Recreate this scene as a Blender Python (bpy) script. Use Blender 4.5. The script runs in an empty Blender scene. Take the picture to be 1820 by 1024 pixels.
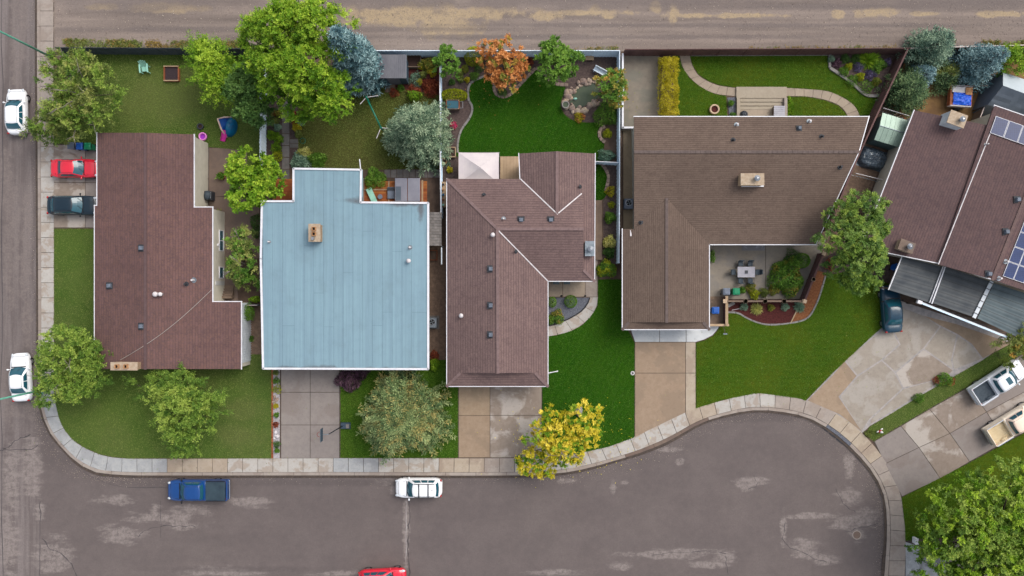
import bpy, math, random
import numpy as np
from mathutils import Vector, noise

random.seed(7)
rng = np.random.default_rng(7)
SC = bpy.context.scene
COL = SC.collection
S = 18.5          # photograph pixels per metre on the ground
H = 65.6          # height of the drone above the ground
# ---------------------------------------------------------------- camera
cam = bpy.data.cameras.new("camera")
cam.lens = 24.0; cam.sensor_width = 36.0; cam.clip_start = 0.5; cam.clip_end = 2000
co = bpy.data.objects.new("camera", cam); COL.objects.link(co)
co.location = (0, 0, H); co.rotation_euler = (0, 0, 0)
SC.camera = co
# ---------------------------------------------------------------- sky, sun, exposure
SUN_EL, SUN_AZ = math.radians(50), math.radians(50)     # azimuth clockwise from +Y
wd = bpy.data.worlds.new("World"); SC.world = wd; wd.use_nodes = True
nt = wd.node_tree; nt.nodes.clear()
sky = nt.nodes.new("ShaderNodeTexSky"); sky.sky_type = 'NISHITA'; sky.sun_disc = False
sky.sun_elevation = SUN_EL; sky.sun_rotation = SUN_AZ
sky.air_density = 1.0; sky.dust_density = 4.0; sky.ozone_density = 1.0
hs = nt.nodes.new("ShaderNodeHueSaturation"); hs.inputs['Saturation'].default_value = 0.40
bg = nt.nodes.new("ShaderNodeBackground"); bg.inputs['Strength'].default_value = 0.15
wo = nt.nodes.new("ShaderNodeOutputWorld")
nt.links.new(sky.outputs[0], hs.inputs['Color']); nt.links.new(hs.outputs[0], bg.inputs['Color']); nt.links.new(bg.outputs[0], wo.inputs['Surface'])
sl = bpy.data.lights.new("sun", 'SUN'); sl.energy = 0.78; sl.angle = math.radians(32); sl.color = (1.0, 0.93, 0.84)
so = bpy.data.objects.new("sun", sl); COL.objects.link(so)
sd = Vector((math.sin(SUN_AZ)*math.cos(SUN_EL), math.cos(SUN_AZ)*math.cos(SUN_EL), math.sin(SUN_EL)))
so.rotation_euler = sd.to_track_quat('Z', 'Y').to_euler(); so.location = sd*120
SC.view_settings.view_transform = 'Standard'; SC.view_settings.look = 'None'
SC.view_settings.exposure = 0.71; SC.view_settings.gamma = 1.0; SC.view_settings.use_curve_mapping = False
try: SC.cycles.use_denoising = True
except Exception: pass
SC.cycles.max_bounces = 6; SC.cycles.diffuse_bounces = 3; SC.cycles.transparent_max_bounces = 8

# ---------------------------------------------------------------- coordinates and mesh helpers
def W(px, py, z=0.0):                   # a point at height z that the photograph shows at px, py
    f = (H - z) / H / S
    return Vector(((px - 910) * f, (512 - py) * f, z))
def G(px, py): return ((px - 910) / S, (512 - py) / S)
def GP(pts): return [G(*p) for p in pts]
def WP(pts, z): return [W(p[0], p[1], z).xy[:] for p in pts]
LOC = {}

def spl(pts, n=6, closed=True):
    """Catmull-Rom through 2D points"""
    out = []; m = len(pts)
    rngs = range(m) if closed else range(m - 1)
    for i in rngs:
        g = (lambda k: pts[k % m]) if closed else (lambda k: pts[min(max(k, 0), m - 1)])
        p0, p1, p2, p3 = [np.array(g(k), float) for k in (i - 1, i, i + 1, i + 2)]
        for j in range(n):
            t = j / n
            out.append(tuple(0.5 * ((2*p1) + (-p0+p2)*t + (2*p0-5*p1+4*p2-p3)*t*t + (-p0+3*p1-3*p2+p3)*t**3)))
    if not closed: out.append(tuple(pts[-1]))
    return out

def area(poly): return 0.5 * sum(poly[i-1][0]*poly[i][1] - poly[i][0]*poly[i-1][1] for i in range(len(poly)))
def inset(poly, d):
    """move every edge of a polygon inwards by d"""
    if area(poly) < 0: poly = poly[::-1]
    n = len(poly); out = []
    for i in range(n):
        a, b, c = [Vector(poly[k % n]) for k in (i - 1, i, i + 1)]
        e1 = (b - a).normalized(); e2 = (c - b).normalized()
        n1 = Vector((-e1.y, e1.x)); n2 = Vector((-e2.y, e2.x))
        q = n1 + n2; l = q.length_squared
        out.append(tuple(b + q * (2 * d / l)) if l > 0.2 else tuple(b + n1 * d))
    return out
def inpoly(x, y, poly):
    r = False; j = len(poly) - 1
    for i in range(len(poly)):
        xi, yi = poly[i][:2]; xj, yj = poly[j][:2]
        if (yi > y) != (yj > y) and x < (xj - xi) * (y - yi) / (yj - yi + 1e-12) + xi: r = not r
        j = i
    return r

class MB:
    def __init__(s): s.v = []; s.f = []; s.uv = {}
    def face(s, pts, uv=None):
        k = len(s.v); s.v += [tuple(p) for p in pts]
        if uv: s.uv[len(s.f)] = uv
        s.f.append(list(range(k, k + len(pts)))); return s
    def add(s, vs, fs):
        k = len(s.v); s.v += [tuple(p) for p in vs]; s.f += [[i + k for i in f] for f in fs]; return s
    def box(s, x0, y0, z0, x1, y1, z1):
        return s.prism([(x0, y0), (x1, y0), (x1, y1), (x0, y1)], z0, z1)
    def obox(s, cx, cy, z0, z1, lx, ly, rot=0.0):
        c, n = math.cos(rot), math.sin(rot)
        return s.prism([(cx + c*a*lx/2 - n*b*ly/2, cy + n*a*lx/2 + c*b*ly/2) for a, b in ((-1,-1),(1,-1),(1,1),(-1,1))], z0, z1)
    def prism(s, poly, z0, z1, top=None):
        if area(poly) < 0:
            poly = poly[::-1]; top = top[::-1] if top else None
        n = len(poly); t = top or poly
        return s.add([(x, y, z0) for x, y in poly] + [(x, y, z1) for x, y in t],
                     [list(range(n - 1, -1, -1)), list(range(n, 2*n))] + [[i, (i+1) % n, n + (i+1) % n, n + i] for i in range(n)])
    def cyl(s, x, y, z0, z1, r0, r1=None, n=12):
        r1 = r0 if r1 is None else r1
        c = [(math.cos(6.28319*i/n), math.sin(6.28319*i/n)) for i in range(n)]
        return s.prism([(x + a*r0, y + b*r0) for a, b in c], z0, z1, [(x + a*r1, y + b*r1) for a, b in c])
    def ring(s, x, y, z0, z1, r0, r1, n=16):
        c = [(math.cos(6.28319*i/n), math.sin(6.28319*i/n)) for i in range(n)]
        vs = [(x+a*r, y+b*r, z) for r, z in ((r0, z0), (r1, z0), (r1, z1), (r0, z1)) for a, b in c]
        return s.add(vs, [[k*n+i, k*n+(i+1) % n, ((k+1) % 4)*n+(i+1) % n, ((k+1) % 4)*n+i] for k in range(4) for i in range(n)])
    def tube(s, pts, rad, n=6):
        pts = [Vector(p) for p in pts]; rr = rad if isinstance(rad, (list, tuple)) else [rad]*len(pts)
        k0 = len(s.v); m = len(pts)
        for i, p in enumerate(pts):
            d = (pts[min(i+1, m-1)] - pts[max(i-1, 0)]).normalized()
            u = d.cross(Vector((0, 0, 1)) if abs(d.z) < 0.9 else Vector((1, 0, 0))).normalized(); w = d.cross(u)
            for j in range(n):
                a = 6.28319*j/n; s.v.append(tuple(p + (u*math.cos(a) + w*math.sin(a))*rr[i]))
        for i in range(m-1):
            for j in range(n):
                s.f.append([k0+i*n+j, k0+i*n+(j+1) % n, k0+(i+1)*n+(j+1) % n, k0+(i+1)*n+j])
        s.f.append([k0+j for j in range(n)][::-1]); s.f.append([k0+(m-1)*n+j for j in range(n)])
        return s
    def beam(s, p0, p1, w, h):
        p0, p1 = Vector(p0), Vector(p1); d = (p1-p0).normalized()
        u = d.cross(Vector((0, 0, 1))); u = u.normalized() if u.length > 1e-4 else Vector((1, 0, 0)); t = u.cross(d)
        vs = [p + u*a*w/2 + t*b*h/2 for p in (p0, p1) for a, b in ((-1,-1),(1,-1),(1,1),(-1,1))]
        return s.add(vs, [[0,1,2,3],[7,6,5,4],[0,4,5,1],[1,5,6,2],[2,6,7,3],[3,7,4,0]])
    def ell(s, x, y, z, rx, ry, rz, nu=12, nv=8, wob=0.0, seed=0):
        vs = []; R = random.Random(seed)
        for j in range(nv+1):
            ph = -math.pi/2 + math.pi*j/nv
            for i in range(nu):
                a = 6.28319*i/nu; k = 1 + wob*R.uniform(-1, 1)
                vs.append((x+rx*k*math.cos(ph)*math.cos(a), y+ry*k*math.cos(ph)*math.sin(a), z+rz*k*math.sin(ph)))
        return s.add(vs, [[j*nu+i, j*nu+(i+1) % nu, (j+1)*nu+(i+1) % nu, (j+1)*nu+i] for j in range(nv) for i in range(nu)])
    def xf(s, fn, k=0):
        s.v[k:] = [tuple(fn(Vector(p))) for p in s.v[k:]]; return s
    def ribbon(s, path, w, z0, z1, closed=False):
        P = [Vector(p) for p in path]; n = len(P); L = []; R = []
        for i in range(n):
            a = P[(i-1) % n] if closed or i else P[i]; b = P[(i+1) % n] if closed or i < n-1 else P[i]
            d = (b-a).normalized(); q = Vector((-d.y, d.x))*(w[i] if isinstance(w, list) else w)/2; L.append(P[i]+q); R.append(P[i]-q)
        for i in range(n if closed else n-1):
            j = (i+1) % n; s.prism([tuple(R[i]), tuple(R[j]), tuple(L[j]), tuple(L[i])], z0, z1)
        return s
    def build(s, name, mat, parent=None, smooth=False, bevel=0, label=None, cat=None, group=None, kind=None):
        V = np.array(s.v, float); lo, hi = V.min(0), V.max(0)
        c = np.array([(lo[0]+hi[0])/2, (lo[1]+hi[1])/2, lo[2]])
        me = bpy.data.meshes.new(name); me.from_pydata([tuple(p) for p in V - c], [], s.f)
        if s.uv:
            ul = me.uv_layers.new(name="UVMap")
            for fi, uv in s.uv.items():
                for k, li in enumerate(me.polygons[fi].loop_indices): ul.data[li].uv = uv[k]
        if smooth: me.polygons.foreach_set("use_smooth", [True]*len(me.polygons))
        me.materials.append(M[mat] if isinstance(mat, str) else mat)
        return place(name, me, c, parent, bevel, label, cat, group, kind)

def place(name, me, c, parent=None, bevel=0, label=None, cat=None, group=None, kind=None):
    o = bpy.data.objects.new(name, me); COL.objects.link(o)
    base = LOC[parent.name] if parent else (0, 0, 0)
    o.location = (c[0]-base[0], c[1]-base[1], c[2]-base[2])
    if parent: o.parent = parent
    LOC[o.name] = tuple(c)
    if bevel:
        b = o.modifiers.new("bevel", 'BEVEL'); b.width = bevel; b.segments = 2; b.limit_method = 'ANGLE'
    tag(o, label, cat, group, kind)
    return o
def tag(o, label=None, cat=None, group=None, kind=None):
    if label: o['label'] = label
    if cat: o['category'] = cat
    if group: o['group'] = group
    if kind: o['kind'] = kind
    return o
def thing(name, label, cat, base=(0, 0, 0), rz=0.0, group=None, local=False, kind=None):
    """an Empty at a thing's base; local: its parts are written in its own frame"""
    o = bpy.data.objects.new(name, None); COL.objects.link(o); o.empty_display_size = 0.2
    o.location = base; o.rotation_euler = (0, 0, rz)
    LOC[o.name] = (0, 0, 0) if local else tuple(base)
    return tag(o, label, cat, group, kind)

# ---------------------------------------------------------------- materials
M = {}
class NT:
    def __init__(s, name):
        s.m = bpy.data.materials.new(name); s.m.use_nodes = True; s.t = s.m.node_tree; s.t.nodes.clear()
        s.out = s.n("ShaderNodeOutputMaterial"); s.b = s.n("ShaderNodeBsdfPrincipled"); s.t.links.new(s.b.outputs[0], s.out.inputs[0])
        M[name] = s.m; s._pos = None
    def n(s, typ, **kw):
        x = s.t.nodes.new(typ)
        for k, v in kw.items(): setattr(x, k, v)
        return x
    def l(s, a, b): s.t.links.new(a, b)
    def set(s, node, key, v):
        if isinstance(v, bpy.types.NodeSocket): s.l(v, node.inputs[key])
        else:
            i = node.inputs[key]
            i.default_value = (*v, 1.0) if hasattr(v, '__len__') and len(v) == 3 and i.type == 'RGBA' else v
    def pos(s):
        if s._pos is None: s._pos = s.n("ShaderNodeNewGeometry").outputs['Position']
        return s._pos
    def objc(s): return s.n("ShaderNodeTexCoord").outputs['Object']
    def noise(s, scale, detail=4, rough=0.55, vec=None, dist=0.0, out='Fac'):
        x = s.n("ShaderNodeTexNoise"); s.set(x, 'Scale', scale); s.set(x, 'Detail', detail); s.set(x, 'Roughness', rough); s.set(x, 'Distortion', dist)
        s.l(vec or s.pos(), x.inputs['Vector']); return x.outputs[out]
    def ramp(s, f, lo, hi, a=0.0, b=1.0):
        x = s.n("ShaderNodeMapRange"); s.set(x, 'Value', f); s.set(x, 'From Min', lo); s.set(x, 'From Max', hi); s.set(x, 'To Min', a); s.set(x, 'To Max', b); return x.outputs[0]
    def mix(s, f, a, b, mode='MIX'):
        x = s.n("ShaderNodeMix", data_type='RGBA', blend_type=mode)
        for k, v in ((0, f), (6, a), (7, b)):
            if isinstance(v, bpy.types.NodeSocket): s.l(v, x.inputs[k])
            else: x.inputs[k].default_value = (*v, 1.0) if hasattr(v, '__len__') and len(v) == 3 else v
        return x.outputs[2]
    def math(s, op, a, b=0.0):
        x = s.n("ShaderNodeMath", operation=op); s.set(x, 0, a); s.set(x, 1, b); return x.outputs[0]
    def rnd(s): return s.n("ShaderNodeObjectInfo").outputs['Random']
    def vary(s, col, amt, hue=0.0):
        x = s.n("ShaderNodeHueSaturation"); s.l(s.ramp(s.rnd(), 0, 1, 1-amt, 1+amt), x.inputs['Value'])
        if hue: s.l(s.ramp(s.rnd(), 0, 1, 0.5-hue, 0.5+hue), x.inputs['Hue'])
        s.set(x, 'Color', col); return x.outputs[0]
    def bump(s, h, strength=0.3, dist=0.02):
        x = s.n("ShaderNodeBump"); s.set(x, 'Strength', strength); s.set(x, 'Distance', dist); s.l(h, x.inputs['Height']); s.l(x.outputs[0], s.b.inputs['Normal'])
    def fin(s, col, rough=0.8, spec=0.3, metal=0.0, coat=0.0):
        s.set(s.b, 'Base Color', col); s.set(s.b, 'Roughness', rough); s.set(s.b, 'Specular IOR Level', spec); s.set(s.b, 'Metallic', metal)
        if coat: s.set(s.b, 'Coat Weight', coat); s.set(s.b, 'Coat Roughness', 0.05)
        return s.m
    def blobs(s, spots, amp=0.6, scale=0.6, soft=0.35, vec=None):
        """mask that is 1 inside noise-edged ellipses (px,py,rx,ry) of the photograph"""
        n1 = s.noise(scale, 5, 0.65, vec); res = None
        for px, py, rx, ry in spots:
            gx, gy = G(px, py)
            a = s.n("ShaderNodeVectorMath", operation='SUBTRACT'); s.l(s.pos(), a.inputs[0]); a.inputs[1].default_value = (gx, gy, 0)
            b = s.n("ShaderNodeVectorMath", operation='MULTIPLY'); s.l(a.outputs[0], b.inputs[0]); b.inputs[1].default_value = (S/rx, S/ry, 0)
            c = s.n("ShaderNodeVectorMath", operation='LENGTH'); s.l(b.outputs[0], c.inputs[0])
            d = s.math('ADD', c.outputs['Value'], s.ramp(n1, 0.25, 0.75, -amp, amp))
            m = s.ramp(d, 1.0-soft, 1.0+soft, 1.0, 0.0)
            res = m if res is None else s.math('MAXIMUM', res, m)
        return res

def simple(name, col, col2=None, scale=3.0, rough=0.75, bump=0.0, bscale=40.0, spec=0.3, metal=0.0, coat=0.0, vary=0.0, hue=0.0, obj=False, lo=0.35, hi=0.65, detail=5):
    k = NT(name); v = k.objc() if obj else None
    c = col
    if col2: c = k.mix(k.ramp(k.noise(scale, detail, 0.6, v), lo, hi), col, col2)
    if vary: c = k.vary(c, vary, hue)
    if bump: k.bump(k.noise(bscale, 4, 0.6, v), bump, 0.02)
    return k.fin(c, rough, spec, metal, coat)
def srgb(r, g, b): return tuple((x/255/12.92 if x/255 <= 0.04045 else ((x/255+0.055)/1.055)**2.4) for x in (r, g, b))
KA = 0.74
def A(r, g, b, k=None): return tuple(x*(k or KA) for x in srgb(r, g, b))

def asphalt_mat():
    k = NT("asphalt")
    big = k.noise(0.09, 5, 0.6); fine = k.noise(28, 3, 0.7); mid = k.noise(1.6, 5, 0.65)
    c = k.mix(k.ramp(big, 0.3, 0.7), A(98, 88, 88), A(109, 99, 96))
    # tyre lanes run along the cul-de-sac (x) and the street (y)
    w = k.n("ShaderNodeMapping"); k.l(k.pos(), w.inputs['Vector']); w.inputs['Scale'].default_value = (0.02, 0.55, 1)
    lane = k.noise(1.0, 3, 0.5, w.outputs[0])
    c = k.mix(k.ramp(lane, 0.35, 0.7, 0, 0.45), c, A(89, 81, 81))
    spots = [(440,893,30,9),(205,888,30,9),(215,950,34,14),(300,920,55,10),(345,905,22,10),(275,910,9,16),(330,935,28,6),(95,990,30,30),
             (20,850,14,60),(55,830,16,50),(15,960,16,60),(70,910,9,16),(700,870,9,8),(722,940,5,70),(1340,855,22,8),(1325,865,14,10),(1510,885,18,16),
             (1528,925,34,16),(1498,932,22,8),(1522,950,12,14),(1440,918,46,5),(1393,940,5,26),(1430,975,22,14),(1460,994,26,8),(1100,1005,18,8),(1195,985,70,8),(1290,988,22,10),
             (1090,865,5,12),(1208,820,6,6),(1180,798,22,5),(1110,858,6,4),(1510,830,8,22),(400,1016,70,8),(620,1020,60,5),(985,1018,40,5),(1260,1005,30,6),(690,858,22,5),(1005,855,14,4)]
    wide = k.blobs(spots[::2], 0.9, 0.5, 0.5)
    vo = k.n("ShaderNodeTexVoronoi", feature='DISTANCE_TO_EDGE'); k.set(vo, 'Scale', 0.55)
    wv = k.n("ShaderNodeVectorMath", operation='ADD'); k.l(k.pos(), wv.inputs[0]); k.l(k.noise(1.2, 5, 0.7, None, 0, 'Color'), wv.inputs[1]); k.l(wv.outputs[0], vo.inputs['Vector'])
    ed = k.math('MULTIPLY', k.ramp(vo.outputs['Distance'], 0.01, 0.09, 1.0, 0.0), k.ramp(k.noise(2.0, 5, 0.7), 0.35, 0.65, 0.0, 0.9))
    c = k.mix(k.math('MULTIPLY', wide, ed), c, A(155, 144, 142))
    mot = k.noise(0.35, 5, 0.6); c = k.mix(k.ramp(mot, 0.4, 0.62, 0, 0.22), c, A(130, 119, 116)); c = k.mix(k.ramp(mot, 0.6, 0.35, 0, 0.25), c, A(89, 81, 81))
    vm = k.n("ShaderNodeMapping"); k.l(k.pos(), vm.inputs['Vector']); vm.inputs['Scale'].default_value = (0.9, 0.05, 1)
    sx = k.n("ShaderNodeSeparateXYZ"); k.l(k.pos(), sx.inputs[0]); west = k.ramp(sx.outputs['X'], -45.8, -45.2, 1.0, 0.0)
    st = k.math('MULTIPLY', k.ramp(k.noise(1.0, 6, 0.7, vm.outputs[0]), 0.44, 0.60, 0, 0.8), west); c = k.mix(st, c, A(146, 136, 134))
    hm = k.n('ShaderNodeMapping'); k.l(k.pos(), hm.inputs['Vector']); hm.inputs['Scale'].default_value = (0.45, 1.5, 1)
    m = k.blobs(spots, 0.95, 1.0, 0.34, hm.outputs[0])
    det = k.ramp(k.noise(2.2, 8, 0.8), 0.38, 0.56, 0.05, 1.0)
    c = k.mix(k.math('MULTIPLY', m, det), c, A(161, 150, 145))
    wst = [(20,430,16,110),(48,380,9,40),(10,330,16,60),(45,460,10,80),(48,570,9,40),(30,60,12,110),(55,690,20,60),(20,700,22,50),(40,20,10,60)]
    m2 = k.blobs(wst, 0.7, 1.2, 0.25)
    c = k.mix(k.math('MULTIPLY', m2, k.ramp(k.noise(2.2, 6, 0.7), 0.35, 0.6, 0.2, 0.85)), c, A(140, 128, 123))
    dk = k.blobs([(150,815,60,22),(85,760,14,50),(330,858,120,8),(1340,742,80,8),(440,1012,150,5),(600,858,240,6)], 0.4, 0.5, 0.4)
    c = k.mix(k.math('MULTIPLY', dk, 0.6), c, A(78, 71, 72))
    c = k.mix(0.25, c, k.mix(k.ramp(mid, 0.3, 0.7), A(84, 77, 77), A(121, 110, 106)))
    c = k.mix(k.ramp(k.noise(6, 4, 0.85), 0.4, 0.68, 0, 0.42), c, A(78, 70, 68))
    c = k.mix(k.ramp(fine, 0.35, 0.75, 0, 0.34), c, A(141, 129, 124))
    k.bump(fine, 0.25, 0.01); k.fin(c, 0.85, 0.3)
asphalt_mat()

def alley_mat():
    k = NT("alley_gravel")
    w = k.n("ShaderNodeMapping"); k.l(k.pos(), w.inputs['Vector']); w.inputs['Scale'].default_value = (0.05, 0.9, 1)
    st = k.noise(1.0, 4, 0.6, w.outputs[0]); fine = k.noise(14, 5, 0.8)
    c = k.mix(k.ramp(st, 0.3, 0.7), A(100, 90, 87), A(156, 141, 132))
    m = k.blobs([(730,30,110,18),(790,45,60,18),(660,25,50,10),(850,24,90,10),(1040,23,90,5),(970,28,30,8),(1197,24,8,18),(1055,18,10,8),(1165,14,9,8),(1080,28,14,5),(1230,28,40,4),(1330,28,60,4),
                 (1490,24,9,7),(1545,22,22,9),(1578,20,20,8),(1640,25,30,4),(1780,25,50,5),(470,28,30,8),(300,15,60,8),(180,12,30,6)], 0.9, 0.6, 0.3)
    c = k.mix(k.math('MULTIPLY', m, k.ramp(k.noise(1.8, 6, 0.75), 0.35, 0.55, 0.5, 1.0)), c, A(181, 159, 124))
    dk = k.blobs([(1060,0,300,16),(1700,3,160,16),(700,3,150,9),(250,5,160,16),(500,52,400,5),(1300,45,500,4),(1500,12,300,5),(1000,66,500,4)], 0.6, 0.3, 0.4)
    c = k.mix(k.math('MULTIPLY', dk, 0.7), c, A(97, 89, 90))
    c = k.mix(k.ramp(fine, 0.3, 0.72, 0, 0.5), c, A(168, 154, 143))
    c = k.mix(k.ramp(k.noise(4.5, 5, 0.85), 0.5, 0.75, 0, 0.35), c, A(96, 86, 82))
    c = k.mix(k.ramp(k.noise(9, 3, 0.7), 0.55, 0.75, 0, 0.6), c, A(92, 85, 83))
    k.bump(fine, 0.6, 0.03); k.fin(c, 0.95, 0.15)
alley_mat()

def lawn_mat(name, c1, c2, dry, dry_amt=0.3, stripes=None, patches=None):
    k = NT(name)
    f = k.noise(22, 4, 0.8); m = k.noise(0.8, 5, 0.65); b = k.noise(0.16, 4, 0.6)
    c = k.mix(k.ramp(m, 0.3, 0.7), c1, c2)
    c = k.mix(k.ramp(k.noise(0.12, 3, 0.5), 0.42, 0.66, 0, 0.5), c, tuple(x*y for x, y in zip(c2, (1.5, 1.25, 1.3))))
    if stripes:
        w = k.n("ShaderNodeTexWave", wave_type='BANDS', bands_direction='X'); mp = k.n("ShaderNodeMapping"); k.l(k.pos(), mp.inputs['Vector'])
        mp.inputs['Rotation'].default_value = (0, 0, stripes[0]); k.l(mp.outputs[0], w.inputs['Vector'])
        k.set(w, 'Scale', stripes[1]); k.set(w, 'Distortion', 6.0); k.set(w, 'Detail', 3.0); k.set(w, 'Detail Scale', 0.4)
        c = k.mix(k.ramp(w.outputs['Fac'], 0.2, 0.8, 0, 0.22), c, tuple(x*1.6 for x in c2))
    c = k.mix(k.ramp(k.math('ADD', k.math('MULTIPLY', b, 0.7), k.math('MULTIPLY', k.noise(2.6, 4, 0.7), 0.3)), 0.45, 0.68, 0, dry_amt), c, dry)
    if patches: c = k.mix(k.math('MULTIPLY', k.blobs(patches, 0.6, 0.5, 0.45), 0.6), c, dry)
    c = k.mix(k.ramp(k.noise(3.2, 5, 0.75), 0.52, 0.7, 0, 0.3), c, dry)
    c = k.mix(k.ramp(f, 0.35, 0.72, 0, 0.5), c, tuple(x*0.4 for x in c1))
    k.bump(f, 0.9, 0.05); k.fin(c, 0.95, 0.08)
lawn_mat("lawn_dull", A(72, 100, 38), A(87, 113, 49), A(114, 119, 70), 0.65, None, [(300,180,60,40),(260,175,40,50),(330,150,40,30),(420,770,40,20),(430,730,30,20),(640,240,40,40),(600,220,30,30)])
lawn_mat("lawn_bright", A(30, 78, 6), A(44, 90, 10), A(74, 101, 18), 0.35, (0.5, 0.55))
lawn_mat("lawn_mown", A(49, 86, 10), A(70, 98, 17), A(122, 110, 29), 0.4, (1.57, 0.55))
lawn_mat("lawn_side", A(46, 88, 18), A(66, 100, 26), A(98, 104, 44), 0.4, (0.0, 0.4), [(130,440,30,40)])
lawn_mat("lawn_worn", A(66, 82, 34), A(84, 88, 40), A(104, 94, 58), 0.75)

simple("soil", A(88, 74, 66), A(112, 94, 82), 1.2, 0.95, 0.7, 18, 0.1)
simple("bare_dirt", A(118, 92, 66), A(150, 118, 78), 0.8, 0.95, 0.7, 18, 0.1)
simple("gravel_brown", A(110, 92, 80), A(134, 112, 96), 4.0, 0.95, 0.9, 14, 0.1)
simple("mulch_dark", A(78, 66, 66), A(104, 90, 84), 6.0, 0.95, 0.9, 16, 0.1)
simple("mulch_red", A(70, 36, 36), A(98, 54, 50), 7.0, 0.95, 0.9, 16, 0.1)
simple("mulch_orange", A(120, 74, 48), A(154, 104, 72), 6.0, 0.95, 0.9, 16, 0.1)
simple("slate_chips", A(84, 88, 100), A(120, 122, 130), 9.0, 0.9, 0.9, 18, 0.2)
simple("white_gravel", A(150, 145, 148), A(190, 184, 186), 9.0, 0.9, 0.9, 16, 0.2)
simple("joint", A(70, 62, 58), A(92, 80, 72), 5.0, 0.95)
simple("crack_seal", A(62, 58, 60), A(84, 78, 80), 3.0, 0.7)
simple("crack_light", A(180, 172, 168), A(150, 146, 146), 3.0, 0.9)
simple("membrane_under", A(100, 124, 138), A(84, 106, 120), 2.0, 0.9)
simple("far_ground", A(110, 100, 92), A(84, 92, 60), 0.05, 0.95)

def concrete(name, c1, c2, wet, wet_amt, wscale=0.5):
    k = NT(name); f = k.noise(30, 4, 0.7); m = k.noise(2.2, 6, 0.65)
    c = k.mix(k.ramp(m, 0.3, 0.7), c1, c2)
    ws = k.noise(wscale, 6, 0.6, None, 0.4)
    c = k.mix(k.ramp(ws, 0.5, 0.56, 0, wet_amt), c, wet)
    c = k.mix(k.ramp(k.noise(5, 5, 0.7), 0.55, 0.75, 0, 0.35), c, A(96, 84, 76))
    c = k.vary(c, 0.045, 0.003)
    k.bump(f, 0.25, 0.01); k.fin(c, k.ramp(ws, 0.5, 0.56, 0.85, 0.6), 0.3)
concrete("walk_light", A(178, 172, 164), A(190, 185, 179), A(164, 148, 133), 0.7, 0.9)
concrete("walk_tan", A(172, 156, 136), A(185, 171, 154), A(158, 140, 123), 0.7)
concrete("walk_grey", A(160, 162, 164), A(182, 182, 180), A(150, 150, 152), 0.6)
concrete("walk_old", A(158, 147, 139), A(172, 160, 150), A(147, 132, 121), 0.6)
concrete("drive_grey", A(139, 130, 126), A(151, 142, 136), A(132, 120, 114), 0.6, 0.35)
concrete("drive_tan", A(154, 132, 110), A(167, 146, 124), A(145, 125, 104), 0.7, 0.35)
concrete("drive_stained", A(140, 126, 114), A(156, 142, 130), A(192, 184, 176), 0.7, 0.3)
concrete("drive_cracked", A(154, 144, 132), A(168, 158, 146), A(178, 172, 164), 0.45, 0.45)
concrete("drive_apron", A(200, 204, 206), A(214, 216, 216), A(190, 194, 198), 0.6)
concrete("drive_blue", A(150, 152, 156), A(184, 188, 192), A(110, 108, 112), 0.8, 0.4)
concrete("pad", A(126, 118, 108), A(144, 134, 120), A(112, 110, 98), 0.7, 0.3)
concrete("passage_tan", A(158, 138, 114), A(170, 150, 124), A(146, 128, 104), 0.6)
concrete("patio_brown", A(116, 98, 88), A(128, 110, 98), A(104, 88, 80), 0.6)
concrete("patio_dark", A(140, 132, 122), A(152, 142, 128), A(128, 122, 116), 0.7, 0.3)
concrete("steps_tan", A(164, 151, 133), A(175, 163, 145), A(153, 140, 120), 0.5)
concrete("path_tan", A(160, 146, 128), A(172, 156, 138), A(150, 134, 118), 0.6)

def shingle(name, c1, c2, c3, row=0.15, wid=0.34, line=0.55):
    k = NT(name); uv = k.n("ShaderNodeTexCoord").outputs['UV']
    b = k.n("ShaderNodeTexBrick"); k.l(uv, b.inputs['Vector']); k.set(b, 'Scale', 1.0); k.set(b, 'Brick Width', wid); k.set(b, 'Row Height', row)
    k.set(b, 'Mortar Size', 0.004); k.set(b, 'Mortar Smooth', 0.3); k.set(b, 'Bias', 0.0); k.set(b, 'Color1', c1); k.set(b, 'Color2', c2); k.set(b, 'Mortar', tuple(x*0.75 for x in c1)); b.offset = 0.37
    sp = k.n("ShaderNodeSeparateXYZ"); k.l(uv, sp.inputs[0])
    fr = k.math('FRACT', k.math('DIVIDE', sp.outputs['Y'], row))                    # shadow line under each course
    n1 = k.noise(2.6, 5, 0.7); n2 = k.noise(0.22, 4, 0.6); n3 = k.noise(7, 4, 0.8)
    c = k.mix(k.ramp(n3, 0.42, 0.62, 0, 0.7), b.outputs['Color'], c3)
    c = k.mix(k.ramp(n1, 0.5, 0.75, 0, 0.35), c, c3)
    c = k.mix(k.ramp(n2, 0.4, 0.7, 0, 0.3), c, tuple(x*0.7 for x in c1))
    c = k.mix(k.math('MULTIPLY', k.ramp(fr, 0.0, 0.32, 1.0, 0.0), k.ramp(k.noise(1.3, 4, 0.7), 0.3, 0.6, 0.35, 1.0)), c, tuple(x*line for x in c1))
    mp = k.n('ShaderNodeMapping'); k.l(uv, mp.inputs['Vector']); mp.inputs['Scale'].default_value = (1.6, 0.16, 1)
    c = k.mix(k.ramp(k.noise(1.0, 5, 0.65, mp.outputs[0]), 0.45, 0.75, 0, 0.28), c, tuple(x*0.62 for x in c2))
    k.bump(fr, 0.35, 0.02); k.fin(c, 0.93, 0.15)
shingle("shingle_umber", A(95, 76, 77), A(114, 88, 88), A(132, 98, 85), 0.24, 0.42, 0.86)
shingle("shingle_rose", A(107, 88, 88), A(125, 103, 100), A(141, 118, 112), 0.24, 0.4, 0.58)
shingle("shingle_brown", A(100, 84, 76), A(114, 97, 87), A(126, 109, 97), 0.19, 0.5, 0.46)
shingle("shingle_plum", A(92, 76, 79), A(109, 87, 87), A(123, 100, 94), 0.24, 0.4, 0.72)
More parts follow.
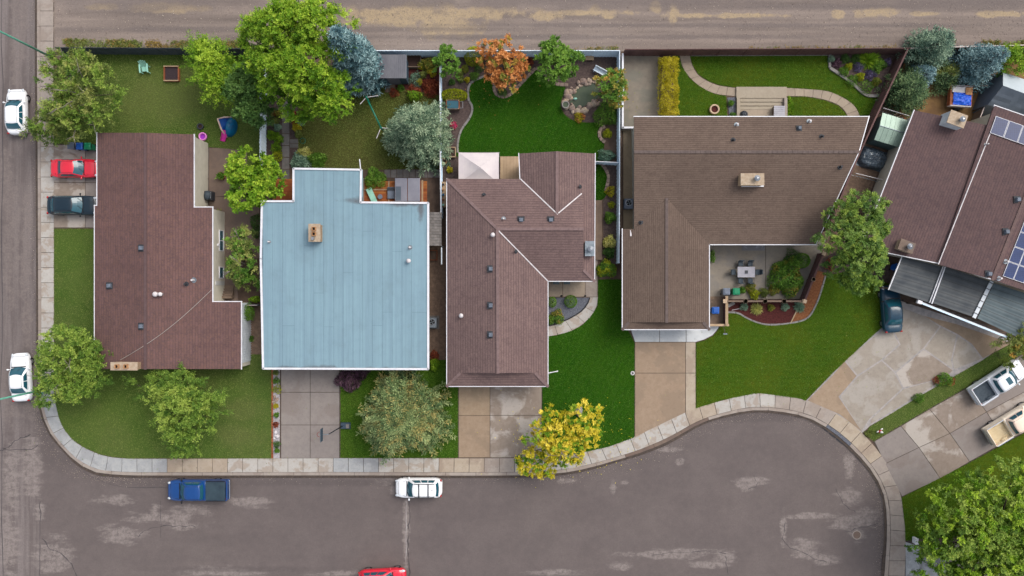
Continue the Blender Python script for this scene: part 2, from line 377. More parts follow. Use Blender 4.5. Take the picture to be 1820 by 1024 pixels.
shingle("shingle_slate", A(92, 98, 106), A(124, 128, 132), A(140, 142, 144), 0.26, 0.24, 0.4)

def membrane():
    k = NT("membrane_blue")
    w = k.n("ShaderNodeMapping"); k.l(k.pos(), w.inputs['Vector']); w.inputs['Scale'].default_value = (4.5, 0.05, 1)
    c = k.mix(k.ramp(k.noise(1.0, 4, 0.6, w.outputs[0]), 0.3, 0.7), A(125, 153, 167), A(137, 168, 180))
    c = k.mix(k.ramp(k.noise(0.25, 4, 0.6), 0.45, 0.75, 0, 0.4), c, A(120, 146, 163))
    d = k.blobs([(700,365,60,5),(730,370,30,5),(560,649,80,5),(650,650,80,4),(480,650,12,4),(745,650,12,5),(757,380,5,20)], 0.7, 0.8, 0.5)
    c = k.mix(k.math('MULTIPLY', d, 0.75), c, A(86, 76, 77))
    c = k.mix(k.ramp(k.noise(20, 4, 0.7), 0.5, 0.8, 0, 0.25), c, A(160, 182, 191))
    c = k.mix(k.ramp(k.noise(1.1, 6, 0.7), 0.5, 0.8, 0, 0.35), c, A(112, 138, 150)); c = k.vary(c, 0.02); w2 = k.n('ShaderNodeMapping'); k.l(k.pos(), w2.inputs['Vector']); w2.inputs['Scale'].default_value = (3.0, 0.22, 1)
    c = k.mix(k.ramp(k.noise(1.0, 6, 0.75, w2.outputs[0]), 0.52, 0.72, 0, 0.4), c, A(110, 134, 146)); c = k.mix(k.ramp(k.noise(0.5, 6, 0.7), 0.54, 0.7, 0, 0.3), c, A(122, 146, 152))
    k.bump(k.noise(26, 3, 0.6), 0.2, 0.01); k.fin(c, 0.8, 0.3)
membrane()

simple("white_trim", A(240, 240, 244), A(222, 222, 228), 2.0, 0.5, 0, spec=0.4)
simple("cream_siding", A(214, 208, 192), A(200, 194, 178), 1.5, 0.7)
simple("white_siding", A(226, 232, 236), A(206, 214, 222), 1.5, 0.6)
simple("grey_siding", A(150, 148, 144), A(168, 164, 160), 1.5, 0.7)
simple("brick_tan", A(172, 146, 118), A(148, 122, 98), 8.0, 0.9, 0.5, 20)
simple("chimney_cap", A(192, 174, 152), A(172, 150, 126), 4.0, 0.85)
simple("flue_dark", A(30, 26, 26), rough=0.9)
simple("clay", A(196, 150, 108), A(170, 124, 84), 6.0, 0.85)
simple("steel", A(190, 194, 200), A(150, 154, 160), 4.0, 0.35, metal=0.7, spec=0.5)
simple("galv", A(150, 160, 168), A(120, 130, 138), 3.0, 0.45, metal=0.5)
simple("flash_white", A(228, 222, 222), A(200, 194, 196), 3.0, 0.6)
simple("black_vent", A(46, 48, 54), A(66, 68, 72), 3.0, 0.7)
simple("grey_vent", A(118, 128, 142), A(96, 104, 116), 3.0, 0.6)
simple("glass_dark", (0.02, 0.03, 0.04), rough=0.08, spec=0.6)
simple("door_white", A(206, 206, 204), A(190, 190, 190), 2.0, 0.6)
simple("wood_deck", A(150, 84, 40), A(178, 108, 56), 1.2, 0.75, 0.3, 12, vary=0.16, hue=0.01)
simple("wood_grey", A(112, 96, 84), A(132, 112, 96), 1.2, 0.85, 0.3, 12, vary=0.14)
simple("wood_tan", A(176, 150, 120), A(190, 164, 134), 2.0, 0.8, 0.3, 12, vary=0.1)
simple("wood_red", A(142, 78, 48), A(166, 100, 66), 2.5, 0.8, 0.3, 12, vary=0.1)
simple("fence_brown", A(112, 82, 78), A(94, 68, 68), 1.6, 0.8, 0.4, 20, vary=0.08)
simple("fence_blue", (0.64, 0.78, 0.90), (0.56, 0.70, 0.84), 0.9, 0.7, 0.2, 20, vary=0.05)
simple("fence_pale", (0.76, 0.84, 0.90), (0.62, 0.72, 0.82), 0.7, 0.7, 0.2, 20, vary=0.05)
simple("fence_dark", A(86, 96, 104), A(66, 76, 84), 1.2, 0.75, 0.3, 20, vary=0.06)
simple("fence_cap", A(222, 208, 204), A(200, 184, 178), 2.0, 0.7)
simple("post_cap", A(206, 180, 152), A(190, 164, 136), 3.0, 0.7, vary=0.06)
simple("stone", A(190, 166, 144), A(146, 132, 124), 2.5, 0.9, 0.5, 10, vary=0.3, hue=0.02)
simple("edging_grey", A(150, 146, 142), A(130, 126, 122), 3.0, 0.85, 0.3, 20, vary=0.08)
simple("edging_stone", A(158, 138, 124), A(128, 112, 104), 3.0, 0.9, 0.4, 12, vary=0.16)
simple("paver", A(128, 122, 118), A(110, 106, 104), 3.0, 0.9, 0.3, 18, vary=0.18)
simple("pond_water", A(58, 74, 56), A(76, 88, 66), 1.0, 0.25, spec=0.25)
simple("plastic_blue", A(20, 96, 190), A(16, 84, 170), 2.0, 0.4, spec=0.4)
simple("plastic_green", A(20, 140, 96), A(16, 124, 84), 2.0, 0.45)
simple("plastic_grey", A(120, 130, 146), A(102, 110, 124), 2.0, 0.45)
simple("plastic_pink", A(226, 60, 170), A(210, 50, 156), 2.0, 0.4)
simple("plastic_violet", A(176, 60, 210), A(160, 50, 196), 2.0, 0.4)
simple("plastic_palepink", A(244, 150, 226), A(236, 136, 214), 2.0, 0.4)
simple("plastic_teal", A(10, 110, 150), A(8, 84, 130), 2.0, 0.35)
simple("plastic_cream", A(236, 206, 190), A(222, 190, 176), 2.0, 0.5)
simple("plastic_mint", A(170, 226, 206), A(150, 206, 188), 3.0, 0.45)
simple("plastic_dark", A(46, 50, 58), A(60, 64, 72), 3.0, 0.45)
simple("paint_green", A(20, 128, 104), A(24, 112, 92), 3.0, 0.4)
simple("pole_green", A(86, 156, 134), A(116, 180, 160), 2.0, 0.5)
simple("terracotta", A(166, 100, 70), A(140, 84, 60), 6.0, 0.85)
simple("potting", A(58, 42, 38), A(76, 56, 48), 14.0, 0.95, 0.7, 24)
simple("trampoline_dark", A(52, 42, 48), A(72, 58, 60), 10.0, 0.9, 0.5, 30)
simple("canvas_white", A(226, 216, 214), A(212, 202, 204), 0.8, 0.85, 0.2, 8)
simple("canvas_grey", A(146, 146, 156), A(132, 132, 144), 0.8, 0.8, 0.2, 8)
simple("canvas_dark", A(84, 94, 106), A(100, 110, 122), 0.6, 0.55, 0.35, 3)
simple("canvas_pale", A(176, 188, 194), A(190, 200, 206), 0.6, 0.5, 0.35, 3)
simple("tarp_black", A(60, 72, 84), A(96, 110, 122), 3.0, 0.35, 0.9, 5, spec=0.5)
simple("tarp_blue", A(10, 80, 220), A(30, 110, 240), 3.0, 0.4, 0.7, 6, spec=0.5)
simple("shed_grey", A(118, 118, 124), A(104, 104, 112), 1.0, 0.6)
simple("shed_wall", A(70, 88, 102), A(58, 74, 90), 1.0, 0.6)
simple("shed_green", A(140, 162, 148), A(152, 174, 160), 1.0, 0.4, metal=0.2, vary=0.05)
simple("shed_green_wall", A(104, 126, 126), A(92, 112, 114), 1.0, 0.5)
simple("rubber", A(34, 34, 36), rough=0.8)
simple("alloy", A(186, 188, 194), rough=0.3, metal=0.8, spec=0.5)
simple("trim_black", A(30, 32, 36), rough=0.5)
simple("chrome", A(220, 224, 230), rough=0.2, metal=0.9)
simple("lamp_red", A(170, 20, 24), rough=0.2, spec=0.5)
simple("lamp_clear", A(210, 216, 222), rough=0.1, spec=0.6)
simple("bed_liner", A(56, 68, 78), A(70, 82, 92), 4.0, 0.6)
simple("bed_cream", A(226, 206, 168), A(214, 192, 152), 2.0, 0.7)
simple("table_top", A(178, 176, 184), A(160, 158, 168), 2.0, 0.5)
simple("cloth_red", A(190, 50, 50), rough=0.8)
simple("cloth_white", A(230, 226, 226), rough=0.8)
simple("hose", A(176, 168, 160), rough=0.6)
def paint(name, c, rough=0.25, spec=0.5, coat=0.6): simple(name, c, tuple(x*0.96 for x in c), 2.0, rough, spec=spec, coat=coat)
paint("car_white", (0.76, 0.77, 0.79)); paint("car_red", (0.62, 0.012, 0.035)); paint("car_navy", (0.012, 0.05, 0.09)); paint("car_blue", (0.003, 0.045, 0.18), 0.3, 0.4, 0.4)
simple("tonneau", A(44, 60, 70), A(58, 76, 86), 1.5, 0.6, 0.5, 6)
paint("car_silver", (0.72, 0.74, 0.78)); paint("car_cream", (0.80, 0.70, 0.56)); paint("car_pink", (0.80, 0.62, 0.50), 0.5, 0.4, 0.2); paint("car_steel", (0.006, 0.035, 0.065), 0.3, 0.4, 0.3)
paint("car_tinted", (0.004, 0.016, 0.028), 0.3, 0.4, 0.3)
def glassy():
    k = NT("window_glass"); k.fin((0.012, 0.075, 0.105), 0.06, 0.5, 0.0, 0.2)  # teal sky reflection is put into the glass base colour
    k = NT("poly_sheet")                     # smoked corrugated polycarbonate
    f = k.noise(0.7, 5, 0.6)
    k.fin(k.mix(k.ramp(f, 0.3, 0.7), A(62, 68, 74), A(90, 94, 96)), 0.6, 0.3)
    k = NT("poly_sheet_pale"); f = k.noise(0.6, 5, 0.6)
    k.fin(k.mix(k.ramp(f, 0.3, 0.7), A(76, 90, 96), A(104, 118, 122)), 0.6, 0.3)
    k = NT("solar_cell"); uv = k.objc()
    b = k.n("ShaderNodeTexBrick"); k.l(uv, b.inputs['Vector']); k.set(b, 'Scale', 1.0); k.set(b, 'Brick Width', 0.165); k.set(b, 'Row Height', 0.165); b.offset = 0
    k.set(b, 'Mortar Size', 0.006); k.set(b, 'Color1', A(30, 48, 92)); k.set(b, 'Color2', A(36, 54, 102)); k.set(b, 'Mortar', A(58, 78, 124))
    k.fin(b.outputs['Color'], 0.35, 0.4)
glassy()
# ================================================================ the setting
def struct(name, mb, mat, label=None, **kw): return mb.build(name, mat, kind='structure', label=label, **kw)
struct('ground', MB().face([(-500,-500,-0.08),(500,-500,-0.08),(500,500,-0.08),(-500,500,-0.08)]), 'far_ground')
def sheet(poly, z): return MB().face([(x, y, z) for x, y in (poly if area(poly) > 0 else poly[::-1])])
road = struct('road', sheet(GP([(-500,-500),(2300,-500),(2300,1500),(-500,1500)]), 0.0), 'asphalt', 'worn grey asphalt road and cul-de-sac with pale patches')
struct('alley', sheet(GP([(96,-400),(2300,-400),(2300,99),(96,99)]), 0.015), 'alley_gravel', 'brown gravel back lane with sandy puddle marks')
PAIRS = [((63,-60),(96,-60)),((63,120),(96,120)),((64,255),(97,255)),((65,480),(97,480)),((66,690),(97,690)),((68,715),(100,715)),((76,746),(106,742)),((90,775),(115,762)),((111,800),(131,782)),((138,827),(152,796)),
         ((172,844),(180,808)),((200,847),(205,813)),((229,848.5),(229,814.5)),((293,849),(293,815)),((600,849),(600,814)),((910,849),(910,814)),((1001,844),(992,810)),((1045,836),(1034,803)),((1094,822),(1080,793)),
         ((1141,808),(1129,775)),((1190,788),(1176,753)),((1244,757),(1234,726)),((1292,741),(1286,711)),((1348,733),(1346,699)),((1417,741),(1423,709)),((1461,760),(1480,732)),((1505,795),(1530,768)),
         ((1545,839),(1574,822)),((1566,881),(1600,881)),((1571,932),(1607,935)),((1568,992),(1608,992)),((1560,1060),(1602,1066)),((1530,1140),(1580,1160))]
def dense(pts, n=8):
    return spl([G(*p) for p in pts], n, closed=False)
OUT = dense([p[0] for p in PAIRS]); INN = dense([p[1] for p in PAIRS])
def lerp2(a, b, t): return (a[0]+(b[0]-a[0])*t, a[1]+(b[1]-a[1])*t)
def band_pieces(A_, B_, t0, t1, length, gap):
    """cut the band between two matched polylines into pieces; t0, t1 = share of the width from A to B"""
    a = [lerp2(p, q, t0) for p, q in zip(A_, B_)]; b = [lerp2(p, q, t1) for p, q in zip(A_, B_)]
    mid = [lerp2(p, q, 0.5) for p, q in zip(a, b)]
    cum = [0.0]
    for i in range(1, len(mid)): cum.append(cum[-1] + math.dist(mid[i], mid[i-1]))
    def at(line, s):
        s = min(max(s, 0), cum[-1]-1e-6); i = int(np.searchsorted(cum, s, 'right'))-1; i = min(i, len(line)-2)
        return lerp2(line[i], line[i+1], (s-cum[i])/(cum[i+1]-cum[i]+1e-9))
    out = []; n = max(1, round(cum[-1]/length)); L = cum[-1]/n
    for k in range(n):
        s0, s1 = k*L+gap/2, (k+1)*L-gap/2; sm = (s0+s1)/2
        out.append([at(a, s0), at(a, sm), at(a, s1), at(b, s1), at(b, sm), at(b, s0)])
    return out
# block of lots
INN2 = [lerp2(p, q, 0.9) for p, q in zip(OUT, INN)]
blk = INN2 + [G(2300,1160), G(2300,88), G(97,88)]
blk = [p for p in blk if p[1] < G(0,60)[1] or p[0] > G(110,0)[0]]
soil = struct('lot_soil', MB().prism([(p[0], min(p[1], G(0,92)[1])) for p in INN2 if p[1] < G(0,96)[1]] + [G(2300,1160), G(2300,92), G(97,92)], -0.05, 0.10), 'soil', 'bare brown soil of the house lots')
walk = struct('sidewalk', MB(), 'joint') if False else None
mb = MB()
for i in range(len(OUT)-1): mb.prism([OUT[i], OUT[i+1], INN[i+1], INN[i]], -0.04, 0.085)
walk = struct('sidewalk', mb, 'joint', 'concrete sidewalk with curb round the corner and the cul-de-sac')
def to_px(p): return (p[0]*S+910, 512-p[1]*S)
for q in band_pieces(OUT, INN, 0.30, 1.0, 1.45, 0.045):
    x, y = to_px(q[1])
    if y < 262 and x < 100: m = 'walk_old'
    elif (293 < x < 405) and y > 800: m = 'walk_tan'
    elif x > 1600 or (1395 < x < 1500 and y < 760): m = 'walk_old'
    elif 1215 < x < 1262: m = 'walk_tan'
    elif y > 700 and x < 293: m = 'walk_grey'
    elif 590 < x < 675: m = 'walk_grey'
    elif 770 < x < 905: m = 'walk_tan' if 780 < x < 870 else 'walk_old'
    elif x > 1300: m = 'walk_old' if 1380 < x < 1430 or x > 1540 else ('walk_light' if x < 1380 else 'walk_tan')
    else: m = 'walk_light'
    dz = random.uniform(-.004, .004)
    MB().prism(q, 0.02, 0.135+dz).build('slab', m, walk)
for q in band_pieces(OUT, INN, 0.0, 0.285, 2.9, 0.03):
    x, y = to_px(q[1]); m = 'walk_old'
    if 1125 < x < 1245 and y < 830: m = 'patio_brown'
    if 1455 < x < 1515: m = 'slate_chips'
    a, am, a1, b1, bm, b = q
    mm = MB(); hi = 0.125
    mid = [lerp2(p, r, 0.45) for p, r in ((a, b), (am, bm), (a1, b1))]
    mm.prism([a, am, a1, mid[2], mid[1], mid[0]], -0.03, 0.035); mm.prism([mid[0], mid[1], mid[2], b1, bm, b], -0.03, hi)
    mm.build('curb_stone', m, walk)
# ---- asphalt crack ribbons
def crack(path, w, mat='crack_seal', n=5, jit=0.10, z=0.004):
    P = spl(GP(path), n, False); P = [(x+random.uniform(-jit, jit), y+random.uniform(-jit, jit)) for x, y in P]
    mb = MB()
    wl = [w*random.uniform(0.25, 0.9) for _ in P]
    V = [Vector(p) for p in P]; L = []; R = []
    for i in range(len(V)):
        d = (V[min(i+1, len(V)-1)]-V[max(i-1, 0)]).normalized(); q = Vector((-d.y, d.x))*wl[i]/2; L.append(V[i]+q); R.append(V[i]-q)
    for i in range(len(V)-1): mb.face([(*R[i], z), (*R[i+1], z), (*L[i+1], z), (*L[i], z)])
    mb.build('crack', mat, road)
for p, w in [([(727,884),(728,920),(725,960),(728,1000),(726,1040)], .16), ([(0,802),(15,795),(30,782),(54,773)], .12), ([(5,798),(45,800),(68,793)], .12), ([(75,958),(90,975),(110,985),(130,1010),(140,1040)], .13),
             ([(245,955),(262,940),(300,936),(345,935)], .09), ([(285,890),(287,955)], .07), ([(1160,985),(1240,980),(1290,985)], .08), ([(1340,845),(1345,862),(1330,868)], .08), ([(1395,930),(1394,965),(1430,985),(1470,1000)], .09),
             ([(1485,870),(1500,895),(1520,910)], .08), ([(1500,945),(1525,940),(1560,930)], .08), ([(70,890),(72,960),(70,1030)], .09), ([(150,840),(200,862),(300,868)], .08), ([(3,-30),(4,300),(2,700),(4,1040)], .10), ([(1290,988),(1294,1020)], .07)]:
    crack(p, w)
crack([(722,890),(722,960),(720,1030)], .10, 'crack_light', 7, 0.06)
# sewer cover
mh = thing('manhole_cover', 'round iron manhole cover in the worn patch of the cul-de-sac', 'manhole cover', (*G(1523,951), 0))
MB().ring(*G(1523,951), 0.002, 0.016, 0.36, 0.44, 20).build('rim', 'walk_old', mh); MB().cyl(*G(1523,951), 0.002, 0.012, 0.35, n=20).build('lid', 'patio_brown', mh)

# ---- driveways and paths: slabs on the soil
def slabs(name, polys, mats, label, z=0.135, bed=None, jm='joint'):
    if bed:
        o = struct(name, MB().prism(GP(bed), 0.04, 0.108 if jm == 'joint' else 0.128), jm, label)
    else:
        xs = [p for q in polys for p in q]; o = thing(name, label, None, (*G(xs[0][0], xs[0][1]), 0.1), kind='structure')
    for i, q in enumerate(polys):
        MB().prism(inset(GP(q), 0.025 if jm == 'joint' else 0.075), 0.05, z+random.uniform(-.004, .004)).build('slab', mats[i % len(mats)], o)
    return o
def grid(xs, ys): return [[(xs[i],ys[j]),(xs[i+1],ys[j]),(xs[i+1],ys[j+1]),(xs[i],ys[j+1])] for j in range(len(ys)-1) for i in range(len(xs)-1)]
slabs('driveway', grid([97,153,200], [258,325,365,405]), ['drive_stained', 'drive_grey'], 'tan concrete driveway under the red sedan and the navy car', bed=[(97,257),(205,257),(205,406),(97,406)])
slabs('driveway', grid([500,552,604], [640,697,755,814]), ['drive_grey'], 'grey concrete driveway below the blue roof with the basketball hoop', bed=[(499,638),(605,638),(605,815),(499,815)])
slabs('driveway', grid([815,871,963], [670,738,813]), ['drive_tan', 'drive_stained', 'drive_tan', 'drive_stained'], 'two-tone concrete driveway with white stains below the rose roof', bed=[(814,668),(964,668),(964,814),(814,814)])
slabs('driveway', [[(1128,608),(1218,608),(1218,663),(1128,663)],[(1218,608),(1236,608),(1236,663),(1218,663)],[(1128,663),(1218,663),(1218,735),(1128,777)],[(1218,663),(1236,663),(1236,726),(1218,735)]], ['drive_tan', 'walk_tan', 'drive_tan', 'walk_tan'],
      'long tan driveway reaching the cul-de-sac with a pale apron', bed=[(1127,607),(1237,607),(1237,728),(1127,778)])
slabs('garage_apron', [[(1112,560),(1172,560),(1172,608),(1128,608)],[(1172,560),(1219,560),(1219,608),(1172,608)],[(1219,560),(1285,560),(1276,584),(1266,596),(1250,604),(1236,608),(1219,608)]], ['drive_apron'], 'pale blue-white concrete apron in front of the brown gable garage')
# cracked fan-shaped driveway
slabs('driveway', [[(1432,712),(1480,664),(1500,640),(1523,668),(1491,705),(1530,768),(1490,737)],[(1500,640),(1545,603),(1580,575),(1598,612),(1566,640),(1523,668)],[(1491,705),(1523,668),(1566,640),(1590,662),(1604,690),(1545,745),(1530,768)],
      [(1598,612),(1566,640),(1590,662),(1640,620),(1670,580),(1640,560),(1600,545),(1580,575)],[(1590,662),(1640,620),(1694,658),(1680,672),(1604,690)],[(1604,690),(1680,672),(1640,698),(1545,755),(1545,745)],[(1640,620),(1670,580),(1700,595),(1690,640),(1694,658)],
      [(1700,595),(1670,580),(1640,560),(1700,575),(1800,610),(1745,638),(1725,612)],[(1700,595),(1725,612),(1745,638),(1694,658),(1690,640)]],
      ['drive_tan', 'drive_cracked', 'drive_cracked', 'drive_cracked', 'drive_stained', 'drive_cracked', 'drive_cracked'], 'wide cracked concrete driveway fanning out below the smoked carport roof',
      bed=[(1430,714),(1478,664),(1544,602),(1580,570),(1600,535),(1800,600),(1745,640),(1545,757),(1531,770),(1488,738)], jm='crack_light')
D6 = [[(1553,784),(1600,757),(1632,795),(1572,824)],[(1600,757),(1651,727),(1687,770),(1632,795)],[(1572,824),(1632,795),(1670,850),(1602,882)],[(1632,795),(1687,770),(1722,820),(1670,850)],[(1651,727),(1720,688),(1752,732),(1687,770)],
      [(1687,770),(1752,732),(1786,784),(1722,820)],[(1720,688),(1800,640),(1835,688),(1752,732)],[(1752,732),(1835,688),(1870,740),(1786,784)],[(1800,640),(1900,580),(1950,640),(1835,688)]]
slabs('driveway', D6, ['drive_grey', 'drive_stained', 'drive_grey', 'drive_stained', 'drive_stained', 'drive_grey'], 'grey slab driveway under the silver and cream pickup trucks', bed=[(1551,785),(1900,575),(1955,640),(1870,742),(1722,822),(1602,884)])
slabs('driveway', [[(1608,962),(1650,975),(1690,1000),(1660,1060),(1608,1060)],[(1650,975),(1740,960),(1800,1060),(1660,1060),(1690,1000)]], ['drive_blue', 'drive_grey'], 'blue-grey concrete driveway under the big tree at the bottom edge', bed=[(1607,960),(1745,955),(1810,1070),(1607,1070)])
slabs('parking_pad', [[(1107,98),(1172,98),(1172,230),(1107,230)]], ['pad'], 'stained concrete parking pad beside the yellow hedge')
slabs('side_path', [[(1107,231),(1128,231),(1128,420),(1107,420)],[(1098,231),(1106,231),(1106,470),(1098,470)]], ['passage_tan', 'gravel_brown'], 'narrow brown passage between the blue fence and the brown roof')
slabs('patio', [[(372,263),(462,263),(462,350),(372,350)],[(372,350),(462,350),(462,460),(395,460),(372,420)],[(395,460),(420,460),(425,540),(395,540)]], ['patio_brown'], 'brown concrete patio between the umber roof and the blue roof')
slabs('patio', [[(1255,425),(1360,425),(1360,532),(1255,532)],[(1360,425),(1468,425),(1430,532),(1360,532)]], ['patio_dark'], 'dark concrete patio around the grey dining table', bed=[(1250,420),(1470,420),(1432,533),(1250,533)])
slabs('front_porch', [[(968,490),(1000,490),(1000,528),(968,528)],[(1000,490),(1040,490),(1040,528),(1000,528)],[(1040,440),(1062,440),(1062,528),(1040,528)]], ['path_tan', 'path_tan', 'walk_old'], 'concrete porch floor at the inner corner of the rose roof')
cw = [((1048,528),(1062,528)),((1045,540),(1060,545)),((1035,553),(1049,563)),((1020,563),(1034,577)),((1004,571),(1015,588)),((985,578),(990,595)),((965,582),(965,599))]
pth = thing('curved_walk', 'curved concrete front walk around the slate chip bed', None, (*G(1020,575), .1), kind='structure')
for q in band_pieces(dense([c[0] for c in cw], 6), dense([c[1] for c in cw], 6), 0, 1, 1.2, 0.035): MB().prism(q, 0.05, 0.15).build('slab', 'walk_light', pth)
# back path of the brown house
bw = [((1207,96),(1225,96)),((1212,118),(1229,115)),((1225,138),(1240,134)),((1245,155),(1257,145)),((1270,167),(1277,153)),((1307,172),(1307,157))]
pth = thing('curved_path', 'curved tan concrete path from the back gate to the steps', None, (*G(1240,150), .1), kind='structure')
for q in band_pieces(dense([c[0] for c in bw], 6), dense([c[1] for c in bw], 6), 0, 1, 0.9, 0.03): MB().prism(q, 0.05, 0.15).build('slab', 'path_tan', pth)
bw = [((1396,172),(1396,157)),((1430,172),(1430,159)),((1465,178),(1470,163)),((1490,188),(1502,177)),((1502,200),(1520,192)),((1508,215),(1530,215))]
pth = thing('curved_path', 'curved tan concrete path from the steps towards the brown fence', None, (*G(1450,170), .1), kind='structure')
for q in band_pieces(dense([c[0] for c in bw], 6), dense([c[1] for c in bw], 6), 0, 1, 0.9, 0.03): MB().prism(q, 0.05, 0.15).build('slab', 'path_tan', pth)
# garden walk between the blue fence and the worn lawn
pth = thing('garden_walk', 'narrow grey slab walk through the flower beds by the big tree', None, (*G(508,240), .1), kind='structure')
for k in range(7): MB().prism(GP([(502,176+k*21),(515,176+k*21),(515,195.6+k*21),(502,195.6+k*21)]), 0.05, 0.14).build('slab', 'paver', pth)
for k in range(2): MB().prism(GP([(516,248+k*8),(531,248+k*8),(531,255+k*8),(516,255+k*8)]), 0.05, 0.145).build('slab', 'paver', pth)
pth = thing('paver_row', 'row of grey pavers between the green spruce and the cedar deck', None, (*G(735,308), .1), kind='structure')
for k in range(9): MB().prism(GP([(684+k*11,302+random.uniform(-1,1)),(694+k*11,302),(694+k*11,316),(684+k*11,316)]), 0.05, 0.14).build('slab', 'paver', pth)

# ---- lawns
LAWNS = []
def lawn(poly, mat, label, smooth=False, z=0.145):
    P = GP(poly); P = spl(P, 5) if smooth else P
    LAWNS.append((P, mat, z)); return struct('lawn', MB().prism(P, 0.05, z), mat, label)
lawn([(112,96),(462,96),(462,350),(440,350),(440,268),(376,262),(345,262),(345,256),(98,256),(98,140)], 'lawn_dull', 'patchy back lawn with the plastic playhouse and sandbox')
lawn([(98,407),(200,407),(200,630),(484,630),(484,814),(230,814),(205,812),(180,807),(152,795),(131,781),(115,761),(106,742),(100,715),(98,690)], 'lawn_dull', 'corner lawn around the umber-roofed house')
lawn([(531,175),(600,150),(690,155),(782,170),(782,300),(640,302),(531,300)], 'lawn_worn', 'worn olive lawn around the clothesline behind the blue roof')
lawn([(606,640),(814,640),(814,813),(606,813)], 'lawn_side', 'front lawn under the grey-green pine')
lawn([(839,147),(852,141),(868,136),(880,147),(879,160),(885,171),(900,172),(915,162),(935,141),(952,124),(962,128),(975,143),(990,151),(1004,156),(1000,172),(996,188),(1004,205),(1022,216),(1045,219),(1062,220),(1068,238),(1074,255),(1070,272),(1060,300),(1000,300),(900,290),(815,280),(815,255),(821,232),(836,210),(841,192),(834,178),(833,160)], 'lawn_bright', 'lush emerald back lawn with scalloped beds', True)
lawn([(1052,294),(1066,294),(1079,312),(1080,328),(1074,352),(1052,354)], 'lawn_bright', 'small strip of lawn between the rose roof and the blue fence', True)
lawn([(1063,497),(1112,497),(1112,580),(1127,608),(1127,777),(1080,794),(1034,804),(992,811),(964,813),(964,670),(960,670),(960,600),(990,596),(1016,588),(1036,577),(1050,562),(1061,545),(1063,528)], 'lawn_bright', 'lush front lawn between the rose roof and the tan driveway')
lawn([(1237,609),(1252,605),(1267,597),(1278,584),(1288,555),(1310,557),(1326,566),(1345,574),(1368,578),(1400,576),(1434,566),(1452,535),(1468,490),(1520,480),(1580,505),(1580,570),(1544,601),(1478,663),(1430,712),(1423,708),(1346,698),(1286,710),(1237,725)], 'lawn_mown', 'mown front lawn curving along the cul-de-sac')
lawn([(1226,99),(1469,99),(1472,122),(1500,140),(1537,172),(1562,172),(1545,214),(1531,214),(1521,192),(1503,176),(1471,162),(1430,158),(1396,156),(1307,156),(1278,152),(1258,144),(1241,133),(1230,115)], 'lawn_mown', 'long green back lawn along the brown fence')
lawn([(1200,99),(1206,99),(1211,118),(1224,139),(1244,156),(1269,168),(1290,172),(1292,214),(1200,214)], 'lawn_mown', 'back lawn wedge beside the yellow hedge')
lawn([(1397,173),(1430,173),(1464,179),(1489,189),(1501,201),(1507,214),(1397,214)], 'lawn_mown', 'small lawn between the concrete steps and the curved path')
lawn([(1536,772),(1545,758),(1640,700),(1745,640),(1830,590),(1850,608),(1800,638),(1720,686),(1651,725),(1600,755),(1552,783)], 'lawn_dull', 'thin grass strip between the two eastern driveways')
lawn([(1601,884),(1722,822),(1870,742),(2100,640),(2100,1150),(1815,1070),(1745,955),(1700,950),(1608,960),(1607,935)], 'lawn_mown', 'corner lawn under the big tree by the grey driveway')
# ---- garden beds
def bed(poly, mat, label, smooth=True, z=0.125):
    P = GP(poly); P = spl(P, 5) if smooth else P
    return struct('garden_bed', MB().prism(P, 0.05, z), mat, label)
bed([(783,100),(1096,100),(1096,215),(1062,219),(1045,218),(1022,215),(1005,204),(997,188),(1001,172),(1005,156),(990,150),(975,142),(962,127),(952,123),(935,140),(915,161),(900,171),(886,170),(880,160),(881,147),(868,135),(852,140),(838,147),(832,160),(833,178),(840,192),(835,210),(820,232),(814,255),(814,320),(783,320)], 'mulch_dark', 'dark mulch bed bordering the emerald lawn', False, 0.13)
bed([(474,98),(502,98),(502,318),(474,318)], 'mulch_dark', 'dark flower bed along the blue-grey fence', False)
bed([(516,185),(530,185),(530,246),(516,246)], 'mulch_dark', 'narrow flower bed beside the slab walk', False)
bed([(516,264),(580,264),(580,302),(516,302)], 'mulch_dark', 'planting bed at the back corner of the blue roof', False)
bed([(700,104),(783,104),(783,172),(740,165),(690,160),(690,150)], 'mulch_red', 'overgrown reddish garden bed beside the grey shed', False)
bed([(968,529),(1047,529),(1044,540),(1034,552),(1019,562),(1003,570),(984,577),(968,580)], 'slate_chips', 'slate chip bed inside the curved front walk', False)
bed([(1286,533),(1424,533),(1404,574),(1368,577),(1345,573),(1326,565),(1310,556),(1290,555)], 'mulch_red', 'dark red mulch bed in front of the patio fence', False, 0.15)
bed([(1428,530),(1448,480),(1468,486),(1452,535),(1434,565),(1404,573)], 'mulch_orange', 'orange bark bed along the lawn edge', False, 0.15)
bed([(1472,98),(1590,98),(1562,171),(1537,171),(1500,139),(1473,121)], 'mulch_dark', 'corner planting bed behind a concrete border', False, 0.17)
bed([(486,655),(498,655),(498,814),(486,814)], 'white_gravel', 'white gravel strip beside the grey driveway', False, 0.15)
bed([(1292,174),(1307,174),(1307,214),(1296,214)], 'slate_chips', 'grey chip strip beside the concrete steps', False, 0.15)
bed([(1610,98),(2000,90),(2000,260),(1560,260)], 'bare_dirt', 'bare sandy yard around the tarped trailer', False, 0.115)
bed([(1545,190),(1600,190),(1500,470),(1440,470)], 'gravel_brown', 'brown passage behind the diagonal fence', False, 0.118)
bed([(345,262),(372,262),(372,365),(345,365)], 'mulch_dark', 'cluttered strip along the cream wall', False)
bed([(440,540),(466,540),(466,640),(440,640)], 'gravel_brown', 'bare passage between the umber and blue roofs', False)
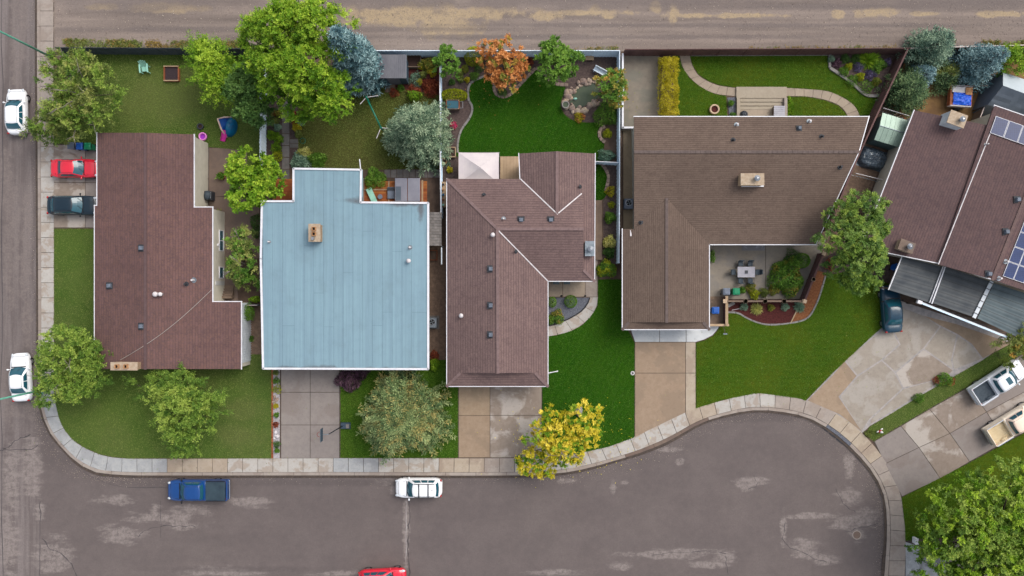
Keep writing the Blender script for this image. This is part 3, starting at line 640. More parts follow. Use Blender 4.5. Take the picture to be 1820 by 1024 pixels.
bed([(762,430),(792,430),(792,670),(762,670)], 'gravel_brown', 'brown gravel passage between the blue and rose roofs', False)
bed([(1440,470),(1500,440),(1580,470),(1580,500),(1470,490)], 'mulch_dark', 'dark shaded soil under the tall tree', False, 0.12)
bed([(1064,290),(1096,290),(1096,470),(1072,470),(1072,356),(1080,330)], 'mulch_dark', 'planted strip along the blue fence', False)
# edging
def edging(path, mat, label, w=0.16, seg=0.9, z=0.20, n=6, gap=0.02):
    P = spl(GP(path), n, False)
    r = thing('bed_edging', label, 'edging', (P[0][0], P[0][1], 0.1))
    cum = [0]
    for i in range(1, len(P)): cum.append(cum[-1]+math.dist(P[i], P[i-1]))
    k = max(1, round(cum[-1]/seg))
    def at(s):
        i = min(int(np.searchsorted(cum, s, 'right'))-1, len(P)-2); return lerp2(P[i], P[i+1], (s-cum[i])/(cum[i+1]-cum[i]+1e-9))
    for j in range(k):
        L = cum[-1]/k; a, b, c = at(j*L+gap), at((j+.5)*L), at((j+1)*L-gap-1e-6)
        MB().ribbon([a, b, c], w*random.uniform(.9, 1.1), 0.06, z+random.uniform(-.015, .015)).build('edging_stone', mat, r)
edging([(866,134),(852,140),(838,147),(832,160),(833,178),(840,192),(835,210),(820,232),(814,255),(814,272)], 'edging_grey', 'grey concrete edging west of the emerald lawn', 0.2)
edging([(952,122),(935,140),(915,161),(905,170),(893,173),(882,168),(878,157),(880,147)], 'edging_stone', 'scalloped stone edging below the orange tree', 0.3, 0.35)
edging([(952,122),(962,127),(975,142),(990,150),(1010,152)], 'edging_stone', 'stone edging below the round green tree', 0.3, 0.4)
edging([(1290,555),(1310,556),(1326,565),(1345,573),(1368,577),(1404,574),(1434,565),(1452,535),(1466,490)], 'edging_grey', 'grey edging round the red and orange bark beds', 0.16)
edging([(1424,533),(1404,574)], 'wood_tan', 'timber strip between the red and orange bark beds', 0.1, 1.2)
edging([(485,655),(485,814)], 'wood_red', 'red brick strip beside the white gravel', 0.16, 0.5)
edging([(1473,98),(1473,122)], 'edging_grey', 'short concrete border at the corner planting', 0.25, 1.2, 0.3)
edging([(1473,122),(1500,140),(1520,155),(1537,171),(1562,171)], 'edging_grey', 'angled concrete border of the corner planting', 0.25, 1.2, 0.3, 2)
edging([(1225,99),(1470,98)], 'edging_grey', 'concrete strip at the foot of the brown fence', 0.2, 2.4, 0.2, 2)
edging([(1075,225),(1066,232),(1066,245),(1075,254)], 'edging_stone', 'small stone ring by the blue fence', 0.3, 0.35, 0.28)
edging([(1068,290),(1078,305),(1081,318),(1076,340)], 'edging_stone', 'stone border of the narrow side lawn', 0.3, 0.4, 0.22)
edging([(968,580),(984,577),(1003,570),(1019,562),(1034,552),(1045,538),(1048,529)], 'trim_black', 'black border of the slate chip bed', 0.1, 1.0, 0.2)
# ================================================================ houses
simple("ridge_umber", A(104, 84, 84), A(96, 76, 76), 3.0, 0.93, 0.4, 20); simple("ridge_rose", A(136, 114, 112), A(120, 100, 98), 3.0, 0.93, 0.4, 20)
simple("ridge_brown", A(112, 98, 94), A(98, 86, 82), 3.0, 0.93, 0.4, 20); simple("ridge_plum", A(118, 96, 92), A(104, 86, 84), 3.0, 0.93, 0.4, 20)
class House:
    def __init__(s, name, label, base_px, faces, outline, roofmat, wallmat, over=0.3, ridges=(), ridgemat=None, eaves=None, gut=True, fascia=0.16, group='houses on the block'):
        s.faces = [[W(*p) for p in f] for f in faces]
        b = G(*base_px); s.root = thing(name, label, 'house', (b[0], b[1], 0.1), group=group)
        mb = MB()
        for f in s.faces:
            n = Vector((0, 0, 0))
            for i in range(1, len(f)-1): n += (f[i]-f[0]).cross(f[i+1]-f[0])
            if n.z < -1e-4: f.reverse(); n = -n
            n.normalize()
            u = Vector((-n.y, n.x, 0)); u = u.normalized() if u.length > 1e-3 else Vector((1, 0, 0)); v = n.cross(u)
            mb.face(f, [(p.dot(u), p.dot(v)) for p in f])
            lowf = [p - Vector((0, 0, fascia)) for p in f]
            mb.face(lowf[::-1])
            for i in range(len(f)):
                j = (i+1) % len(f); mb.face([lowf[i], lowf[j], f[j], f[i]])
        s.roof = mb.build('roof', roofmat, s.root)
        out = [W(*p) for p in outline]; s.out = out
        # walls
        P = [tuple(p.xy) for p in out]
        if area(P) < 0: P = P[::-1]
        P = inset(P, over); s.wallpoly = P
        mb = MB()
        for i in range(len(P)):
            a, b2 = Vector(P[i]), Vector(P[(i+1) % len(P)]); n = max(1, int((b2-a).length/0.6))
            for k in range(n):
                p, q = a.lerp(b2, k/n), a.lerp(b2, (k+1)/n)
                mb.face([(p.x, p.y, 0.05), (q.x, q.y, 0.05), (q.x, q.y, s.z(q.x, q.y)-fascia+.02), (p.x, p.y, s.z(p.x, p.y)-fascia+.02)])
        s.wall = mb.build('wall', wallmat, s.root)
        if gut:
            for i in range(len(out)):
                if eaves and i not in eaves: continue
                a, b2 = out[i], out[(i+1) % len(out)]
                d = (b2-a).normalized(); c = Vector((0, 0, 0.045))
                MB().beam(a-d*0.05-c, b2+d*0.05-c, 0.075, 0.11).build('gutter', 'white_trim', s.roof)
        for a, b2 in ridges:
            a, b2 = W(*a), W(*b2); n = max(1, int((b2-a).length/0.45)); mb = MB()
            for k in range(n):
                p, q = a.lerp(b2, k/n), a.lerp(b2, (k+1.12)/n); up = Vector((0, 0, 0.03))
                mb.beam(p+up, q+up*0.2, 0.26, 0.03)
            mb.build('ridge_cap', ridgemat, s.roof)
    def z(s, x, y):
        best = None
        for f in s.faces:
            if inpoly(x, y, f):
                n = Vector((0, 0, 0))
                for i in range(1, len(f)-1): n += (f[i]-f[0]).cross(f[i+1]-f[0])
                if abs(n.z) < 1e-3: continue
                zz = f[0].z - (n.x*(x-f[0].x) + n.y*(y-f[0].y))/n.z
                best = zz if best is None else max(best, zz)
        if best is None:
            best = min(((p.xy-Vector((x, y))).length, p.z) for f in s.faces for p in f)[1]
        return best
    def at(s, px, py):
        z = 3.5
        for _ in range(5): p = W(px, py, z); z = s.z(p.x, p.y)
        return W(px, py, z)
    def vent(s, px, py, kind='box', sz=0.32):
        p = s.at(px, py); x, y, z = p
        if kind == 'box':
            o = MB().prism([(x-sz, y-sz), (x+sz, y-sz), (x+sz, y+sz), (x-sz, y+sz)], z-.03, z+.05).build('vent_base', 'black_vent', s.roof)
            MB().prism([(x-sz*.6, y-sz*.6), (x+sz*.6, y-sz*.6), (x+sz*.6, y+sz*.6), (x-sz*.6, y+sz*.6)], z, z+.28, [(x-sz*.5, y-sz*.5), (x+sz*.5, y-sz*.5), (x+sz*.5, y+sz*.5), (x-sz*.5, y+sz*.5)]).build('roof_vent', 'grey_vent', s.roof, bevel=0.02)
        elif kind == 'turbine':
            MB().cyl(x, y, z-.05, z+.22, sz*.5, n=14).build('vent_base', 'steel', s.roof); MB().ell(x, y, z+.34, sz*.75, sz*.75, .2, 14, 8).build('roof_vent', 'flash_white', s.roof, True)
        else:
            mt = {'pipe': 'flash_white', 'black': 'black_vent'}[kind]
            MB().ring(x, y, z-.04, z+.02, sz*.3, sz*.75, 12).build('vent_base', 'black_vent' if kind == 'black' else 'galv', s.roof)
            MB().cyl(x, y, z-.05, z+.4, sz*.32, sz*.3, 12).build('vent_pipe', mt, s.roof, bevel=0.01)
    def chimney(s, px, py, lx, ly, h, rot=0, mat='brick_tan', cap='chimney_cap', flues=((0, 0),), fl='clay', base_low=0.5):
        p = s.at(px, py); x, y, z = p; top = z+h
        q = W(px, py, top); x, y = q.x, q.y
        o = MB().obox(x, y, z-base_low, top, lx, ly, rot).build('chimney', mat, s.roof, bevel=0.015)
        MB().obox(x, y, top+.002, top+.09, lx+.12, ly+.12, rot).build('chimney_cap', cap, s.roof, bevel=0.02)
        for dx, dy in flues:
            c, n = math.cos(rot), math.sin(rot); fx, fy = x+c*dx-n*dy, y+n*dx+c*dy
            if fl == 'clay':
                mb = MB(); k = .15
                mb.obox(fx-k, fy, top+.08, top+.34, .05, .36); mb.obox(fx+k, fy, top+.08, top+.34, .05, .36); mb.obox(fx, fy-k, top+.08, top+.34, .24, .05); mb.obox(fx, fy+k, top+.08, top+.34, .24, .05)
                mb.build('flue', 'clay', s.roof); MB().obox(fx, fy, top+.085, top+.15, .24, .24).build('flue_opening', 'flue_dark', s.roof)
            else:
                MB().cyl(fx, fy, top+.08, top+.42, .16, n=14).build('flue', 'steel', s.roof); MB().cyl(fx, fy, top+.46, top+.60, .27, .07, 14).build('flue_cap', 'steel', s.roof)
    def window(s, p0, p1, z0, z1, out, name='window', pane='window_glass', frame='white_trim', split=1):
        """p0, p1: world xy ends on the wall, out: outward normal"""
        p0, p1, o = Vector(p0), Vector(p1), Vector(out); d = (p1-p0).normalized()
        mb = MB(); L = (p1-p0).length
        def bar(a, b, za, zb, t): mb.prism([tuple(p0+d*a), tuple(p0+d*b), tuple(p0+d*b+o*t), tuple(p0+d*a+o*t)], za, zb)
        bar(0, L, z0-.08, z0, .07); bar(0, L, z1, z1+.08, .07); bar(-.08, 0, z0-.08, z1+.08, .06); bar(L, L+.08, z0-.08, z1+.08, .06)
        for k in range(1, split): bar(L*k/split-.03, L*k/split+.03, z0, z1, .05)
        w = mb.build(name, frame, s.wall)
        MB().prism([tuple(p0+o*.012), tuple(p1+o*.012), tuple(p1+o*.025), tuple(p0+o*.025)], z0, z1).build('pane', pane, w)

# ---- house under the umber roof
def z1(px):
    z = 3.5
    for _ in range(6): z = 4.0 - 0.165*abs((px-910)*(H-z)/H/S - (258-910)*(H-4.0)/H/S)
    return z
def r1(px, py): return (px, py, z1(px))
h1 = House('bungalow', 'umber shingled low gable house on the street corner', (300, 640),
    [[r1(258,236),r1(172,236),r1(172,365),r1(167.5,365),r1(167.5,656),r1(258,656)], [r1(258,236),r1(258,656),r1(429,656),r1(429,536),r1(378,536),r1(378,368),r1(345,368),r1(345,239)]],
    [r1(172,236),r1(172,365),r1(167.5,365),r1(167.5,656),r1(429,656),r1(429,536),r1(378,536),r1(378,368),r1(345,368),r1(345,239)],
    'shingle_umber', 'cream_siding', 0.14, [(r1(258,236), r1(258,656))], 'ridge_umber', eaves=[0,1,2,4,5,6,7,8])
h1.root['label'] = 'umber shingled low gable house on the street corner'
for p in ((252,441),(195,508),(252,580)): h1.vent(*p)
h1.vent(279,523,'turbine'); h1.vent(288,523,'turbine',.26); h1.vent(331,505,'black',.3); h1.vent(344,498,'pipe',.34)
h1.chimney(221,651,2.3,.62,.9,0,flues=((-.55,0),(.25,0)))
pts = []
for t in range(14):
    k = t/13; a = h1.at(214+162*k, 640-125*k+10*math.sin(k*3.1)); pts.append(a+Vector((0, 0, .035)))
MB().tube(pts, .022, 5).build('roof_cable', 'hose', h1.roof)
xw = max(p[0] for p in h1.wallpoly if G(0,500)[1] < p[1] < G(0,380)[1]+2 and p[0] < W(395,0,2.5).x+1)
ex = W(378,450,z1(378)).x - 0.14
for y0, y1, sp in ((412,446,2),(476,494,1)):
    h1.window((ex, G(0,y1)[1]), (ex, G(0,y0)[1]), .55, 1.35, (1, 0), split=sp)
MB().box(ex+.002, G(0,437)[1]-.1, 1.6, ex+.14, G(0,437)[1]+.1, 1.8).build('wall_lamp', 'white_trim', h1.wall)
MB().box(ex+.002, G(0,507)[1], .3, ex+.06, G(0,500)[1], 2.2).build('door', 'door_white', h1.wall)
# vertical white siding battens on the low south-east wall
ex2 = W(429,600,z1(429)).x - 0.14
for k in range(24):
    y = G(0,638-k*4.2)[1]
    MB().box(ex2+.004, y-.03, .12, ex2+.09, y+.03, 2.25).build('siding_batten', 'white_siding', h1.wall)
MB().box(ex2-.02, G(0,641)[1], .1, ex2+.04, G(0,538)[1], 2.28).build('siding_panel', 'white_siding', h1.wall)

# ---- flat blue roof
Z2 = 3.6
o2 = [(522,300,Z2),(642,302,Z2),(641,360,Z2),(761,361,Z2),(761,656,Z2),(468,655,Z2),(464,460,Z2),(466,358,Z2),(522,358,Z2)]
h2 = House('flat_roof_house', 'house with a flat pale blue membrane roof and white fascia', (615, 650), [o2], o2, 'membrane_under', 'grey_siding', 0.35, fascia=0.3, gut=False)
out = h2.out
for i in range(len(out)):
    a, b = out[i], out[(i+1) % len(out)]; d = (b-a).normalized()
    MB().beam(a-d*.03+Vector((0,0,-.06)), b+d*.03+Vector((0,0,-.06)), .17, .34).build('fascia', 'white_trim', h2.roof)
P2 = [tuple(p.xy) for p in inset([tuple(p.xy) for p in out], .09) and [Vector(q) for q in inset([tuple(p.xy) for p in out], .09)]]
xs = [466, 484, 502, 523]
while xs[-1] < 745: xs.append(xs[-1]+17.4)
xs[-1] = 760
R2 = random.Random(3)
for i in range(len(xs)-1):
    xa, xb = xs[i], xs[i+1]; xm = (xa+xb)/2
    top = 359 if xm < 522 or xm > 641 else 301
    cuts = [top+1.5] + sorted(R2.sample(range(top+40, 640, 12), R2.choice([0, 1, 1]))) + [654.5]
    for j in range(len(cuts)-1):
        q = []
        for (px, py) in ((xa,cuts[j]),(xb,cuts[j]),(xb,cuts[j+1]),(xa,cuts[j+1])):
            p = W(px, py, Z2)
            q.append((p.x, p.y))
        q = [(max(x, W(467.5 if py else 467.5, 0, Z2).x), y) for x, y in q]
        q = inset(q, .008)
        dz = R2.uniform(0, .006)
        MB().prism(q, Z2-.02, Z2+.012+dz).build('roof_sheet', 'membrane_blue', h2.roof)
h2.chimney(559,414,.95,1.5,.85,0,'brick_tan','chimney_cap',((0,.35),(0,-.1)))
p = h2.at(559,428); MB().cyl(W(556,424,4.7).x, W(556,424,4.7).y, 4.5, 4.85, .14, n=12).build('flue', 'steel', h2.roof)
a, b = W(641,303,3.52), W(639,283,3.45); MB().tube([tuple(a), tuple(b)], .05, 7).build('overflow_pipe', 'white_trim', h2.roof)
h2.vent(729,440,'pipe',.3); h2.vent(727,464,'turbine',.28); h2.vent(479,430,'pipe',.2)
# ---- rose hip-and-gable roof
E, R, N_ = 3.0, 4.6, 4.12
f3 = [[(794,318,E),(884,407,R),(885,663,R),(818,663,3.43),(794,687,E)], [(884,407,R),(974,500,E),(974,687,E),(951,663,3.43),(885,663,R)], [(794,687,E),(974,687,E),(951,663,3.43),(818,663,3.43)], [(818,663,3.43),(951,663,3.43),(885,663,R)],
      [(884,407,R),(1037,407,R),(1037,480,3.36),(1057,500,E),(974,500,E)], [(990,269,N_),(990,380,N_),(1037,343,3.36),(1037,480,3.36),(1057,500,E),(1058,273,E)], [(1037,343,3.36),(1037,407,R),(1037,480,3.36)],
      [(794,318,E),(925,318,E),(990,380,N_),(1037,343,3.36),(1037,407,R),(884,407,R)], [(922,273,E),(990,269,N_),(990,380,N_),(925,318,E)]]
h3 = House('hip_roof_house', 'rose shingled house with crossing ridges and white valley strips', (884, 680), f3,
    [(794,318,E),(794,687,E),(974,687,E),(974,500,E),(1057,500,E),(1058,273,E),(922,273,E),(924,318,E)], 'shingle_rose', 'grey_siding', 0.35,
    [((884,407,R),(885,663,R)),((884,407,R),(1037,407,R)),((990,269,N_),(990,380,N_)),((794,318,E),(884,407,R)),((1037,480,3.36),(1057,500,E)),((951,663,3.43),(974,687,E)),((818,663,3.43),(794,687,E))], 'ridge_rose', eaves=[0,1,2,3,4,6])
for a, b in (((886,410,R),(974,500,E)),((925,318,E),(989,379,N_)),((990,381,N_),(1034,344,3.40))):
    a, b = W(*a), W(*b); MB().beam(a+Vector((0,0,.02)), b+Vector((0,0,.02)), .10, .03).build('valley_flashing', 'flash_white', h3.roof)
for p in ((926,391),(979,391),(872,478),(872,543),(872,595)): h3.vent(*p)
for p, k in (((895,389),'pipe'),((876,418),'turbine'),((820,561),'turbine'),((916,447),'black'),((860,347),'black'),((1030,332),'black')): h3.vent(*p, k, .28)
h3.chimney(1048,442,.75,1.25,.6,0,'white_siding','galv',((.05,-.05),),'steel')
# ---- brown shingled L house
f4 = [[(1127,207,3.75),(1545,207,3.75),(1527,270,4.4),(1127,270,4.4)], [(1127,270,4.4),(1527,270,4.4),(1450,435,2.9),(1261,435,2.9),(1185,352,3.655),(1127,407,3.155)],
      [(1185,352,3.655),(1261,435,2.9),(1261,586,2.9),(1250,573,3.02),(1185,573,3.655)], [(1185,352,3.655),(1185,573,3.655),(1118,573,3.02),(1106,586,2.9),(1106,407,2.9),(1127,407,3.12)],
      [(1106,586,2.9),(1261,586,2.9),(1250,573,3.02),(1118,573,3.02)], [(1118,573,3.02),(1250,573,3.02),(1185,573,3.655)]]
h4 = House('gable_house', 'large brown shingled house with a garage wing and slanted end', (1185, 560), f4,
    [(1127,207,3.75),(1127,407,3.1),(1106,407,2.9),(1106,586,2.9),(1261,586,2.9),(1261,435,2.9),(1450,435,2.9),(1527,270,4.4),(1545,207,3.75)], 'shingle_brown', 'cream_siding', 0.4,
    [((1127,270,4.4),(1527,270,4.4)),((1185,352,3.66),(1185,573,3.66)),((1250,573,3.02),(1261,586,2.9)),((1118,573,3.02),(1106,586,2.9))], 'ridge_brown', eaves=[2,3,4,5,6,7,8])
h4.chimney(1337,319,2.0,.95,.75,0,'wood_tan','chimney_cap',((.3,.05),),'steel')
p = h4.at(1337,331); MB().box(p.x-1.0, p.y-.06, p.z-.02, p.x+1.0, p.y+.04, p.z+.14).build('chimney_flashing', 'white_trim', h4.roof)
for p, k in (((1309,222),'pipe'),((1438,216),'pipe'),((1303,249),'black'),((1460,243),'black'),((1493,297),'black'),((1139,395),'black')): h4.vent(*p, k, .3)
h4.vent(1420,228,'box',.25)
a = W(1121,409,2.95); b = W(1121,420,2.98); MB().beam(a+Vector((0,0,.08)), b+Vector((0,0,.08)), .14, .05).build('step_flashing', 'flash_white', h4.roof)
# ---- eastern house under the plum roofs
f5 = [[(1625,196,2.9),(1762,224,3.9),(1667,468,3.9),(1530,440,2.9)], [(1768,187,4.05),(1872,223,4.95),(1764,497,4.95),(1668,470,4.05)], [(1872,223,4.95),(1975,262,4.05),(1862,530,4.05),(1764,497,4.95)]]
h5 = House('split_level_house', 'plum shingled house with solar panels and stepped roofs', (1700, 330), f5, [(1625,196,2.9),(1530,440,2.9),(1667,468,3.9),(1764,497,4.95),(1862,530,4.05),(1975,262,4.05),(1872,223,4.95),(1768,187,4.05),(1762,224,3.9)],
    'shingle_plum', 'cream_siding', 0.35, [((1872,223,4.95),(1764,497,4.95))], 'ridge_plum', eaves=[0,1,2,6,7])
a, b = W(1765,222,4.05), W(1667,470,4.05); MB().beam(a+Vector((0,0,.06)), b+Vector((0,0,.06)), .08, .07).build('step_flashing', 'flash_white', h5.roof)
ang5 = math.atan2(-28, 137)
h5.chimney(1701,212,1.5,1.1,.95,-.35,'white_siding','chimney_cap',((.25,0),),'steel')
h5.chimney(1611,438,1.3,.9,.45,-.35,'chimney_cap','patio_brown',((.1,0),),'steel')
for p in ((1788,412),(1757,487),(1808,355)): h5.vent(*p)
h5.vent(1787,465,'pipe',.3); h5.vent(1775,495,'pipe',.3); h5.vent(1752,257,'pipe',.2)
def solar(origin, u, v, nu, nv, face, skip=()):
    """panels on a roof face; origin world point, u across, v along"""
    for i in range(nu):
        for j in range(nv):
            if (i, j) in skip: continue
            c = origin + u*(i+.5) + v*(j+.5); n = u.cross(v).normalized(); n = n if n.z > 0 else -n
            a, b = u*.485, v*.485
            mb = MB(); q = [c-a-b, c+a-b, c+a+b, c-a+b]
            mb.face([p+n*.10 for p in q]); mb.face([p+n*.06 for p in q][::-1])
            for k in range(4): mb.face([q[k]+n*.06, q[(k+1)%4]+n*.06, q[(k+1)%4]+n*.10, q[k]+n*.10])
            o = mb.build('solar_frame', 'white_trim', h5.roof)
            a, b = u*.45, v*.46; q = [c-a-b, c+a-b, c+a+b, c-a+b]
            mb = MB(); mb.face([p+n*.106 for p in q]); mb.build('solar_panel', 'solar_cell', h5.roof)
fE = h5.faces[2]; A0, B0, C0 = W(1872,223,4.95), W(1764,497,4.95), W(1862,530,4.05)
vdir = (A0-B0).normalized(); udir = (C0-B0).normalized()
solar(B0+vdir*.55+udir*.75, udir*1.12, vdir*1.42, 3, 6, fE)
A0, B0, C0 = W(1768,187,4.05), W(1872,223,4.95), W(1668,470,4.05)
udir = (B0-A0).normalized(); vdir = (C0-A0).normalized()
solar(A0+udir*.35+vdir*.9, udir*1.2, vdir*1.65, 4, 1, None)
# shared details: garage doors and front windows
def sdoor(h, px0, px1, py, label=None):
    y = min(p[1] for p in h.wallpoly if abs(p[1]-G(0,py)[1]) < 2.2)
    h.window((W(px0,0,1).x, y), (W(px1,0,1).x, y), .12, 2.3, (0, -1), 'garage_door', 'door_white', 'white_trim', 1)
sdoor(h2, 505, 600, 650); sdoor(h3, 825, 950, 680); sdoor(h4, 1125, 1235, 580)
y4 = [p[1] for p in h4.wallpoly if abs(p[1]-G(0,435)[1]) < 1.5][0]
h4.window((G(1318,0)[0], y4), (G(1362,0)[0], y4), .2, 2.2, (0, -1), 'patio_door', 'window_glass', 'white_trim', 2)

# ---- smoked carport roof of the eastern house
cp = thing('carport', 'smoked corrugated carport roof with white beams beside the plum house', 'carport', (*G(1690,540), 0.1))
def panel_rows(q, n, mat, z):
    a, b, c, d = [W(*p, z) for p in q]      # a-b upper edge, d-c lower edge; rows run a->b
    for k in range(n):
        p0, p1, p2, p3 = a.lerp(d, k/n), b.lerp(c, k/n), b.lerp(c, (k+1)/n), a.lerp(d, (k+1)/n)
        up = Vector((0, 0, .045)); mb = MB(); m = 3
        for j in range(m):
            t0, t1 = j/m, (j+1)/m
            A1, A2 = p0.lerp(p3, t0), p1.lerp(p2, t0); B1, B2 = p0.lerp(p3, t1), p1.lerp(p2, t1)
            h0 = Vector((0, 0, .03*(1-t0)+.02*(j % 2))); h1_ = Vector((0, 0, .03*(1-t1)+.02*((j+1) % 2)))
            mb.face([A1+h0, B1+h1_, B2+h1_, A2+h0])
        mb.build('roof_panel', mat, cp)
        if k: MB().beam(p0+Vector((0,0,-.02)), p1+Vector((0,0,-.02)), .06, .08).build('purlin', 'trim_black', cp)
panel_rows([(1603,456),(1677,475),(1655,539),(1579,515)], 5, 'poly_sheet', 2.75)
panel_rows([(1680,474),(1759,500),(1732,564),(1658,539)], 6, 'poly_sheet', 2.8)
panel_rows([(1766,503),(1850,530),(1818,604),(1737,566)], 7, 'poly_sheet_pale', 2.8)
for a, b, w, z in (((1603,456),(1579,515),.09,2.78),((1680,474),(1656,540),.10,2.86),((1676,474),(1652,538),.06,2.84)):
    MB().beam(W(*a, z+.04), W(*b, z+.04), w, .1).build('beam', 'white_trim', cp)
a, b = W(1763,500,2.9), W(1731,565,2.9)
MB().beam(a, b, .34, .06).build('ridge_strip', 'white_siding', cp)
for k in range(6):
    p = a.lerp(b, (k+.3)/6); d = (b-a).normalized(); q = Vector((-d.y, d.x, 0))
    MB().beam(p-q*.24+Vector((0,0,.045)), p+q*.24+Vector((0,0,.045)), .05, .03).build('strap', 'trim_black', cp)
a, b = W(1636,538,2.62), W(1791,600,2.62)
MB().beam(a, b, .16, .14).build('gutter', 'fence_blue', cp); MB().beam(a+Vector((.03,.07,.075)), b+Vector((.03,.07,.075)), .05, .03).build('gutter_lip', 'white_trim', cp)
a2 = W(1634,537,2.66); MB().obox(a2.x, a2.y, 2.5, 2.78, .4, .3, -.35).build('gutter_end', 'white_trim', cp)
for k in range(16):                        # rafter tails towards the gutter
    t = k/15; p = W(1655,539,2.7).lerp(W(1815,602,2.7), t); q = W(1636+155*t*.98, 538+62*t*.98, 2.62)
    MB().beam(p, q.lerp(p, .1), .05, .06).build('rafter', 'trim_black', cp)
for px, py in ((1582,512),(1656,538),(1733,566),(1815,602),(1640,540)):
    p = W(px, py, 2.6); MB().box(p.x-.07, p.y-.07, .1, p.x+.07, p.y+.07, 2.68).build('post', 'wood_grey', cp)
# ================================================================ fences
def fence(label, path, h, mat, capmat=None, span=2.4, boards=True, caps=None, name='fence', base=0.1, capw=0.06, post=0.1):
    P = [Vector(G(*p)) for p in path]
    r = thing(name, label, 'fence', (P[0].x, P[0].y, base))
    for a, b in zip(P[:-1], P[1:]):
        n = max(1, round((b-a).length/span)); d = (b-a).normalized(); q = Vector((-d.y, d.x)); rot = math.atan2(d.y, d.x)
        for k in range(n):
            p0, p1 = a.lerp(b, k/n), a.lerp(b, (k+1)/n); L = (p1-p0).length
            mb = MB(); m = max(2, int(L/.15)) if boards else 1
            for j in range(m):
                c = p0 + d*(L*(j+.5)/m) + q*(.012 if j % 2 else -.012)
                mb.obox(c.x, c.y, base-.04, base+h-random.uniform(0, .02), L/m*.97, .025, rot)
            pn = mb.build('panel', mat, r)
            if capmat:
                c = (p0+p1)/2; MB().obox(c.x, c.y, base+h, base+h+.045, L-.01, capw, rot).build('top_rail', capmat, r)
            for zz in (.35, h-.3):
                c = (p0+p1)/2 + q*.05; MB().obox(c.x, c.y, base+zz, base+zz+.09, L, .04, rot).build('rail', mat, r)
        for k in range(n+1):
            p = a.lerp(b, k/n); o = MB().obox(p.x, p.y, base-.05, base+h+.03, post, post, rot).build('post', mat, r)
            if caps: MB().obox(p.x, p.y, base+h+.05, base+h+.12, caps, caps, rot).build('post_cap', 'post_cap', r, bevel=.02)
    return r
fence('dark board fence behind the patchy back lawn', [(122,97),(464,99)], 1.8, 'fence_dark', 'plastic_dark')
fence('faded blue board fence beside the flower bed', [(475,100),(474,300)], 1.75, 'fence_pale', None)
fence('blue-grey back fence behind the shed and orange tree', [(620,102),(1096,102)], 1.75, 'fence_blue', 'fence_pale')
fence('white-topped fence between the worn lawn and the emerald lawn', [(785,104),(786,300),(787,388)], 1.6, 'fence_blue', 'white_trim', capw=.1)
fence('short white rail closing the side yard below the cedar deck', [(765,383),(786,383)], 1.1, 'fence_pale', 'white_trim')
fence('long blue board fence between the rose and brown roofs', [(1096,102),(1096,300),(1095,468)], 1.75, 'fence_blue', 'fence_pale')
fence('white side gate between the rose roof and the blue fence', [(1052,292),(1094,294)], 1.4, 'fence_blue', 'white_trim', 1.2, name='gate')
fence('brown back fence along the parking pad and long lawn', [(1106,100),(1180,100),(1597,98)], 1.8, 'fence_brown', 'fence_brown')
fence('diagonal brown fence beside the slanted brown roof', [(1593,100),(1563,164),(1535,224),(1507,286),(1480,350),(1455,412)], 1.8, 'fence_brown', 'fence_brown', capw=.14)
fence('brown fence behind the spruces of the eastern yard', [(1600,97),(1850,90)], 1.6, 'fence_brown', 'fence_cap', capw=.09)
fence('low patio fence with square timber caps above the red mulch', [(1281,535),(1317,535),(1351,535),(1384,535),(1419,535)], 1.15, 'fence_dark', 'wood_grey', 2.2, caps=.38, capw=.16)
fence('brown fence with timber caps stepping up beside the orange bark bed', [(1419,535),(1434,497),(1452,452)], 1.3, 'fence_brown', 'fence_brown', 2.3, caps=.34, capw=.16)
fence('white fence gap board between the umber and blue roofs', [(440,542),(466,542)], 1.2, 'fence_dark', 'fence_cap', name='side_gate')
fence('thin fence between the tarped trailer and the grey tent', [(1760,138),(1738,180),(1722,222)], 1.3, 'wood_grey', 'fence_cap', 1.8)
fence('rusty rail fence above the tarped trailer', [(1690,157),(1752,158)], .8, 'fence_brown', 'wood_red', 1.8)
# white steel rail gates in the eastern passage
def railgate(a, b, h, label):
    A_, B_ = W(*a, h), W(*b, h); r = thing('rail_gate', label, 'gate', (A_.x, A_.y, .1))
    MB().tube([A_, B_], .035, 6).build('top_rail', 'flash_white', r)
    for k in range(9):
        p = A_.lerp(B_, k/8); MB().cyl(p.x, p.y, .1, h, .02, n=5).build('bar', 'galv', r)
    MB().tube([A_-Vector((0,0,h-.4)), B_-Vector((0,0,h-.4))], .02, 5).build('bottom_rail', 'galv', r)
railgate((1570,192),(1616,206), 1.3, 'white rail gate above the green metal shed')
railgate((1521,308),(1574,321), 1.3, 'white rail gate below the tarped heap')
# white coping walls of the parking pad
cw_ = thing('coping_wall', 'low wall with white coping along the parking pad', 'wall', (*G(1106,160), .1))
for a, b in (((1104,102),(1104,232)),((1104,231),(1124,231))):
    A_, B_ = Vector(G(*a)), Vector(G(*b)); d = (B_-A_).normalized(); c = (A_+B_)/2; L = (B_-A_).length; rot = math.atan2(d.y, d.x)
    MB().obox(c.x, c.y, .05, .95, L, .12, rot).build('wall_body', 'walk_old', cw_); MB().obox(c.x, c.y, .953, 1.02, L+.1, .17, rot).build('coping', 'white_trim', cw_)

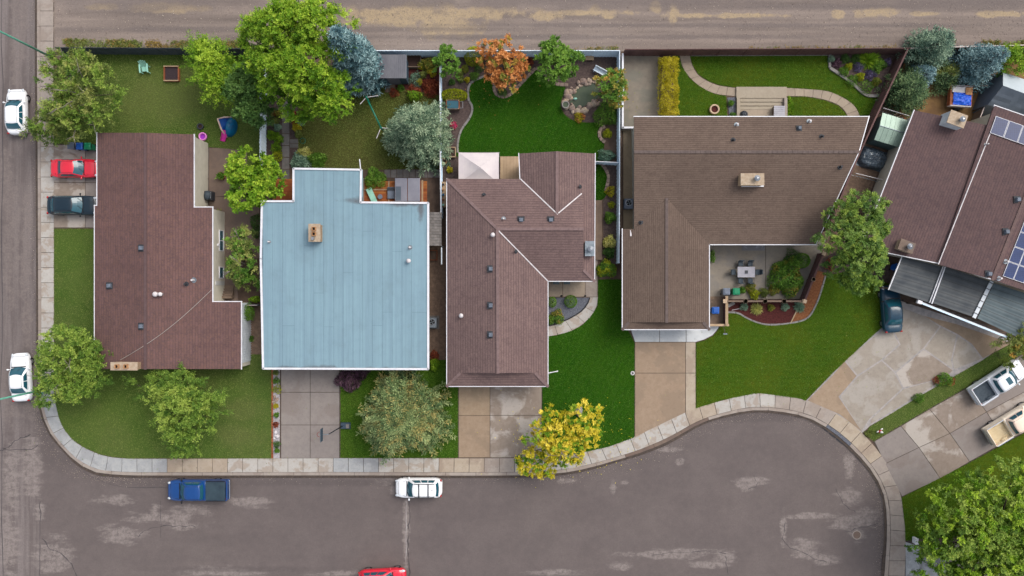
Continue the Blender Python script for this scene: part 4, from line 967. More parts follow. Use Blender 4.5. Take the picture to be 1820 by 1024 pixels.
# ================================================================ vehicles
def lerp(a, b, t): return a+(b-a)*t
def prof(x, tab):
    for (x0, y0), (x1, y1) in zip(tab[:-1], tab[1:]):
        if x <= x1: return lerp(y0, y1, max(0, (x-x0)/(x1-x0)))
    return tab[-1][1]
STY = {  # wb windscreen base, rf roof front, rr roof rear, rb rear glass base (all from the middle, metres for L=4.6); belt, height
    'sedan': dict(wb=1.02, rf=.30, rr=-.95, rb=-1.62, belt=.92, h=1.45, rear=.95),
    'hatch': dict(wb=1.10, rf=.40, rr=-1.30, rb=-1.95, belt=.96, h=1.50, rear=.98),
    'suv': dict(wb=1.12, rf=.50, rr=-1.78, rb=-2.08, belt=1.06, h=1.70, rear=1.06),
    'pickup': dict(wb=1.25, rf=.72, rr=-.50, rb=-.66, belt=1.12, h=1.78, rear=.80)}
def car(name, label, px, py, head, L, Wd, paintm, style, group='parked vehicles', extras=(), cat='car', roofm=None, bedm='bed_liner', bedcover=None):
    st = dict(STY[style]); k = L/4.6
    for q in ('wb', 'rf', 'rr', 'rb'): st[q] *= k
    g = G(px, py); ground = .0 if 'road' in extras else .135
    r = thing(name, label, cat, (g[0], g[1], ground), math.radians(head), group, local=True)
    hL, hw = L/2, Wd/2; belt = st['belt']; hoodz = belt-.02; pick = style == 'pickup'; bedx = st['rb']-.06
    wt = [(-hL, .54), (-hL+.06, .74), (-hL+.22, .89), (-hL+.6, .99), (hL-.9, 1.0), (hL-.45, .95), (hL-.2, .85), (hL-.06, .70), (hL, .52)]
    zt = [(-hL, .66), (-hL+.05, .84), (-hL+.16, st['rear']-.03), (-hL+.5, st['rear']), (st['rb'], belt), (st['wb'], hoodz), (lerp(st['wb'], hL, .5), hoodz-.05), (hL-.3, hoodz-.13), (hL-.1, hoodz-.22), (hL-.03, .64), (hL, .55)]
    if pick: wt[0:3] = [(-hL, .95), (-hL+.05, .99), (-hL+.2, 1.0)]; zt[0:5] = [(-hL, .72), (-hL+.05, .74), (bedx-.02, .74), (bedx, belt), (st['rb'], belt)]
    xs = sorted(set([-hL, -hL+.05, -hL+.15, -hL+.3, -hL+.6, hL-.9, hL-.6, hL-.42, hL-.25, hL-.12, hL-.05, hL, st['wb'], st['rb'], lerp(st['wb'], hL, .5), 0] + ([bedx-.02, bedx] if pick else [-hL+.45, -1.2*k])))
    mb = MB(); n = 11
    for x in xs:
        w = hw*prof(x, wt); z = prof(x, zt); z0 = .24
        half = [(.90*w, z0), (.985*w, z0+.18), (w, lerp(z0, z, .55)), (.975*w, z-.09), (.90*w, z-.015), (.5*w, z+.02)]
        for y, zz in half + [(0, z+.03)] + [(-a, b) for a, b in half[::-1]]: mb.v.append((x, y, zz))
    m = 13
    for i in range(len(xs)-1):
        for j in range(m-1): mb.f.append([i*m+j, (i+1)*m+j, (i+1)*m+j+1, i*m+j+1])
    mb.f.append([j for j in range(m)]); mb.f.append([(len(xs)-1)*m+j for j in range(m)][::-1])
    for i in range(len(xs)-1): mb.f.append([i*m, i*m+m-1, (i+1)*m+m-1, (i+1)*m])
    body = mb.build('body', paintm, r, True)
    # cabin
    hb, ht, hz = hw*.90, hw*.71, st['h']
    bow = .13*k
    def ring(xr, xf, w, z, nn=8):
        pts = []
        for i in range(nn+1): y = lerp(w, -w, i/nn); pts.append((xf-bow*(y/w)**2*1.2, y, z))
        for i in range(1, nn): t = i/nn; pts.append((lerp(xf-bow*1.2, xr+bow*.6, t), -w*(1+.03*math.sin(math.pi*t)), z))
        for i in range(nn+1): y = lerp(-w, w, i/nn); pts.append((xr+bow*.6*(y/w)**2, y, z))
        for i in range(1, nn): t = i/nn; pts.append((lerp(xr+bow*.6, xf-bow*1.2, t), w*(1+.03*math.sin(math.pi*t)), z))
        return pts
    nn = 8; rings = [ring(st['rb'], st['wb'], hb, belt-.03), ring(lerp(st['rb'], st['rr'], .5), lerp(st['wb'], st['rf'], .5), lerp(hb, ht, .45), lerp(belt, hz, .52)), ring(st['rr'], st['rf'], ht, hz-.06), ring(st['rr']+.1, st['rf']-.1, ht-.1, hz-.012), ring(st['rr']+.5, st['rf']-.4, ht*.5, hz+.01)]
    N = len(rings[0]); mb = MB(); mb.v = [p for q in rings for p in q]
    for a in range(len(rings)-1):
        for i in range(N): mb.f.append([a*N+i, a*N+(i+1) % N, (a+1)*N+(i+1) % N, (a+1)*N+i])
    mb.f.append([(len(rings)-1)*N+i for i in range(N)])
    cab = mb.build('cabin', roofm or paintm, r, True)
    def glass(i0, i1, s0, s1, nm, cut=0.0):
        mb = MB(); I = [i0+(i1-i0)*j/8 for j in range(9)]; SS = [s0, (s0+s1)/2, s1]
        def pt(i, s):
            ia = int(math.floor(i)) % N; ib = (ia+1) % N; t = i-math.floor(i)
            a, b = (0, 1) if s < .5 else (1, 2); u = s*2 if s < .5 else s*2-1
            p = Vector(rings[a][ia]).lerp(Vector(rings[a][ib]), t).lerp(Vector(rings[b][ia]).lerp(Vector(rings[b][ib]), t), u)
            c = Vector((lerp(st['rr'], st['rf'], .5), 0, p.z-.35)); d = (p-c).normalized(); return p+d*.016
        for b in range(2):
            for a in range(8): mb.face([pt(I[a], SS[b]), pt(I[a+1], SS[b]), pt(I[a+1], SS[b+1]), pt(I[a], SS[b+1])])
        mb.build(nm, 'window_glass', cab, True)
    glass(.45, 7.55, .06, .97, 'windscreen')
    glass(16.6, 23.4, .22 if not pick else .3, .94, 'rear_window')
    if style in ('suv', 'hatch'):
        for a, b in ((8.7, 10.9), (11.15, 13.1), (13.35, 15.2)): glass(a, b, .2, .86, 'side_window'); glass(N-(a-8)-0.0-.0, N-(b-8), .2, .86, 'side_window')
    elif pick:
        for a, b in ((8.8, 11.8), (12.1, 15.2)): glass(a, b, .2, .86, 'side_window'); glass(N-(a-8), N-(b-8), .2, .86, 'side_window')
    else:
        for a, b in ((8.9, 11.8), (12.1, 15.1)): glass(a, b, .2, .86, 'side_window'); glass(N-(a-8), N-(b-8), .2, .86, 'side_window')
    MB().box(st['wb']-.05, -hb*.86, hoodz+.0, st['wb']+.03, hb*.86, hoodz+.035).build('cowl', 'trim_black', body)
    # wipers, roof ditches and lid seams
    for s in (-1, 1):
        MB().beam((st['wb']-.03, s*hb*.45-.05, hoodz+.05), (lerp(st['wb'], st['rf'], .45), s*hb*.45+.28, lerp(belt, hz, .47)+.05), .02, .02).build('wiper', 'trim_black', cab)
        MB().beam((st['rr']+.08, s*ht*.86, hz-.022), (st['rf']-.12, s*ht*.86, hz-.022), .022, .03).build('roof_ditch', 'trim_black', cab)
    MB().beam((hL-.33*k, -hw*.62, hoodz-.105), (hL-.33*k, hw*.62, hoodz-.105), .02, .05).build('hood_seam', 'trim_black', body)
    if not pick and style == 'sedan': MB().beam((st['rb']-.1, -hw*.72, belt+.01), (st['rb']-.1, hw*.72, belt+.01), .02, .04).build('trunk_seam', 'trim_black', body)
    # hood seams
    for s in (-1, 1):
        MB().beam((st['wb']+.05, s*hw*.80, hoodz+.012), (hL-.35, s*hw*.66, hoodz-.115), .018, .02).build('hood_seam', 'trim_black', body)
        # wheels
        for wx in (hL-.85*k, -hL+.92*k):
            w = thing('wheel', None, None); w.parent = r; w.location = (wx, s*(hw-.135), .33); LOC[w.name] = (wx, s*(hw-.135), .33)
            a = MB().ring(0, 0, -.11, .11, .20, .335, 18); a.xf(lambda p: Vector((wx+p.x, s*(hw-.135)+p.z, .33+p.y))); a.build('tyre', 'rubber', w, True)
            a = MB().cyl(0, 0, -.08, .10, .205, n=14); a.xf(lambda p: Vector((wx+p.x, s*(hw-.135)+s*p.z, .33+p.y))); a.build('rim', 'alloy', w)
        # lamps and mirrors
        MB().ell(hL-.23*k, s*hw*.74, hoodz-.20, .22, .13, .085, 10, 6).build('headlight', 'lamp_clear', body, True)
        MB().ell(-hL+.10, s*hw*.80, (st['rear']-.12) if not pick else .95, .09, .13 if not pick else .07, .10, 10, 6).build('taillight', 'lamp_red', body, True)
        mx = st['wb']-.22
        a = MB(); a.ell(mx, s*(hw+.10), belt+.06, .08, .12, .075, 10, 6); a.beam((mx, s*(hw-.12), belt), (mx, s*(hw+.05), belt+.04), .05, .04); a.build('mirror', paintm if 'blackmirror' not in extras else 'trim_black', body, True)
    MB().box(hL-.09, -hw*.46, .36, hL-.02, hw*.46, .50).build('grille', 'trim_black', body)
    if pick:
        wl = bedx-(-hL)
        for s in (-1, 1): MB().box(-hL+.05, s*hw-.05*(s+1)-.02*s, .6, bedx-.01, s*hw-.05*(s-1)-.02*s, 1.13).build('bed_side', paintm, body, bevel=.03)
        MB().box(-hL, -hw+.06, .62, -hL+.07, hw-.06, 1.12).build('tailgate', paintm, body, bevel=.02)
        MB().box(bedx-.06, -hw+.1, .74, bedx-.012, hw-.1, 1.14).build('bulkhead', paintm, body)
        fl = MB().box(-hL+.08, -hw+.10, .745, bedx-.07, hw-.10, .80)
        for j in range(7): y = lerp(-hw+.25, hw-.25, j/6); fl.box(-hL+.1, y-.04, .802, bedx-.08, y+.04, .82)
        fl.build('bed_floor', bedm, body)
        for s in (-1, 1): MB().ell(-hL+.92*k, s*(hw-.2), .80, .42, .16, .17, 12, 6).build('wheel_box', bedm, body, True)
        MB().box(-hL-.10, -hw*.9, .48, -hL+.0, hw*.9, .62).build('rear_bumper', 'chrome', body, bevel=.03)
        for s in (-1, 1): MB().beam((-hL+.1, s*(hw-.045), 1.145), (bedx-.05, s*(hw-.045), 1.145), .07, .03).build('bed_rail', 'trim_black' if bedcover else 'chrome', body)
        if bedcover:
            mb = MB(); nx = 8
            for i in range(nx):
                for j in range(6):
                    def q(i, j): x = lerp(-hL+.1, bedx-.04, i/nx); y = lerp(-hw+.1, hw-.1, j/6); return (x, y, 1.165+.03*math.sin(math.pi*j/6)-.035*math.sin(math.pi*i/nx)*math.sin(math.pi*j/6)+random.Random(i*31+j).uniform(-.008, .008))
                    mb.face([q(i, j), q(i+1, j), q(i+1, j+1), q(i, j+1)])
            mb.build('bed_cover', bedcover, body, True)
        MB().box(lerp(st['wb'], hL, .12), -.06, hoodz+.02, lerp(st['wb'], hL, .8), -.04, hoodz-.0).build('hood_crease', 'trim_black', body) if False else None
    if 'rails' in extras:
        for s in (-1, 1): MB().tube([(st['rr']+.1, s*ht*.93, hz-.02), (st['rr']+.3, s*ht*.95, hz+.05), (st['rf']-.4, s*ht*.95, hz+.05), (st['rf']-.2, s*ht*.93, hz-.02)], .022, 6).build('roof_rail', 'trim_black', cab)
    if 'bars' in extras:
        for x in (-.15, -1.02): MB().beam((x, -ht*.97, hz+.055), (x, ht*.97, hz+.055), .09, .03).build('cross_bar', 'trim_black', cab)
    if 'fin' in extras: MB().ell(st['rr']+.35, 0, hz+.03, .09, .025, .05, 8, 6).build('antenna', 'trim_black', cab, True)
    if 'sunroof' in extras: MB().box(st['rf']-.75, -.36, hz-.03, st['rf']-.25, .36, hz+.013).build('sunroof', 'window_glass', cab, bevel=.02)
    if 'spoiler' in extras: MB().box(st['rr']-.22, -ht*.85, hz-.09, st['rr']+.05, ht*.85, hz-.06).build('spoiler', paintm, cab, bevel=.02)
    return r
RD = 'road'
car('parked_car', 'white hatchback parked on the street beside the bushy corner tree', 39, 202, 91, 4.35, 1.78, 'car_white', 'hatch', extras=(RD,))
car('parked_car', 'white sedan parked on the street under the lower corner tree', 46, 669, 93, 4.6, 1.8, 'car_white', 'sedan', extras=(RD,))
car('parked_car', 'red sedan nosed into the driveway at the umber roof', 143, 302, 0, 4.5, 1.76, 'car_red', 'sedan')
car('parked_car', 'dark navy wagon nosed into the driveway below the red sedan', 139, 367, 0, 4.75, 1.85, 'car_tinted', 'hatch', extras=('blackmirror',))
car('pickup_truck', 'bright blue pickup truck with a dark covered bed at the curb', 358, 867, 180, 5.75, 1.95, 'car_blue', 'pickup', extras=(RD, 'blackmirror'), cat='pickup truck', bedcover='tonneau')
car('parked_suv', 'white suv with roof bars parked along the straight curb', 746, 863, 180, 4.45, 1.84, 'car_white', 'suv', extras=(RD, 'rails', 'bars', 'fin'), cat='suv')
car('parked_suv', 'red suv cut by the lower edge on the road', 682, 1023, 3, 4.5, 1.84, 'car_red', 'suv', extras=(RD, 'rails'), cat='suv')
car('parked_car', 'steel blue sedan poking out from under the carport', 1576, 549, 94, 4.5, 1.78, 'car_steel', 'sedan', extras=('blackmirror',))
car('pickup_truck', 'silver pickup truck with an empty dark bed and sunroof', 1763, 676, 33, 5.5, 1.95, 'car_silver', 'pickup', extras=('sunroof',), cat='pickup truck')
car('pickup_truck', 'old cream pickup truck with a pale empty bed', 1790, 748, 31.5, 5.5, 1.95, 'car_cream', 'pickup', cat='pickup truck', roofm='car_pink', bedm='bed_cream')
car('parked_car', 'dark car tail under the big tree at the lower edge', 1712, 1062, 265, 4.5, 1.8, 'car_navy', 'sedan')
# ================================================================ vegetation
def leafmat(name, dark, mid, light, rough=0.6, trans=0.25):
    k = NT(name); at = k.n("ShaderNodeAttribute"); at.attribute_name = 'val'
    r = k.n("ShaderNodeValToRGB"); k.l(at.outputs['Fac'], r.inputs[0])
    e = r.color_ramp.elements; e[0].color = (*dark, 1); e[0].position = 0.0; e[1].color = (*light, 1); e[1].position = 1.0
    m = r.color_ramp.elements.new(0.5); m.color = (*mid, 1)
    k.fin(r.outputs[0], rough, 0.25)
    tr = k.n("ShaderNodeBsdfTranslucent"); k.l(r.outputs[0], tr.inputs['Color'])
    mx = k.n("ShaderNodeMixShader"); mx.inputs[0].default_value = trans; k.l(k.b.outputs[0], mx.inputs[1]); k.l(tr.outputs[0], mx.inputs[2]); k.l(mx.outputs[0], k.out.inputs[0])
LK = 1.0
def LM(name, d, m, l, **kw): leafmat(name, *[tuple(x*LK for x in srgb(*c)) for c in (d, m, l)], **kw)
LM('leaf_lime', (54,92,12), (108,148,28), (172,196,62)); LM('leaf_green', (54,86,34), (94,126,56), (144,168,84)); LM('leaf_deep', (44,74,30), (74,108,48), (112,144,70))
LM('leaf_olive', (64,80,34), (110,124,58), (164,168,92)); LM('leaf_yellow', (130,136,20), (206,188,40), (246,226,96)); LM('leaf_ash', (60,92,30), (108,138,50), (164,182,82))
LM('leaf_orange', (140,88,42), (196,126,66), (226,166,104)); LM('leaf_gold', (120,116,20), (184,172,34), (222,208,76)); LM('leaf_red', (90,44,34), (142,70,48), (180,104,66)); LM('leaf_mixed', (78,100,34), (120,132,50), (196,150,70))
LM('needle_blue', (36,66,76), (86,120,126), (150,178,178), trans=.05); LM('needle_grey', (36,66,56), (86,116,98), (146,168,140), trans=.05); LM('needle_green', (34,60,36), (76,104,66), (128,150,98), trans=.05)
LM('needle_tip', (60,84,52), (104,122,74), (168,154,92), trans=.05)
LM('leaf_bush', (56,92,26), (92,132,44), (134,170,66)); LM('leaf_chartreuse', (110,120,14), (150,158,26), (186,190,50)); LM('leaf_purple', (58,38,52), (96,68,84), (140,108,120)); LM('leaf_cream', (120,134,60), (200,196,110), (236,228,160))
LM('leaf_violet', (62,56,84), (100,90,124), (150,140,170)); LM('grass_green', (62,96,22), (88,122,32), (122,148,54)); LM('grass_dull', (90,107,47), (117,132,64), (147,150,88)); LM('grass_dry', (96,94,40), (150,128,70), (180,150,84)); LM('leaf_sage', (84,116,96), (124,154,130), (170,194,166))
LM('needle_sage', (48,74,54), (100,124,98), (158,174,140), trans=.05); LM('needle_front', (50,76,44), (98,122,74), (154,166,110), trans=.05); LM('grass_emerald', (44,84,14), (64,106,22), (96,132,40))
LM('flower_pink', (150,30,70), (214,60,110), (240,120,160))
simple("bark", A(96, 84, 74), A(72, 62, 54), 6.0, 0.95, 0.7, 14); simple("bark_grey", A(150, 142, 132), A(118, 110, 102), 6.0, 0.95, 0.6, 14)

def leaf_mesh(name, P, D, Nn, L, Wd, val, mat, parent, kind=None, label=None, cat=None, group=None):
    n = len(P); D = D/np.maximum(np.linalg.norm(D, axis=1, keepdims=True), 1e-6)
    Sd = np.cross(D, Nn); Sd /= np.maximum(np.linalg.norm(Sd, axis=1, keepdims=True), 1e-6)
    L = np.asarray(L).reshape(-1, 1)*np.ones((n, 1)); Wd = np.asarray(Wd).reshape(-1, 1)*np.ones((n, 1))
    up = np.cross(Sd, D)
    V = np.stack([P, P+D*L*.45+Sd*Wd*.5, P+D*L-up*L*.08, P+D*L*.45-Sd*Wd*.5], 1).reshape(-1, 3)
    lo, hi = V.min(0), V.max(0); c = np.array([(lo[0]+hi[0])/2, (lo[1]+hi[1])/2, lo[2]])
    me = bpy.data.meshes.new(name); me.vertices.add(4*n); me.vertices.foreach_set('co', (V-c).astype(np.float32).ravel())
    me.loops.add(4*n); me.polygons.add(n); me.loops.foreach_set('vertex_index', np.arange(4*n, dtype=np.int32))
    me.polygons.foreach_set('loop_start', np.arange(0, 4*n, 4, dtype=np.int32)); me.polygons.foreach_set('loop_total', np.full(n, 4, np.int32))
    me.update(calc_edges=True); a = me.attributes.new('val', 'FLOAT', 'FACE'); a.data.foreach_set('value', np.clip(val, 0, 1).astype(np.float32))
    me.materials.append(M[mat])
    return place(name, me, c, parent, label=label, cat=cat, group=group, kind=kind)
def unit(v): return v/np.maximum(np.linalg.norm(v, axis=-1, keepdims=True), 1e-6)

def clumps_in(lobes, nc, r, seed, spike=0.0):
    """clump centres spread over the domes of the given lobes: (x, y, z of the middle, rx, ry, rz)"""
    w = np.array([l[3]*l[4] for l in lobes]); idx = r.choice(len(lobes), nc, p=w/w.sum())
    lb = np.array(lobes)[idx]
    a = r.uniform(0, 6.2832, nc); rad = np.sqrt(r.uniform(0, 1, nc))
    wob = 1 + .16*np.sin(a*3+seed) + .12*np.sin(a*5+seed*2.3) + .07*np.sin(a*9+seed*1.7)
    if spike: wob = wob*(1-spike*.4) + spike*np.maximum(0, np.cos(a*4.5+seed))**3*(rad > .5) + spike*.7*np.maximum(0, np.cos(a*7+seed*2))**4*(rad > .6)
    rad2 = rad*wob
    dome = np.sqrt(np.clip(1-rad**2*.92, 0, 1))
    zf = np.where(r.uniform(0, 1, nc) < .8, r.uniform(.72, 1.0, nc), r.uniform(-.3, .7, nc))
    C = np.stack([lb[:, 0]+np.cos(a)*rad2*lb[:, 3], lb[:, 1]+np.sin(a)*rad2*lb[:, 4], lb[:, 2]+dome*zf*lb[:, 5]], 1)
    return C, lb[:, :3], rad
def tree(name, label, base, lobes, mat, nc=110, twigs=9, leaves=13, cl=.75, ll=.2, lw=.1, seed=1, trunk=.16, bark='bark', group='broadleaf trees', cat='tree', dens=1.0, tip=0.0, up=.35, droop=.0, bare=0, mat2=None, share2=0.0, limbs=14, spike=0.0):
    """base px on the ground; lobes (px, py seen at mid height, z, r_px_x, r_px_y, rz)"""
    r = np.random.default_rng(seed); b = G(*base); root = thing(name, label, cat, (b[0], b[1], .1), group=group)
    lw_ = []
    for px, py, z, rx, ry, rz in lobes:
        p = W(px, py, z+rz*.5); lw_.append((p.x, p.y, z, rx/S*(H-z)/H, ry/S*(H-z)/H, rz))
    C, O, rad = clumps_in(lw_, int(nc), r, seed, spike)
    n = len(C); out = unit((C-O)*np.array([1, 1, .5]))
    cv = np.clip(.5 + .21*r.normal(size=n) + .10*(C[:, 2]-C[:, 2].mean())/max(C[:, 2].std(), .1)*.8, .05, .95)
    T = twigs
    td = unit(out[:, None, :]*.75 + np.array([0, 0, up]) + r.normal(size=(n, T, 3))*.75)
    td[..., 2] -= droop
    tl = cl*r.uniform(.6, 1.25, (n, T, 1))*(1+.7*spike*(rad > .75))[:, None, None]
    K = leaves
    s = (np.arange(K)+r.uniform(0, 1, (n, T, K)))/K
    Pp = C[:, None, None, :] + td[:, :, None, :]*tl[:, :, None, :]*s[..., None]
    side = unit(np.cross(td, np.array([0, 0, 1.0])))*np.where(np.arange(K) % 2, 1, -1)[None, None, :, None]*1.0 if False else None
    lat = unit(np.cross(td, np.array([0, 0, 1.0])))[:, :, None, :]*np.where(np.arange(K) % 2 == 0, 1., -1.)[None, None, :, None]
    Dv = unit(td[:, :, None, :]*.7 + lat*.8 + r.normal(size=Pp.shape)*.35)
    Nv = unit(np.array([0, 0, 1.0]) + r.normal(size=Pp.shape)*.55 + out[:, None, None, :]*.25)
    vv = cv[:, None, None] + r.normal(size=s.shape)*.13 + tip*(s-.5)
    P_, D_, N_v, V_ = Pp.reshape(-1, 3), Dv.reshape(-1, 3), Nv.reshape(-1, 3), vv.reshape(-1)
    Lv = ll*r.uniform(.7, 1.3, len(P_)); keep = P_[:, 2] > .25
    second = np.zeros(len(P_), bool)
    if mat2:
        cs = r.uniform(0, 1, n) < share2; second = np.repeat(cs, T*K)
    crown = thing('crown', None, None) if False else None
    m = keep & ~second
    leaf_mesh('crown', P_[m], D_[m], N_v[m], Lv[m], Lv[m]*lw/ll, V_[m], mat, root)
    if mat2 and (keep & second).any():
        m = keep & second; leaf_mesh('crown', P_[m], D_[m], N_v[m], Lv[m], Lv[m]*lw/ll, V_[m], mat2, root)
    # trunk and limbs
    zc = np.mean([l[2] for l in lw_]); cx, cy = np.mean([l[0] for l in lw_]), np.mean([l[1] for l in lw_])
    fork = Vector((b[0]*.7+cx*.3, b[1]*.7+cy*.3, max(.8, zc*.55)))
    mb = MB(); mb.tube([(b[0], b[1], .05), (b[0]*.9+fork.x*.1, b[1]*.9+fork.y*.1, fork.z*.5), tuple(fork)], [trunk*1.25, trunk, trunk*.85], 8); mb.build('trunk', bark, root, True)
    pick = r.choice(n, min(n, limbs), replace=False)
    for i in pick:
        c = Vector(C[i]); mid = fork.lerp(c, .5) + Vector((0, 0, .25)); mb = MB()
        mb.tube([tuple(fork), tuple(mid), tuple(c+Vector((0, 0, .1)))], [trunk*.5, trunk*.3, trunk*.1], 5); mb.build('limb', bark, root, True)
    if bare:
        for i in r.choice(n, min(n, bare), replace=False):
            c = Vector(C[i]); o = Vector(out[i]); mb = MB()
            mb.tube([tuple(c-o*.8), tuple(c+Vector((0, 0, .35))), tuple(c+o*.9+Vector((0, 0, .3)))], [.05, .035, .012], 4)
            for q in range(3): d = Vector(r.normal(size=3)); d.z = abs(d.z)*.3; mb.tube([tuple(c+Vector((0, 0, .35))), tuple(c+Vector((0, 0, .4))+d.normalized()*.7)], [.03, .01], 4)
            mb.build('bare_limb', 'bark_grey', root, True)
    return root

def spruce(name, label, base, h, rad, mat, seed=1, dens=1.0, group='spruces and pines', lean=(0, 0), nee=.26, mat2=None, share2=0.0, z0=.35, power=.8, cat='tree'):
    r = np.random.default_rng(seed); b = G(*base); root = thing(name, label, cat, (b[0], b[1], .1), group=group)
    R_ = rad/S; Ps = []; Ds = []; Ns = []; Vs = []; Ls = []
    levels = int(h/.42*dens**.5)+4; mb = MB()
    for lv in range(levels):
        t = (lv+.5)/levels; z = z0 + (h-z0)*t; Rl = R_*(1-t)**power*(1+.08*math.sin(lv*1.7)) + .16
        nb = max(5, int((8+10*(1-t))*dens))
        for k in range(nb):
            a = 6.2832*(k+r.uniform(-.35, .35))/nb + lv*.7; L = Rl*r.uniform(.78, 1.12)*(1+.10*math.sin(a*3+seed)+.07*math.sin(a*5+2*seed))
            d = np.array([math.cos(a), math.sin(a), 0.]); o = np.array([b[0]+lean[0]*t, b[1]+lean[1]*t, z]); val = .48+.27*r.normal()
            ns = max(3, int(L/.17)); s = (np.arange(ns)+.6)/ns
            pts = o + d*L*s[:, None] + np.array([0, 0, 1.])*(-.22*L*s + .20*L*s**2.4)[:, None]
            if lv % 3 == 0 and k % 3 == 0: mb.tube([tuple(o), tuple(pts[len(pts)//2]), tuple(pts[-1])], [.035, .025, .01], 4)
            for i in range(ns):
                if s[i] < .22 and t < .8: continue
                for sgn in (-1, 1, 0):
                    tl = (.42*(1-s[i]*.55)+.12)*min(1, L+.3) if sgn else .26
                    td = d*(.75 if sgn else 1.) + sgn*np.array([-d[1], d[0], 0])*.8 + np.array([0, 0, .22]) + r.normal(size=3)*.18; td /= np.linalg.norm(td)
                    q = 3 if sgn else 2
                    for j in range(q):
                        p = pts[i] + td*tl*(j/q)
                        nd = td + r.normal(size=3)*.38 + np.array([0, 0, .18])
                        Ps.append(p); Ds.append(nd); Ns.append(np.array([0, 0, 1.])+r.normal(size=3)*.6); Vs.append(val+.3*(s[i]-.5)+r.normal()*.16+.12*(j-1)); Ls.append(nee*r.uniform(.75, 1.25)*(1-.25*t))
    P_, D_, N_v, V_, L_ = np.array(Ps), np.array(Ds), np.array(Ns), np.array(Vs), np.array(Ls)
    if mat2:
        f = np.array([noise.noise(Vector(p)*.9+Vector((seed, 0, 0))) for p in P_]); m2 = f > np.quantile(f, 1-share2)
        leaf_mesh('crown', P_[m2], D_[m2], N_v[m2], L_[m2], L_[m2]*.34, V_[m2], mat2, root); P_, D_, N_v, V_, L_ = P_[~m2], D_[~m2], N_v[~m2], V_[~m2], L_[~m2]
    leaf_mesh('crown', P_, D_, N_v, L_, L_*.34, V_, mat, root)
    MB().tube([(b[0], b[1], .05), (b[0]+lean[0]*.5, b[1]+lean[1]*.5, h*.5), (b[0]+lean[0], b[1]+lean[1], h*.97)], [.16, .10, .02], 8).build('trunk', 'bark', root, True)
    if mb.v: mb.build('branches', 'bark', root, True, kind='stuff')
    return root

def bush(label, px, py, rpx, hz, mat, seed=1, n=900, ll=.13, name='shrub', group='garden shrubs', rpy=None, tight=False, z0=.1, cat='shrub', val=.5, box=False, mat2=None, share2=0.0, stems=True, aspect=.5, spiky=False):
    """leafy mound seen at px, py; rpx in photo pixels, hz its height"""
    r = np.random.default_rng(seed+1000); p = W(px, py, z0+hz*.6); rx = rpx/S; ry = (rpy or rpx)/S
    root = thing(name, label, cat, (p.x, p.y, z0), group=group)
    if spiky:
        a = r.uniform(0, 6.2832, n); e = r.uniform(.15, 1.2, n); D = np.stack([np.cos(a)*np.cos(e), np.sin(a)*np.cos(e), np.sin(e)], 1)
        P = np.stack([p.x+r.normal(size=n)*.05, p.y+r.normal(size=n)*.05, np.full(n, z0)], 1); L = np.hypot(rx*np.cos(a), ry*np.sin(a))*r.uniform(.8, 1.15, n)
        leaf_mesh('foliage', P, D, np.cross(D, np.stack([-np.sin(a), np.cos(a), a*0], 1)), L, .07*np.ones(n), val+.2*r.normal(size=n), mat, root); return root
    n = int(n*1.7)
    if box:
        u = r.uniform(-1, 1, (n, 3)); k = r.integers(0, 9, n); u[k == 0, 0] = 1; u[k == 1, 0] = -1; u[k == 2, 1] = 1; u[k == 3, 1] = -1; u[k >= 4, 2] = 1
        nrm = unit(np.sign(u)*np.abs(u)**6)
        u = u*(1-.10*np.abs(r.normal(size=(n, 1))))
        P = np.stack([p.x+u[:, 0]*rx, p.y+u[:, 1]*ry, z0+.05+(u[:, 2]*.5+.5)*hz], 1)
        P = P + .22*np.array([noise.noise_vector(Vector(q)*1.3) for q in P]) + .08*np.array([noise.noise_vector(Vector(q)*4) for q in P])
    else:
        nrm = unit(r.normal(size=(n, 3))); nrm[:, 2] = np.abs(nrm[:, 2])*1.0-.15; nrm = unit(nrm)
        a = np.arctan2(nrm[:, 1], nrm[:, 0]); k = (1 if tight else 1+.14*np.sin(a*3+seed)+.10*np.sin(a*5+seed*2))*(1-(.06 if tight else .28)*np.abs(r.normal(size=n)))
        P = np.stack([p.x+nrm[:, 0]*rx*k, p.y+nrm[:, 1]*ry*k, z0+.1+np.maximum(0, nrm[:, 2]*k)*hz], 1)
    cell = np.array([noise.noise(Vector(q)*2.2+Vector((seed*3.1, 0, 0))) for q in P])
    D = unit(nrm*.6+np.array([0, 0, .3])+r.normal(size=(n, 3))*.7); Nv = unit(nrm+r.normal(size=(n, 3))*.5)
    L = ll*r.uniform(.7, 1.3, n); V = val+.45*cell+.12*r.normal(size=n)
    if mat2:
        c2 = np.array([noise.noise(Vector(q)*1.5+Vector((0, seed*3.1, 5))) for q in P]); m2 = c2 > np.quantile(c2, 1-share2)
        leaf_mesh('foliage', P[m2], D[m2], Nv[m2], L[m2], L[m2]*aspect, V[m2], mat2, root); m = ~m2; P, D, Nv, L, V = P[m], D[m], Nv[m], L[m], V[m]
    leaf_mesh('foliage', P, D, Nv, L, L*aspect, V, mat, root)
    if stems:
        core = MB()
        for i in range(6): a = i*1.05; core.tube([(p.x, p.y, z0-.03), (p.x+math.cos(a)*rx*.5, p.y+math.sin(a)*ry*.5, z0+hz*.6)], [.03, .012], 4)
        core.build('stems', 'bark', root, kind='stuff')
    return root

